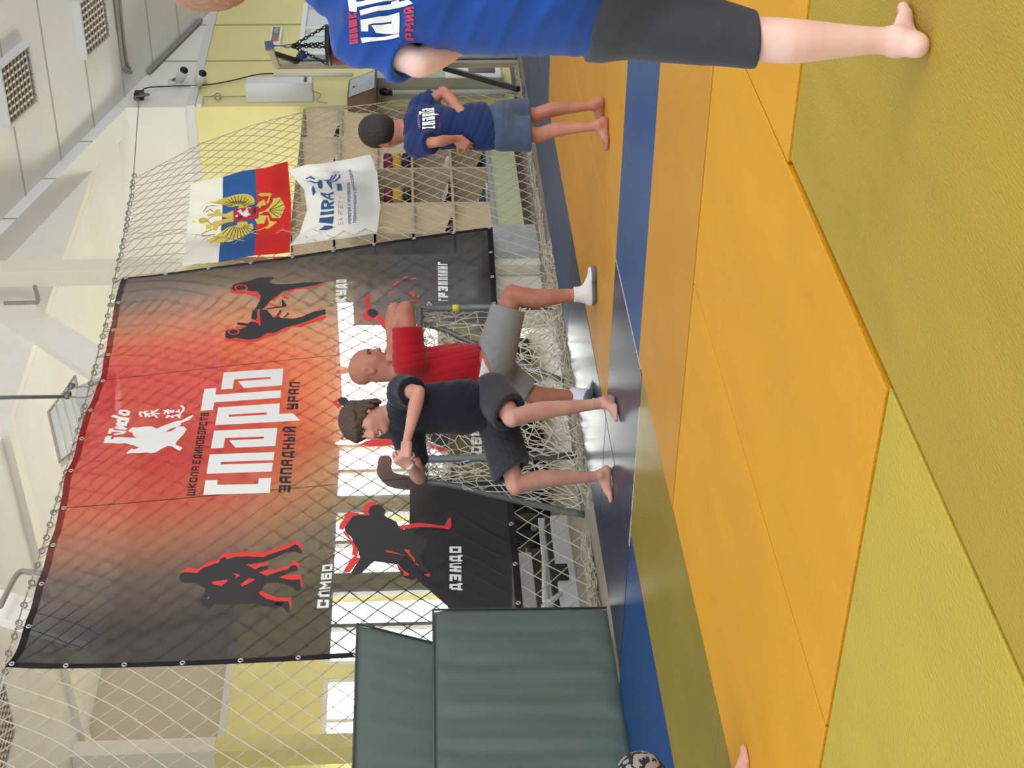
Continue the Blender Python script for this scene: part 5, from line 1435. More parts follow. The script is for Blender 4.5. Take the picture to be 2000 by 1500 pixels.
def sdf_mesh(name, vol, m, parent, off=Vector((0, 0, 0)), smooth_it=1):
    P, F = vol.mesh()
    # light Laplacian smoothing takes the grid steps out
    for _ in range(smooth_it):
        acc = np.zeros_like(P); w = np.zeros(len(P))
        for a, b in ((0, 1), (1, 2), (2, 3), (3, 0)):
            np.add.at(acc, F[:, a], P[F[:, b]]); np.add.at(acc, F[:, b], P[F[:, a]])
            np.add.at(w, F[:, a], 1); np.add.at(w, F[:, b], 1)
        P = P * 0.45 + 0.55 * acc / np.maximum(w, 1)[:, None]
    me = bpy.data.meshes.new(name)
    me.vertices.add(len(P)); me.vertices.foreach_set('co', (P - np.array(off)).astype(np.float32).ravel())
    me.loops.add(len(F) * 4); me.loops.foreach_set('vertex_index', F.astype(np.int32).ravel())
    me.polygons.add(len(F)); me.polygons.foreach_set('loop_start', np.arange(0, len(F) * 4, 4, dtype=np.int32))
    me.update(calc_edges=True); me.validate()
    me.polygons.foreach_set('use_smooth', [True] * len(me.polygons))
    return link_mesh(name, me, m, parent)

def cone(a, b, ra, rb, end_cut=None):
    a = Vector(a); b = Vector(b); d = b - a; L2 = max(d.length_squared, 1e-9)
    R = max(ra, rb)
    lo = [min(a[i], b[i]) - R for i in range(3)]; hi = [max(a[i], b[i]) + R for i in range(3)]
    def f(X, Y, Z):
        t = np.clip(((X - a.x) * d.x + (Y - a.y) * d.y + (Z - a.z) * d.z) / L2, 0, 1)
        q = np.sqrt((X - a.x - t * d.x) ** 2 + (Y - a.y - t * d.y) ** 2 + (Z - a.z - t * d.z) ** 2) - (ra + (rb - ra) * t)
        if end_cut is not None:
            n = Vector(end_cut if end_cut is not True else d).normalized()
            q = np.maximum(q, (X - b.x) * n.x + (Y - b.y) * n.y + (Z - b.z) * n.z)
        return q
    return f, lo, hi
def chain(pts, radii, n=4):
    # tapering limb along a smooth curve; radius flows evenly from joint to joint
    P = [Vector(p) for p in pts]; Q = []; RR = []
    for i in range(len(P) - 1):
        a0, a1, a2, a3 = P[max(i - 1, 0)], P[i], P[i + 1], P[min(i + 2, len(P) - 1)]
        r0, r1, r2, r3 = radii[max(i - 1, 0)], radii[i], radii[i + 1], radii[min(i + 2, len(P) - 1)]
        for k in range(n):
            t = k / n; c = (2 * t, t * t, t ** 3)
            w = (-t + 2 * t * t - t ** 3, 2 - 5 * t * t + 3 * t ** 3, t + 4 * t * t - 3 * t ** 3, -t * t + t ** 3)
            q = (a0 * w[0] + a1 * w[1] + a2 * w[2] + a3 * w[3]) * .5
            lin_ = a1.lerp(a2, t)
            Q.append(lin_.lerp(q, .55)); RR.append(.5 * (r0 * w[0] + r1 * w[1] + r2 * w[2] + r3 * w[3]))
    Q.append(P[-1]); RR.append(radii[-1])
    R = max(RR); lo, hi = bounds(Q, R)
    def f(X, Y, Z):
        o = None
        for a, b, ra, rb in zip(Q, Q[1:], RR, RR[1:]):
            d = b - a; L2 = max(d.length_squared, 1e-9)
            t = np.clip(((X - a.x) * d.x + (Y - a.y) * d.y + (Z - a.z) * d.z) / L2, 0, 1)
            q = np.sqrt((X - a.x - t * d.x) ** 2 + (Y - a.y - t * d.y) ** 2 + (Z - a.z - t * d.z) ** 2) - (ra + (rb - ra) * t)
            o = q if o is None else np.minimum(o, q)
        return o
    return f, lo, hi
def ell(c, r, ax=None):
    # ellipsoid: radii r along the axes ax (three orthonormal vectors)
    c = Vector(c); ax = ax or (Vector((1, 0, 0)), Vector((0, 1, 0)), Vector((0, 0, 1)))
    R = max(r)
    def f(X, Y, Z):
        k0 = 0; k1 = 0
        for v, q in zip(ax, r):
            e = (X - c.x) * v.x + (Y - c.y) * v.y + (Z - c.z) * v.z
            k0 = k0 + (e / q) ** 2; k1 = k1 + (e / q ** 2) ** 2
        k0 = np.sqrt(k0); k1 = np.sqrt(k1)
        return k0 * (k0 - 1) / np.maximum(k1, 1e-6)
    return f, [c[i] - R for i in range(3)], [c[i] + R for i in range(3)]
def rbox(c, half, ax, r):
    c = Vector(c); R = Vector(half).length + r
    def f(X, Y, Z):
        q = []
        for v, h in zip(ax, half):
            q.append(np.abs((X - c.x) * v.x + (Y - c.y) * v.y + (Z - c.z) * v.z) - h)
        o = np.sqrt(sum(np.maximum(e, 0) ** 2 for e in q)); i = np.minimum(np.maximum(np.maximum(q[0], q[1]), q[2]), 0)
        return o + i - r
    return f, [c[i] - R for i in range(3)], [c[i] + R for i in range(3)]
def frame(fwd, up):
    f = Vector(fwd).normalized(); u = Vector(up); u = (u - f * u.dot(f)).normalized(); l = u.cross(f)   # l = the body's left
    return l, f, u

def bounds(P, m):
    P = [Vector(p) for p in P]
    return [min(p[i] for p in P) - m for i in range(3)], [max(p[i] for p in P) + m for i in range(3)]

# ---- head: local coordinates (left, forward, up) in units of the head height, origin at the middle of the skull between the ears
def head_prims(c, fr, hh, old=False):
    l, f, u = fr
    def P(x, y, z): return Vector(c) + (l * x + f * y + u * z) * hh
    A = (l, f, u); s = hh
    pr = [('a', ell(P(0, -.04, .17), (.325 * s, .415 * s, .335 * s), A), .02),
          ('a', ell(P(0, .10, -.08), (.265 * s, .30 * s, .34 * s), A), .06),
          ('a', ell(P(0, .19, -.29), (.185 * s, .18 * s, .17 * s), A), .05),
          ('a', ell(P(0, .315, -.405), (.085 * s, .075 * s, .075 * s), A), .03),
          ('a', cone(P(-.13, .335, .115), P(.13, .335, .115), .055 * s, .055 * s), .03),
          ('a', ell(P(.17, .25, -.10), (.085 * s, .09 * s, .08 * s), A), .04), ('a', ell(P(-.17, .25, -.10), (.085 * s, .09 * s, .08 * s), A), .04),
          ('c', ell(P(.145, .42, .035), (.085 * s, .075 * s, .055 * s), A), .02), ('c', ell(P(-.145, .42, .035), (.085 * s, .075 * s, .055 * s), A), .02),
          ('a', cone(P(0, .36, .07), P(0, .475, -.125), .034 * s, .054 * s), .018),
          ('a', ell(P(.055, .41, -.13), (.042 * s, .05 * s, .038 * s), A), .012), ('a', ell(P(-.055, .41, -.13), (.042 * s, .05 * s, .038 * s), A), .012),
          ('a', ell(P(0, .365, -.245), (.115 * s, .05 * s, .03 * s), A), .012), ('a', ell(P(0, .36, -.30), (.095 * s, .05 * s, .032 * s), A), .012),
          ('c', cone(P(-.10, .42, -.272), P(.10, .42, -.272), .013 * s, .013 * s), .01)]
    for sg in (1, -1):
        el = (l * (.45 * sg) - f * .2).normalized()
        ear_ax = ((l + f * (-.45) * sg).normalized(), (f + l * .45 * sg).normalized(), u)
        pr += [('a', ell(P(.325 * sg, -.03, -.02), (.035 * s, .085 * s, .14 * s), ear_ax), .012),
               ('c', ell(P(.365 * sg, -.005, -.005), (.03 * s, .045 * s, .085 * s), ear_ax), .008),
               ('a', ell(P(.318 * sg, .0, -.115), (.03 * s, .04 * s, .05 * s), ear_ax), .012)]
    return pr
def apply(vol, prims):
    for t, p, k in prims:
        (vol.add if t == 'a' else vol.cut)(p, k)

# ---- hand: palm, four fingers of unequal length and a thumb from the side of the palm
def hand_prims(w, fwd, nrm, sz, curl=(.5, .5, .5, .5), thumb=.5, left=True, spread=.08):
    # w wrist, fwd from wrist to knuckles, nrm out of the back of the hand, sz hand length
    f = Vector(fwd).normalized(); n = Vector(nrm); n = (n - f * n.dot(f)).normalized(); s = f.cross(n)
    if not left: s = -s      # s points to the thumb side
    pl = sz * .52; pw = sz * .22
    pr = [('a', rbox(w + f * pl * .55, (pl * .40, pw * .80, sz * .035), (f, s, n), sz * .05), .012),
          ('a', ell(w + f * pl * .35 + s * pw * .75 - n * sz * .04, (pl * .34, pw * .42, sz * .085), (f, s, n)), .015)]
    lens = (.40, .46, .43, .34); offs = (.80, .27, -.27, -.78)
    for q in range(4):
        b = w + f * pl * (.98 if q in (1, 2) else .93) + s * pw * offs[q]
        d = (f + s * spread * (1.5 - q)).normalized(); Ls = [sz * lens[q] * v for v in (.44, .31, .25)]
        r = sz * (.046 if q < 3 else .040); a = 0
        for seg_i, Lg in enumerate(Ls):
            a += curl[q] * (1.0, 1.15, .8)[seg_i]
            dd = (d * math.cos(a) - n * math.sin(a)).normalized()
            e = b + dd * Lg
            pr.append(('a', cone(b, e, r * (1 - .09 * seg_i), r * (.92 - .09 * seg_i)), .004)); b = e
    b = w + f * pl * .28 + s * pw * .85 - n * sz * .03
    for Lg, ang, rr in ((.22, .75 - .45 * thumb, .052), (.17, .45 - .9 * thumb, .046), (.14, .25 - 1.1 * thumb, .040)):
        dd = (f * math.cos(ang) + s * math.sin(ang) - n * (.25 + .45 * thumb)).normalized()
        e = b + dd * sz * Lg; pr.append(('a', cone(b, e, sz * rr, sz * rr * .92), .006)); b = e
    return pr
# ---- foot: heel, instep, ball, five toes
def foot_prims(ank, fwd, sz, side=1, up=Vector((0, 0, 1)), heel_drop=None, k=.02):
    # side = +1 when the little toe lies to the foot's left (right foot: -1 ... measured with up)
    f = Vector(fwd).normalized(); u = (Vector(up) - f * Vector(up).dot(f)).normalized(); l = u.cross(f)
    H = heel_drop if heel_drop else sz * .27
    g = Vector(ank) - u * H
    def P(x, y, z): return g + l * x * sz + f * y * sz + u * z * sz
    pr = [('a', ell(P(0, -.12, .115), (.105 * sz, .135 * sz, .115 * sz), (l, f, u)), .03),
          ('a', cone(P(0, -.03, .25), P(.01 * side, .30, .135), .105 * sz, .085 * sz), k),
          ('a', cone(P(0, -.10, .09), P(.02 * side, .42, .07), .085 * sz, .07 * sz), k),
          ('a', cone(P(-.07 * side, .42, .075), P(.10 * side, .36, .06), .075 * sz, .06 * sz), k),
          ('a', ell(P(.095, .0, .26), (.035 * sz, .045 * sz, .05 * sz), (l, f, u)), .02), ('a', ell(P(-.095, .0, .24), (.035 * sz, .045 * sz, .05 * sz), (l, f, u)), .02)]
    toes = ((-.115, .46, .19, .052), (-.045, .475, .165, .038), (.015, .46, .145, .035), (.07, .43, .125, .032), (.12, .385, .105, .030))
    for x, y, L_, r in toes:
        a = P(x * side, y - .03, .06); b = P(x * side * 1.03, y + L_ * .55, .055); c2 = P(x * side * 1.03, y + L_ * .72, r + .004)
        pr.append(('a', cone(a, b, r * sz * 1.05, r * sz), .008)); pr.append(('a', cone(b, c2, r * sz, r * sz * .95), .006))
    return pr

def limb_arm(sh, el, wr, R, k=.02):
    sh, el, wr = map(Vector, (sh, el, wr))
    return [('a', chain([sh, sh.lerp(el, .4), sh.lerp(el, .85), el, el.lerp(wr, .28), el.lerp(wr, .7), wr], [R * 1.12, R * 1.04, R * .84, R * .80, R * .90, R * .66, R * .54]), .04)]
def limb_leg(hip, kn, an, R, back, k=.03):
    hip, kn, an = map(Vector, (hip, kn, an)); bk = Vector(back)
    return [('a', chain([hip, hip.lerp(kn, .5), kn.lerp(hip, .12), kn - bk * R * .05, kn.lerp(an, .30) + bk * R * .20, kn.lerp(an, .62) + bk * R * .10, kn.lerp(an, .86), an],
                        [R, R * .84, R * .62, R * .585, R * .62, R * .48, R * .38, R * .39]), .05),
            ('a', ell(kn - bk * R * .30, (R * .36,) * 3), .03)]

def torso(neck, pel, shL, shR, hipL, hipR, R, belly=1.0, girdle=.95, wide=1.0):
    neck, pel, shL, shR, hipL, hipR = map(Vector, (neck, pel, shL, shR, hipL, hipR))
    lat = (shL - shR).normalized(); up = (neck - pel).normalized(); fw = lat.cross(up).normalized()
    fw = -fw if False else fw
    lat2 = (hipL - hipR).normalized()
    H = (neck - pel).length; W = (shL - shR).length
    ch = neck.lerp(pel, .34); wa = neck.lerp(pel, .68)
    mid = (shL + shR) / 2
    pr = [('a', cone(shL.lerp(mid, .12), shR.lerp(mid, .12), R * girdle, R * girdle), .05),
          ('a', ell(ch, (W * .44 * wide, R * 1.45, H * .32), (lat, fw, up)), .06),
          ('a', ell(wa + fw * R * .05, (W * .365 * belly * wide, R * 1.20 * belly, H * .30), ((lat + lat2).normalized(), fw, up)), .06),
          ('a', ell(pel, (W * .42 * wide, R * 1.40, H * .20), (lat2, fw, up)), .06),
          ('a', cone(neck.lerp(pel, .10), mid + up * R * .15, R * .72, R * .9), .05)]
    return pr, (lat, fw, up)

def wrinkle(dirs, seed=0):
    # directional folds as a sum of warped waves
    r = random.Random(seed); T = []
    for d, wl, a in dirs:
        d = Vector(d).normalized(); T.append((d, 2 * math.pi / wl, a, r.uniform(0, 6), Vector((r.uniform(-1, 1), r.uniform(-1, 1), r.uniform(-1, 1))).normalized() * 6.5))
    def f(X, Y, Z):
        o = 0
        for d, k, a, ph, w in T:
            q = X * d.x + Y * d.y + Z * d.z
            e = X * w.x + Y * w.y + Z * w.z
            s_ = np.sin(q * k + ph + 1.5 * np.sin(e + ph) + .8 * np.sin(e * 2.3))
            crease = np.exp(-(s_ / 0.45) ** 2)
            o = o + a * (0.35 * s_ - 0.6 * crease) * np.clip(np.sin(e * .9 + 2 * ph) + .5, 0, 1.3)
        return o
    return f
M_hair = mat('hair_dark_brown', rgb(40, 31, 26), .55, bump=.6, bump_scale=220, stretch=(1, 1, .25))
M_skin = lambda nm, c, c2: mat(nm, c, .48, col2=c2, var_scale=9, sss=.12, bump=.05, bump_scale=220, spec=.4)
M_eyew = mat('eye_white', rgb(226, 222, 216), .25); M_iris = mat('eye_dark', rgb(36, 26, 22), .2); M_lip = mat('lip_rose', rgb(186, 106, 98), .45); M_lid = mat('eyelid_dark', rgb(92, 62, 52), .6); M_teeth = mat('teeth', rgb(236, 230, 216), .3)
def face_parts(root, c, fr, hh, brow=None, smile=False, off=Vector((0, 0, 0)), body=None):
    # eyes, brows and mouth laid on the modelled face by casting back along its facing direction
    l, f, u = fr
    T = BVHTree.FromPolygons([v.co.copy() for v in body.data.vertices], [tuple(p.vertices) for p in body.data.polygons])
    def P(x, z, o=0.0):
        q = Vector(c) + (l * x + u * z + f * .9) * hh - off
        hit = T.ray_cast(q, -f, hh)
        y = hit[0] if hit[0] is not None else q - f * (.52 * hh)
        return y + f * o * hh
    M = Matrix((l, f, u)).transposed()
    for sg in (1, -1):
        bm = BM(); ball(bm, P(.145 * sg, .03, -.022), .05 * hh, 12, 8, (1.05, .8, .55), M); e = obj('eye', bm, M_eyew, root, True)
        bm = BM(); ball(bm, P(.145 * sg, .03, .008), .024 * hh, 10, 6, (1, .5, 1), M); obj('iris', bm, M_iris, e, True)
        bm = BM(); tube(bm, curve_pts([P(.085 * sg, .035, .004), P(.145 * sg, .068, .012), P(.205 * sg, .035, .004)], 4), .009 * hh, 5); obj('eyelid', bm, M_lid, e, True)
        if brow:
            bm = BM(); tube(bm, curve_pts([P(.06 * sg, .105, .002), P(.15 * sg, .135, .004), P(.235 * sg, .105, .002)], 3), .016 * hh, 6); obj('eyebrow', bm, brow, root, True)
    if smile:
        xs = (-.135, -.07, 0, .07, .135)
        up_ = [P(x, z, .004) for x, z in zip(xs, (-.232, -.262, -.268, -.262, -.232))]
        lo_ = [P(x, z, .004) for x, z in zip(xs, (-.232, -.312, -.330, -.312, -.232))]
        bm = BM(); A_ = [bm.verts.new(p + f * .010 * hh) for p in up_]; B_ = [bm.verts.new(p + f * .010 * hh) for p in lo_[1:-1]]
        bm.faces.new([A_[0], A_[1], B_[0]]); bm.faces.new([A_[1], A_[2], B_[1], B_[0]]); bm.faces.new([A_[2], A_[3], B_[2], B_[1]]); bm.faces.new([A_[3], A_[4], B_[2]])
        obj('teeth', bm, M_teeth, root)
        bm = BM(); tube(bm, curve_pts(up_, 4), .015 * hh, 6); obj('upper_lip', bm, M_lip, root, True)
        bm = BM(); tube(bm, curve_pts(lo_, 4), .020 * hh, 6); obj('lower_lip', bm, M_lip, root, True)
    else:
        bm = BM(); tube(bm, curve_pts([P(x, z, 0) for x, z in ((-.11, -.268), (-.04, -.255), (0, -.26), (.04, -.255), (.11, -.268))], 4), .014 * hh, 6); obj('upper_lip', bm, M_lip, root, True)
        bm = BM(); tube(bm, curve_pts([P(x, z, 0) for x, z in ((-.10, -.278), (0, -.298), (.10, -.278))], 4), .018 * hh, 6); obj('lower_lip', bm, M_lip, root, True)
def person(label, base):
    return thing('person', label, 'person', base)
def put_part(o, root):
    return o
def shirt_print(name, polys, m, parent_root, target, origin, right, up, normal, off=.004, maxlen=.02):
    # flat print wrapped onto a garment by casting along the print's normal
    me = target.data; wm = Vector(parent_root.location)
    vs = [v.co.copy() for v in me.vertices]; T = BVHTree.FromPolygons(vs, [tuple(p.vertices) for p in me.polygons])
    origin = Vector(origin) - wm; R = Vector(right).normalized(); U = Vector(up).normalized(); Nn = Vector(normal).normalized()
    bm = BM()
    for outline, holes in polys:
        loops = [[Vector((p[0], p[1], 0)) for p in outline]] + [[Vector((p[0], p[1], 0)) for p in h] for h in holes]
        vv = [bm.verts.new(v) for lp in loops for v in lp]
        for tri in tessellate_polygon(loops):
            try: bm.faces.new([vv[k] for k in tri])
            except ValueError: pass
    for it in range(6):
        es = [e for e in bm.edges if e.calc_length() > maxlen]
        if not es: break
        bmesh.ops.subdivide_edges(bm, edges=es, cuts=1); bmesh.ops.triangulate(bm, faces=bm.faces[:])
    dead = []
    for v in bm.verts:
        p = origin + R * v.co.x + U * v.co.y
        hit = T.ray_cast(p + Nn * .4, -Nn, .9)
        if hit[0] is None: dead.append(v); continue
        v.co = hit[0] + Nn * off
    bmesh.ops.delete(bm, geom=dead, context='VERTS')
    bm.normal_update()
    for fc in bm.faces[:]:
        if fc.normal.dot(Nn) < 0: fc.normal_flip()
    return obj(name, bm, m, parent_root)
# ================================================================== people
RH = Vector((math.sin(_yaw), -math.cos(_yaw), 0)); FH = Vector((math.cos(_yaw), math.sin(_yaw), 0)); ZZ = Vector((0, 0, 1))
def body_volume(J, h, pad=.16):
    pts = [v for k, v in J.items() if isinstance(v, Vector) and k not in ('face', 'up', 'backL', 'backR', 'footL', 'footR', 'handL', 'handR', 'palmL', 'palmR')]
    lo, hi = bounds(pts, pad); lo[2] = max(lo[2], -.01)
    return Vol(lo, hi, h)
def build_body(root, J, R, m, h):
    V = body_volume(J, h)
    tp, fr = torso(J['neck'], J['pel'], J['shL'], J['shR'], J['hipL'], J['hipR'], R['t'], R.get('belly', 1), R.get('girdle', .95), R.get('wide', 1))
    apply(V, tp)
    hf = frame(J['face'], J['up'])
    apply(V, [('a', cone(J['neck'] - J['up'] * .02, J['head'] - hf[1] * J['hh'] * .06 - hf[2] * J['hh'] * .22, R['n'] * 1.1, R['n'] * .95), .03)])
    apply(V, head_prims(J['head'], hf, J['hh']))
    apply(V, limb_arm(J['shL'], J['elL'], J['wrL'], R['a'])); apply(V, limb_arm(J['shR'], J['elR'], J['wrR'], R['a']))
    apply(V, limb_leg(J['hipL'], J['knL'], J['anL'], R['l'], J['backL'])); apply(V, limb_leg(J['hipR'], J['knR'], J['anR'], R['l'], J['backR']))
    for s, left in (('L', True), ('R', False)):
        if 'hand' + s in J:
            apply(V, hand_prims(J['wr' + s], J['hand' + s], J['palm' + s], J['hsz'], J.get('curl' + s, (.5,) * 4), J.get('thumb' + s, .4), left))
        if 'foot' + s in J:
            apply(V, foot_prims(J['an' + s], J['foot' + s], J['fsz'], 1 if left else -1, heel_drop=J['an' + s].z - .002 if J.get('flat', True) else None))
    o = sdf_mesh('body', V, m, root, Vector(root.location))
    return o, fr, hf
def garment(root, name, J, h, m, prims, grow, cuts, holes, rip=None, amp=0.0, pad=.16):
    V = body_volume(J, h, pad); apply(V, prims)
    V.d -= grow
    if rip: V.ripple(rip, amp)
    for p, n in cuts: V.plane(p, n)
    apply(V, [('c', q, k) for q, k in holes])
    return sdf_mesh(name, V, m, root, Vector(root.location))
def sleeve(sh, el, t, r0, r1, k=.04):
    sh, el = Vector(sh), Vector(el); return ('a', cone(sh, sh.lerp(el, t), r0, r1, True), k)
def sleeve_hole(sh, el, t, r):
    sh, el = Vector(sh), Vector(el); d = (el - sh).normalized(); e = sh.lerp(el, t)
    return (cone(e + d * r * .45, e + d * .15, r, r * 1.05), .006)
def hair_shell(root, J, hf, m, h, grow, cuts, extra=(), rip=None, amp=.004, name='hair'):
    l, f, u = hf; hh = J['hh']; c = J['head']
    lo, hi = bounds([c], hh * .85); V = Vol(lo, hi, h)
    V.add(ell(c + (f * -.045 + u * .17) * hh, (.325 * hh + grow, .415 * hh + grow, .335 * hh + grow * 1.2), (l, f, u)), 0)
    V.add(ell(c + (f * -.16 + u * -.02) * hh, (.285 * hh + grow * .7, .27 * hh + grow * .7, .30 * hh), (l, f, u)), .03)
    for p, k in extra: V.add(p, k)
    V.ripple(rip or wrinkle([(f * .6 + u * .5, .021, 1), (l, .017, .8), (l + f, .009, .6)], 4), amp)
    for p, n in cuts: V.plane(p, n)
    for sg in (1, -1): V.cut(ell(c + (l * .36 * sg + f * .02 - u * .04) * hh, (.10 * hh, .13 * hh, .17 * hh), (l, f, u)), .01)
    return sdf_mesh(name, V, m, root, Vector(root.location))
M_skin_b = M_skin('skin_tanned_boy', rgb(188, 128, 104), rgb(170, 108, 88))
M_skin_c = M_skin('skin_tanned_man', rgb(186, 126, 102), rgb(168, 106, 84))
M_skin_t = M_skin('skin_light', rgb(212, 158, 138), rgb(200, 140, 122))
M_skin_f = M_skin('skin_pale', rgb(240, 202, 190), rgb(236, 188, 176))
def fabric(nm, c, b=.12, sc=260, var=.06, sheen=.15): return mat(nm, c, .82, var=var, var_scale=14, bump=b, bump_scale=sc, sheen=sheen, spec=.25)
M_tee_blue = fabric('tshirt_dark_blue', rgb(24, 44, 94)); M_tee_royal = fabric('tshirt_royal_blue', rgb(28, 74, 156), sc=420); M_denim = fabric('denim_blue_grey', rgb(70, 88, 112), .3, 200, .2)
M_tee_red = fabric('tshirt_red', rgb(172, 16, 32)); M_jersey = fabric('shorts_grey_jersey', rgb(140, 140, 138)); M_tee_navy = fabric('tshirt_near_black', rgb(26, 29, 40)); M_char = fabric('shorts_charcoal', rgb(56, 54, 60)); M_short_f = fabric('shorts_slate', rgb(66, 68, 78), .2, 300)
M_wcloth = fabric('cotton_white', rgb(226, 226, 228)); M_sole_g = fabric('sock_sole_grey', rgb(112, 114, 116))

# ------------------------------------------------------------------ the boy with his hands on his hips
B = {}
D = 8.72
B['head'] = at(748, 257, D); B['hh'] = .228; B['face'] = (FH * .96 - RH * .22 - ZZ * .12).normalized(); B['up'] = (ZZ + FH * .10).normalized()
B['neck'] = at(792, 250, D); B['pel'] = at(978, 247, D)
B['shL'] = at(817, 282, D - .06); B['shR'] = at(824, 212, D + .08)
B['elL'] = at(854, 277, D - .19); B['wrL'] = at(893, 270, D - .13)
B['elR'] = at(866, 178, D + .04); B['wrR'] = at(903, 217, D - .06)
B['hipL'] = at(985, 262, D - .02); B['hipR'] = at(982, 228, D + .06)
B['knL'] = at(1052, 262, D - .02); B['knR'] = at(1046, 223, D + .09)
B['anL'] = on_z(1168, 245, 0.055) + Vector((0, 0, 0)); B['anR'] = on_z(1160, 206, 0.055)
B['anL'] = at(1164, 246, 8.63); B['anL'].z = .058; B['anR'] = at(1156, 206, 8.80); B['anR'].z = .058
B['backL'] = (RH * .8 - FH * .5).normalized(); B['backR'] = (RH * .8 - FH * .5).normalized()
B['footL'] = -RH * .98 - FH * .10; B['footR'] = -RH * .92 + FH * .25; B['fsz'] = .205; B['hsz'] = .135
B['handL'] = (-ZZ * .75 - RH * .55 + FH * .25).normalized(); B['palmL'] = (-FH * .9 - RH * .2).normalized(); B['curlL'] = (.35, .35, .4, .45); B['thumbL'] = -.2
B['handR'] = (-ZZ * .6 - RH * .5 + FH * .4).normalized(); B['palmR'] = (-FH * .4 + RH * .8).normalized()
p_boy = person('boy in a dark blue t-shirt and denim shorts standing with hands on hips, back turned', (B['anL'].x, B['anL'].y, 0))
RB = dict(t=.068, n=.044, a=.034, l=.064)
ob, tf, hf = build_body(p_boy, B, RB, M_skin_b, .0055)
lat, fw, up = tf
tp, _ = torso(B['neck'], B['pel'], B['shL'], B['shR'], B['hipL'], B['hipR'], RB['t'])
wr = wrinkle([(ZZ + RH * .4, .07, .6), (RH - ZZ * .5, .09, .7), (ZZ * .8 - RH, .045, .35)], 11)
shirt_b = garment(p_boy, 'tshirt', B, .005, M_tee_blue,
    tp + [('a', ell(at(935, 246, D), (.128, .100, .12), (lat, fw, up)), .05), sleeve(B['shL'], B['elL'], .62, .056, .050), sleeve(B['shR'], B['elR'], .55, .056, .052)], .010,
    [(at(963, 248, D), -ZZ * .97 + RH * .22)], [sleeve_hole(B['shL'], B['elL'], .62, .036), sleeve_hole(B['shR'], B['elR'], .55, .038), (cone(B['neck'] + up * .012, B['neck'] + up * .2, .046, .12), .004)], wr, .0065)
wr2 = wrinkle([(ZZ, .06, .5), (ZZ + RH, .08, .6)], 3)
for s, an, kn in (('L', B['anL'], B['knL']), ('R', B['anR'], B['knR'])): pass
eL = B['hipL'].lerp(B['knL'], .70); eR = B['hipR'].lerp(B['knR'], .74)
garment(p_boy, 'shorts', B, .005, M_denim,
    [('a', ell(B['pel'] - up * .0, (.118, .102, .085), (lat, fw, up)), .04), ('a', cone(B['hipL'], eL, .078, .084, -ZZ), .03), ('a', cone(B['hipR'], eR, .078, .080, -ZZ), .03)], .012,
    [(at(935, 246, D), ZZ)], [(cone(eL + ZZ * .03, eL - ZZ * .1, .064, .066), .004), (cone(eR + ZZ * .03, eR - ZZ * .1, .064, .066), .004)], wr2, .006)
l, f, u = hf
hair_shell(p_boy, B, hf, M_hair, .0038, .014, [(B['head'] + f * .045 - u * .085, (f * .62 - u * .95)), (B['head'] - u * .075, (-u * .9 + f * .3))], amp=.0022)
def local_text(txt, w, hgt, x0, y0, sw, gap=.25): return text_polys(txt, [(x0, y0), (x0 + w, y0), (x0 + w, y0 + hgt), (x0, y0 + hgt)], sw, gap)
# print on the back: grey line, big white word, dark red line
pn = (-FH * .93 + RH * .38).normalized(); pr_ = ZZ.cross(pn).normalized() * 1.0
pr_ = pr_ if pr_.dot(RH) > 0 else -pr_
org = at(837, 232, D - .1)
big_local = []
def word_local(w, hgt, x0, y0, letters):
    # reuse the traced banner glyphs in a unit box
    out = []
    src = [o for o, _ in big]; hol = [h for _, h in big]
    pts = [p for o in src for p in o]
    # banner crop axes: picture x = down, picture -y = right; undo the slant of the line
    def uv_(p):
        right = -p[1]; down = p[0]
        down = down - (-p[1] - (-1438)) * (-0.0) 
        return right, down
    for k in letters:
        o = src[k]; rs = [-q[1] for q in o]; r0, r1 = min(rs), max(rs)
        # baseline slant of the traced line: about -0.128 down per right
        def nrm(q): return ((-q[1] + 1438) / 1376.0, 1 - ((q[0] - 0.0) - (262 + (-q[1] + 1438) * 0.135)) / 735.0)
        out.append(([(x0 + nrm(q)[0] * w, y0 + nrm(q)[1] * hgt) for q in o], [[(x0 + nrm(q)[0] * w, y0 + nrm(q)[1] * hgt) for q in h] for h in hol[k]]))
    return out
shirt_print('back_print', word_local(.135, .072, -.062, -.036, range(6)), M_inkw, p_boy, shirt_b, org, pr_, ZZ, pn, .004, .012)
shirt_print('back_print_line', local_text('ШКОЛА', .09, .013, -.06, .046, .11), mat('print_grey_pink', rgb(150, 130, 150), .7), p_boy, shirt_b, org, pr_, ZZ, pn, .004, .012)
shirt_print('back_print_line', local_text('АРМИЙ', .10, .013, -.055, -.066, .11), mat('print_dark_red', rgb(104, 38, 58), .7), p_boy, shirt_b, org, pr_, ZZ, pn, .004, .012)
face_parts(p_boy, B['head'], hf, B['hh'], M_hair, off=Vector(p_boy.location), body=ob)

# ------------------------------------------------------------------ the bald man in the red t-shirt, deep in a lunge to the right
C = {}
D = 9.45
C['head'] = at(722, 718, D); C['hh'] = .245; C['face'] = (RH * .97 - FH * .16 - ZZ * .22).normalized(); C['up'] = (ZZ + RH * .22).normalized()
C['neck'] = at(772, 722, D); C['pel'] = at(955, 715, D + .03)
C['shR'] = at(800, 705, D - .16); C['shL'] = at(796, 697, D + .16)
C['elR'] = at(792, 604, D - .17); C['wrR'] = at(769, 672, D - .10)
C['elL'] = at(772, 606, D + .08); C['wrL'] = at(765, 680, D + .08)
C['hipR'] = at(965, 706, D - .08); C['hipL'] = at(968, 728, D + .12)
C['knR'] = at(999, 578, D - .10); C['anR'] = at(1138, 575, D - .09); C['anR'].z = .075
C['knL'] = at(1024, 766, D + .16); C['anL'] = at(1132, 774, D + .17)
C['backR'] = -RH; C['backL'] = -RH
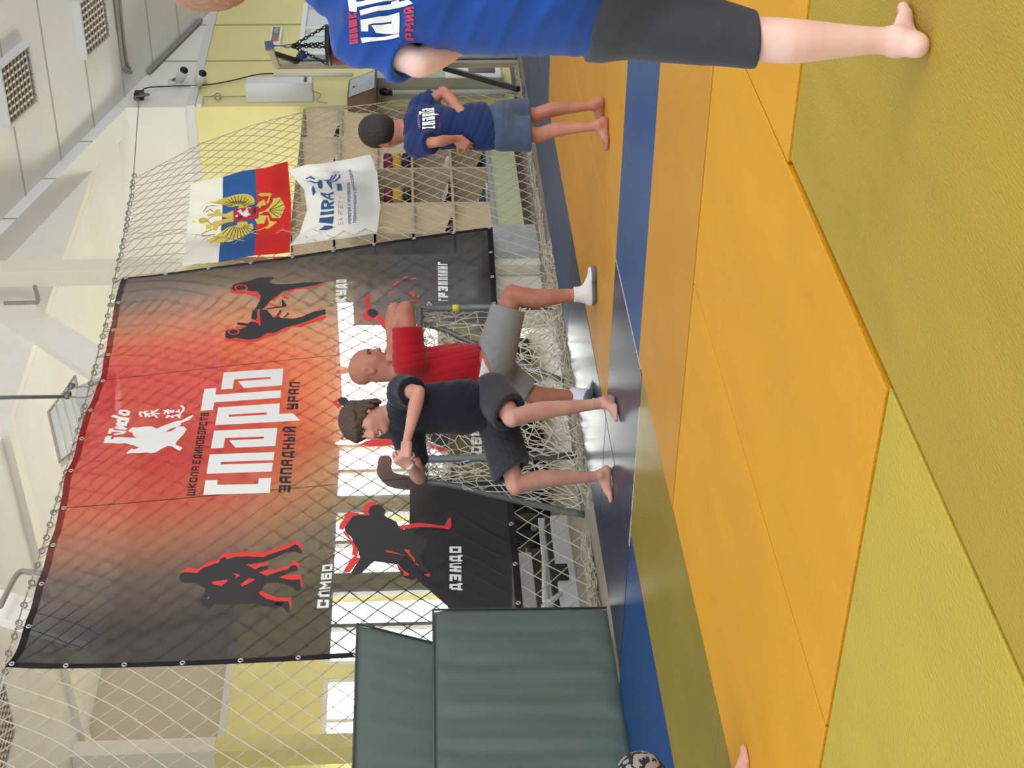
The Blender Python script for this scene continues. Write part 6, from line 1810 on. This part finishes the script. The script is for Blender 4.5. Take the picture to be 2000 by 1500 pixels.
C['hsz'] = .185; C['fsz'] = .25
C['handR'] = (-RH * .9 + ZZ * .1).normalized(); C['palmR'] = (-FH * .8 + ZZ * .5).normalized(); C['curlR'] = (1.2,) * 4; C['thumbR'] = 1
C['handL'] = (-RH * .9 + ZZ * .1).normalized(); C['palmL'] = (FH * .8 + ZZ * .5).normalized(); C['curlL'] = (1.2,) * 4; C['thumbL'] = 1
C['footR'] = RH * .97 + FH * .06
p_man = person('bald man in a red t-shirt and grey shorts lunging sideways in white socks', (C['anR'].x, C['anR'].y, 0))
RC = dict(t=.080, n=.062, a=.060, l=.094)
ob, tf, hf = build_body(p_man, C, RC, M_skin_c, .0058)
lat, fw, up = tf
tp, _ = torso(C['neck'], C['pel'], C['shL'], C['shR'], C['hipL'], C['hipR'], RC['t'])
wr = wrinkle([(ZZ + RH * 1.2, .06, .6), (ZZ * 1.2 - RH * .7, .08, .5), (RH + ZZ * .2, .05, .35)], 21)
garment(p_man, 'tshirt', C, .0055, M_tee_red, tp + [sleeve(C['shR'], C['elR'], .62, .086, .078), sleeve(C['shL'], C['elL'], .60, .082, .074), ('a', ell(at(900, 712, D), (.16, .112, .17), (lat, fw, up)), .06)], .010,
    [(at(948, 712, D), (-ZZ * .97 - RH * .20))], [sleeve_hole(C['shR'], C['elR'], .62, .066), sleeve_hole(C['shL'], C['elL'], .60, .064), (cone(C['neck'] + up * .015, C['neck'] + up * .2, .066, .13), .004)], wr, .010)
garment(p_man, 'undershirt', C, .0055, M_wcloth, [('a', ell(C['pel'] + up * .03, (.178, .132, .15), (lat, fw, up)), .05)], .010, [(at(938, 712, D), (ZZ * .97 + RH * .2)), (at(1000, 712, D), -ZZ)], [])
eR = C['hipR'].lerp(C['knR'], .80); eL = C['hipL'].lerp(C['knL'], 1.0)
dR = (C['knR'] - C['hipR']).normalized()
wr2 = wrinkle([(RH + ZZ * .5, .05, .7), (RH * .6 - ZZ, .07, .5), (RH, .028, .35)], 5)
garment(p_man, 'shorts', C, .0055, M_jersey, [('a', ell(C['pel'] - up * .01, (.175, .135, .125), (lat, fw, up)), .05), ('a', cone(C['hipR'], eR, .112, .092, dR), .05), ('a', cone(C['hipL'] - ZZ * .0, eL, .118, .088, (C['knL'] - C['hipL'])), .06)], .008,
    [(at(950, 705, D), (ZZ * .9 + RH * .05 + -RH * .45))], [(cone(eR - dR * .03, eR + dR * .1, .068, .07), .004)], wr2, .006)
face_parts(p_man, C['head'], hf, C['hh'], mat('brow_grey', rgb(120, 96, 84), .8), off=Vector(p_man.location), body=ob)
def sock(root, an, fwd, sz, side, heel, J, name='sock', upv=ZZ, top=.055):
    V = Vol(*bounds([an, an + Vector(fwd).normalized() * sz * .62, an - ZZ * heel], .14), .005)
    for t, q, k in foot_prims(an, fwd, sz, side, up=upv, heel_drop=heel): V.add(q, max(k, .02))
    V.add(cone(an - upv * .02, an + upv * top, .043, .041, True), .03)
    V.d -= .004
    o = sdf_mesh(name, V, M_wcloth, root, Vector(root.location))
    V.d -= .003
    u_ = Vector(upv).normalized(); V.plane(an - u_ * (heel - .024), u_)
    sdf_mesh('sock_sole', V, M_sole_g, o, Vector(root.location))
    return o
sock(p_man, C['anR'], C['footR'], .25, -1, C['anR'].z - .008, C)
fl = (RH * .55 + FH * .8).normalized()
sock(p_man, C['anL'] + ZZ * .0, (fl - ZZ * .45).normalized(), .24, 1, .062, C, upv=(ZZ + fl * .45).normalized())

# ------------------------------------------------------------------ the teenager in black, fists clasped at the chest
T = {}
D = 8.66
T['head'] = at(712, 823, D); T['hh'] = .236; T['face'] = (-RH * .74 - FH * .66 - ZZ * .14).normalized(); T['up'] = (ZZ - RH * .04 + FH * .02).normalized()
T['neck'] = at(770, 803, D + .04); T['pel'] = at(955, 788, D + .04)
T['shL'] = at(790, 764, D - .10); T['shR'] = at(792, 840, D + .12)
T['elL'] = at(818, 766, D - .33); T['wrL'] = at(795, 860, D - .34)
T['elR'] = at(818, 934, D - .06); T['wrR'] = at(800, 908, D - .27)
T['hipL'] = at(965, 768, D - .02); T['hipR'] = at(968, 812, D + .12)
T['knL'] = at(1000, 815, D - .24); T['anL'] = at(1168, 787, 8.55); T['anL'].z = .07
T['knR'] = at(1006, 946, D - .02); T['anR'] = at(1164, 930, 8.80); T['anR'].z = .068
T['backL'] = (FH * .7 + RH * .5).normalized(); T['backR'] = (RH * .8 + FH * .4).normalized()
T['hsz'] = .165; T['fsz'] = .235
T['footL'] = -FH * .86 - RH * .45; T['footR'] = -RH * .97 - FH * .2
T['handL'] = (-RH * .96 + ZZ * .10 - FH * .05).normalized(); T['palmL'] = (-FH * .55 + ZZ * .8).normalized(); T['curlL'] = (1.25, 1.25, 1.2, 1.15); T['thumbL'] = .9
T['handR'] = (RH * .45 + ZZ * .6 - FH * .5).normalized(); T['palmR'] = (-FH * .7 - RH * .6).normalized(); T['curlR'] = (1.0, 1.05, 1.1, 1.1); T['thumbR'] = .8
p_teen = person('smiling teenager in a black t-shirt and charcoal shorts in fighting stance, fists clasped', (T['anL'].x, T['anL'].y, 0))
RT = dict(t=.074, n=.050, a=.042, l=.080)
ob, tf, hf = build_body(p_teen, T, RT, M_skin_t, .005)
lat, fw, up = tf
tp, _ = torso(T['neck'], T['pel'], T['shL'], T['shR'], T['hipL'], T['hipR'], RT['t'])
wr = wrinkle([(ZZ + RH, .10, .8), (ZZ * 1.2 + RH * .5, .07, .5), (RH - ZZ * .6, .055, .35)], 31)
garment(p_teen, 'tshirt', T, .0052, M_tee_navy, tp + [sleeve(T['shL'], T['elL'], .50, .072, .064), sleeve(T['shR'], T['elR'], .62, .070, .066), ('a', ell(at(900, 795, D), (.15, .105, .17), (lat, fw, up)), .06)], .015,
    [(at(952, 790, D), -ZZ)], [sleeve_hole(T['shL'], T['elL'], .50, .048), sleeve_hole(T['shR'], T['elR'], .62, .046), (cone(T['neck'] + up * .012, T['neck'] + up * .2 - fw * .0, .062, .13), .004)], wr, .011)
eL = T['hipL'].lerp(T['knL'], .78); eR = T['hipR'].lerp(T['knR'], .80)
dL = (T['knL'] - T['hipL']).normalized(); dR = (T['knR'] - T['hipR']).normalized()
wr2 = wrinkle([(ZZ + RH * .8, .05, .7), (RH - ZZ * .4, .06, .6), (ZZ - RH * .3, .03, .3)], 8)
garment(p_teen, 'shorts', T, .0052, M_char, [('a', ell(T['pel'] - up * .02, (.155, .128, .11), (lat, fw, up)), .05), ('a', cone(T['hipL'], eL, .098, .098, dL - ZZ * .5), .05), ('a', cone(T['hipR'], eR, .100, .105, dR - ZZ * .4), .05)], .008,
    [(at(935, 790, D), ZZ)], [(cone(eL - dL * .03, eL + dL * .1, .072, .075), .004), (cone(eR - dR * .04, eR + dR * .12, .076, .08), .004)], wr2, .006)
face_parts(p_teen, T['head'], hf, T['hh'], M_hair, True, Vector(p_teen.location), ob)
l, f, u = hf; hh = T['hh']; c = T['head']
def HP(x, y, z): return c + (l * x + f * y + u * z) * hh
locks = []
rl = random.Random(12)
for k in range(60):      # fringe and side locks falling over brow, ears and nape
    a = -math.pi + 2 * math.pi * k / 60 + rl.uniform(-.05, .05)
    ca, sa = math.cos(a), math.sin(a)          # a = 0 forwards
    front = ca
    zb = .10 if front > .55 else (-.05 if front > .0 else (-.22 if front > -.5 else -.34))
    zb += rl.uniform(-.05, .05)
    x0, y0 = .30 * sa, -.04 + .37 * ca
    p0 = HP(x0 * .75, y0 * .75, .42); p1 = HP(x0 * 1.16, -.04 + .40 * ca * 1.06, .24); p2 = HP(x0 * 1.20 + .03 * math.sin(k * 1.7), -.04 + .405 * ca * 1.08, zb)
    locks.append((cone(p0, p1, .05 * hh, .06 * hh), .02)); locks.append((cone(p1, p2, .06 * hh, .028 * hh), .012))
locks += [(cone(HP(.12, -.40, -.1), HP(.16, -.36, -.42), .08 * hh, .04 * hh), .02), (cone(HP(-.1, -.42, -.1), HP(-.08, -.36, -.42), .08 * hh, .04 * hh), .02)]
hair_shell(p_teen, T, hf, mat('hair_brown_wavy', rgb(78, 58, 45), .5, bump=.7, bump_scale=160, stretch=(1, 1, .25)), .004, .017, [(HP(0, .42, .055) , (f * .85 - u * .25))] if False else [], locks, amp=.0028) if False else None
V = Vol(*bounds([c], hh * .85), .004)
V.add(ell(HP(0, -.05, .19), (.335 * hh + .012, .42 * hh + .012, .335 * hh + .016), (l, f, u)), 0)
V.plane(HP(0, .30, .10), (f * .75 - u * .75))
V.plane(HP(0, 0, -.12), -u)
for p, k in locks: V.add(p, k)
V.ripple(wrinkle([(l + f * .3, .016, 1), (f - l * .4, .013, .8), (l, .009, .5)], 14), .0028)
sdf_mesh('hair', V, mat('hair_brown_wavy', rgb(78, 58, 45), .5, bump=.7, bump_scale=160, stretch=(1, 1, .25)), p_teen, Vector(p_teen.location))
# wristband on the raised wrist
bm = BM(); wr_ = T['wrR']; tube(bm, [wr_ - T['handR'] * .012 - Vector(p_teen.location), wr_ + T['handR'] * .010 - Vector(p_teen.location)], .030, 14); obj('wristband', bm, mat('band_pale', rgb(214, 210, 196), .4, .3), p_teen, True)

# ------------------------------------------------------------------ the person in blue close at the right, back to the camera
Pf = {}
D = 3.30
Pf['head'] = at(432, -72, D - .08); Pf['hh'] = .235; Pf['face'] = (RH * .5 + FH * .86).normalized(); Pf['up'] = ZZ.copy()
Pf['neck'] = at(585, -62, D - .08); Pf['pel'] = at(1140, -58, D - .06)
lf = -RH * .86 + FH * .5
Pf['shL'] = at(702, 70, D); Pf['shR'] = at(702, -188, D - .16)
Pf['elL'] = at(818, 124, D - .06); Pf['wrL'] = at(952, 50, D + .10)
Pf['elR'] = at(850, -262, D - .18); Pf['wrR'] = at(1060, -262, D - .1)
Pf['hipL'] = at(1165, 18, D - .02); Pf['hipR'] = at(1165, -138, D - .12)
Pf['knL'] = at(1450, 74, D - .02); Pf['anL'] = at(1728, 80, 3.29); Pf['anL'].z = .066
Pf['knR'] = at(1450, -150, D - .1); Pf['anR'] = at(1745, -165, 3.16); Pf['anR'].z = .066
Pf['backL'] = (-RH * .5 - FH * .86); Pf['backR'] = Pf['backL']
Pf['footL'] = RH * .52 + FH * .85; Pf['footR'] = RH * .6 + FH * .8; Pf['fsz'] = .225; Pf['hsz'] = .16
Pf['handL'] = (RH * .8 - ZZ * .5 + FH * .2).normalized(); Pf['palmL'] = (FH * .8 - RH * .2).normalized()
Pf['handR'] = -ZZ; Pf['palmR'] = RH
p_fg = person('person in a royal blue t-shirt and slate shorts standing barefoot in the right foreground', (Pf['anL'].x, Pf['anL'].y, 0))
RF = dict(t=.078, n=.052, a=.036, l=.074, girdle=.45, wide=.92)
ob, tf, hf = build_body(p_fg, Pf, RF, M_skin_f, .0062)
lat, fw, up = tf
tp, _ = torso(Pf['neck'], Pf['pel'], Pf['shL'], Pf['shR'], Pf['hipL'], Pf['hipR'], RF['t'], 1, .45, .92)
wr = wrinkle([(ZZ * .6 + RH, .16, .8), (ZZ + RH * .5, .12, .5), (RH - ZZ * .3, .09, .3)], 41)
shirt_f = garment(p_fg, 'tshirt', Pf, .006, M_tee_royal, tp + [sleeve(Pf['shL'], Pf['elL'], .72, .046, .042, .05), sleeve(Pf['shR'], Pf['elR'], .6, .046, .042, .05),
    ('a', ell(at(930, -62, D - .08), (.152, .118, .20), (lat, fw, up)), .08), ('a', ell(at(1100, -60, D - .07), (.158, .125, .17), (lat, fw, up)), .08)], .010,
    [(at(1163, -20, D - .06), -ZZ)], [sleeve_hole(Pf['shL'], Pf['elL'], .72, .040), sleeve_hole(Pf['shR'], Pf['elR'], .6, .044), (cone(Pf['neck'] + up * .015, Pf['neck'] + up * .2, .062, .14), .004)], wr, .012)
eL = Pf['hipL'].lerp(Pf['knL'], 1.06); eR = Pf['hipR'].lerp(Pf['knR'], 1.06)
wr2 = wrinkle([(ZZ + RH * .7, .13, .6), (ZZ * .7 - RH, .10, .5)], 6)
garment(p_fg, 'shorts', Pf, .006, M_short_f, [('a', ell(Pf['pel'] - up * .02, (.160, .130, .13), (lat, fw, up)), .06), ('a', cone(Pf['hipL'], eL, .086, .049, -ZZ), .05), ('a', cone(Pf['hipR'], eR, .086, .052, -ZZ), .05)], .010,
    [(at(1140, -20, D), ZZ)], [(cone(eL + ZZ * .0, eL - ZZ * .1, .048, .05), .004), (cone(eR + ZZ * .0, eR - ZZ * .1, .05, .05), .004)], wr2, .006)
l, f, u = hf
hair_shell(p_fg, Pf, hf, mat('hair_reddish_blond', rgb(176, 128, 100), .5, bump=.6, bump_scale=220, stretch=(1, 1, .25)), .005, .010, [(Pf['head'] + f * .045 - u * .075, (f * .62 - u * .95)), (Pf['head'] - u * .05, (-u * .9 + f * .15))], amp=.002)
face_parts(p_fg, Pf['head'], hf, Pf['hh'], None, off=Vector(p_fg.location), body=ob)
pn = (-FH * .94 - RH * .34).normalized(); pn = -FH
org = at(742, 0, D - .1); s_ = (D - .1) / FPX
def fgc(pts): return [((-(y * .08)) * s_, -((660 + x * .08) - 742) * s_) for x, y in pts]
fg_letters = [
    ([(262, 90), (465, 105), (480, 215), (640, 210), (900, 140), (1150, 60), (1490, 15), (1512, 205), (1480, 218), (1100, 255), (740, 290), (482, 318), (470, 402), (288, 375)], []),
    ([(540, 380), (850, 340), (1100, 330), (1300, 300), (1310, 262), (1490, 222), (1500, 268), (1715, 238), (1828, 335), (1600, 372), (1100, 420), (555, 472)], []),
    ([(548, 540), (850, 542), (1200, 515), (1495, 468), (1500, 600), (1482, 868), (1350, 868), (910, 808), (860, 730), (805, 670), (1300, 655), (1305, 625), (740, 642), (725, 772), (552, 748)], []),
    ([(530, 878), (800, 898), (1120, 895), (1470, 875), (1482, 945), (1300, 965), (900, 978), (565, 998)], []),
    ([(540, -40), (740, -40), (735, 130), (552, 148)], []), ([(800, -60), (1250, -60), (1250, 5), (935, 82)], []),
]
shirt_print('back_print', [(fgc(o), []) for o, _ in fg_letters], M_inkw, p_fg, shirt_f, org, RH, ZZ, pn, .004, .02)
M_pred = mat('print_faded_red', rgb(196, 62, 92), .7)
def fgt(txt, c0, c1, c2, c3, w, gap): return text_polys(txt, fgc([c0, c1, c2, c3]), w, gap)
shirt_print('back_print_line', fgt('ПОВШК', (465, 990), (465, 400), (262, 400), (255, 990), .11, .18), M_pred, p_fg, shirt_f, org, RH, ZZ, pn, .004, .02)
shirt_print('back_print_line', fgt('РМИЙ', (1825, 1010), (1850, 395), (1640, 395), (1620, 1010), .11, .18) + fgt('Д', (1850, 210), (1860, -20), (1655, -20), (1655, 210), .16, .2), M_pred, p_fg, shirt_f, org, RH, ZZ, pn, .004, .02)

# ------------------------------------------------------------------ the person sitting at the left, mostly outside the picture
Sd = {}
D = 5.22
Sd['head'] = at(800, 1740, D + .1); Sd['hh'] = .23; Sd['face'] = RH.copy(); Sd['up'] = ZZ.copy()
Sd['neck'] = at(905, 1760, D + .1); Sd['pel'] = at(1385, 1735, D + .12); Sd['pel'].z = max(Sd['pel'].z, .12)
Sd['shR'] = at(960, 1750, D - .06); Sd['shL'] = at(960, 1755, D + .27)
Sd['elR'] = at(1180, 1700, D - .10); Sd['wrR'] = at(1255, 1600, D - .02)
Sd['elL'] = at(1170, 1700, D + .32); Sd['wrL'] = at(1250, 1600, D + .24)
Sd['hipR'] = at(1395, 1720, D + .03); Sd['hipL'] = at(1390, 1720, D + .22)
Sd['hipR'].z = Sd['hipL'].z = .11
Sd['knR'] = at(1262, 1532, D + .0); Sd['knL'] = at(1240, 1560, D + .26)
Sd['anR'] = at(1424, 1545, D - .0); Sd['anR'].z = .066; Sd['anL'] = at(1400, 1580, D + .26); Sd['anL'].z = .066
Sd['backR'] = -RH; Sd['backL'] = -RH; Sd['footR'] = RH * .99 - FH * .05; Sd['footL'] = RH; Sd['fsz'] = .225; Sd['hsz'] = .16
Sd['handR'] = (RH * .8 - ZZ * .4).normalized(); Sd['palmR'] = ZZ; Sd['handL'] = (RH * .8 - ZZ * .4).normalized(); Sd['palmL'] = ZZ
p_sit = person('barefoot person in black and white patterned shorts sitting at the left edge, mostly cut off', (Sd['pel'].x, Sd['pel'].y, 0))
ob, tf, hf = build_body(p_sit, Sd, dict(t=.074, n=.05, a=.040, l=.070), M_skin_t, .0065)
lat, fw, up = tf
tp, _ = torso(Sd['neck'], Sd['pel'], Sd['shL'], Sd['shR'], Sd['hipL'], Sd['hipR'], .074)
garment(p_sit, 'tshirt', Sd, .007, M_tee_blue, tp + [sleeve(Sd['shL'], Sd['elL'], .55, .066, .06), sleeve(Sd['shR'], Sd['elR'], .55, .066, .06)], .012, [(Sd['pel'] + ZZ * .04, -ZZ)], [(cone(Sd['neck'] + up * .015, Sd['neck'] + up * .2, .06, .13), .004)], wr, .006)
M_patt = bpy.data.materials.new('patterned_fabric'); M_patt.use_nodes = True
nt = M_patt.node_tree; b_ = nt.nodes['Principled BSDF']; b_.inputs['Roughness'].default_value = .8
tc = nt.nodes.new('ShaderNodeTexCoord'); nz = nt.nodes.new('ShaderNodeTexNoise'); nz.inputs['Scale'].default_value = 42; nz.inputs['Detail'].default_value = 3
rp = nt.nodes.new('ShaderNodeValToRGB'); rp.color_ramp.interpolation = 'CONSTANT'
rp.color_ramp.elements[0].color = rgb(26, 26, 30); rp.color_ramp.elements[1].position = .48; rp.color_ramp.elements[1].color = rgb(146, 140, 142)
nt.links.new(tc.outputs['Object'], nz.inputs['Vector']); nt.links.new(nz.outputs[0], rp.inputs[0]); nt.links.new(rp.outputs[0], b_.inputs['Base Color'])
eR = Sd['hipR'].lerp(Sd['knR'], 1.08); eL = Sd['hipL'].lerp(Sd['knL'], 1.05)
garment(p_sit, 'shorts', Sd, .007, M_patt, [('a', ell(Sd['pel'], (.16, .13, .115), (lat, fw, up)), .05), ('a', cone(Sd['hipR'], eR, .09, .072), .05), ('a', cone(Sd['hipL'], eL, .09, .072), .05)], .010, [(Vector((0, 0, .004)), -ZZ)], [], wr2, .005)
hair_shell(p_sit, Sd, hf, M_hair, .006, .012, [(Sd['head'] + hf[1] * .045 - hf[2] * .085, (hf[1] * .62 - hf[2] * .95))], amp=.002)
face_parts(p_sit, Sd['head'], hf, Sd['hh'], M_hair, off=Vector(p_sit.location), body=ob)
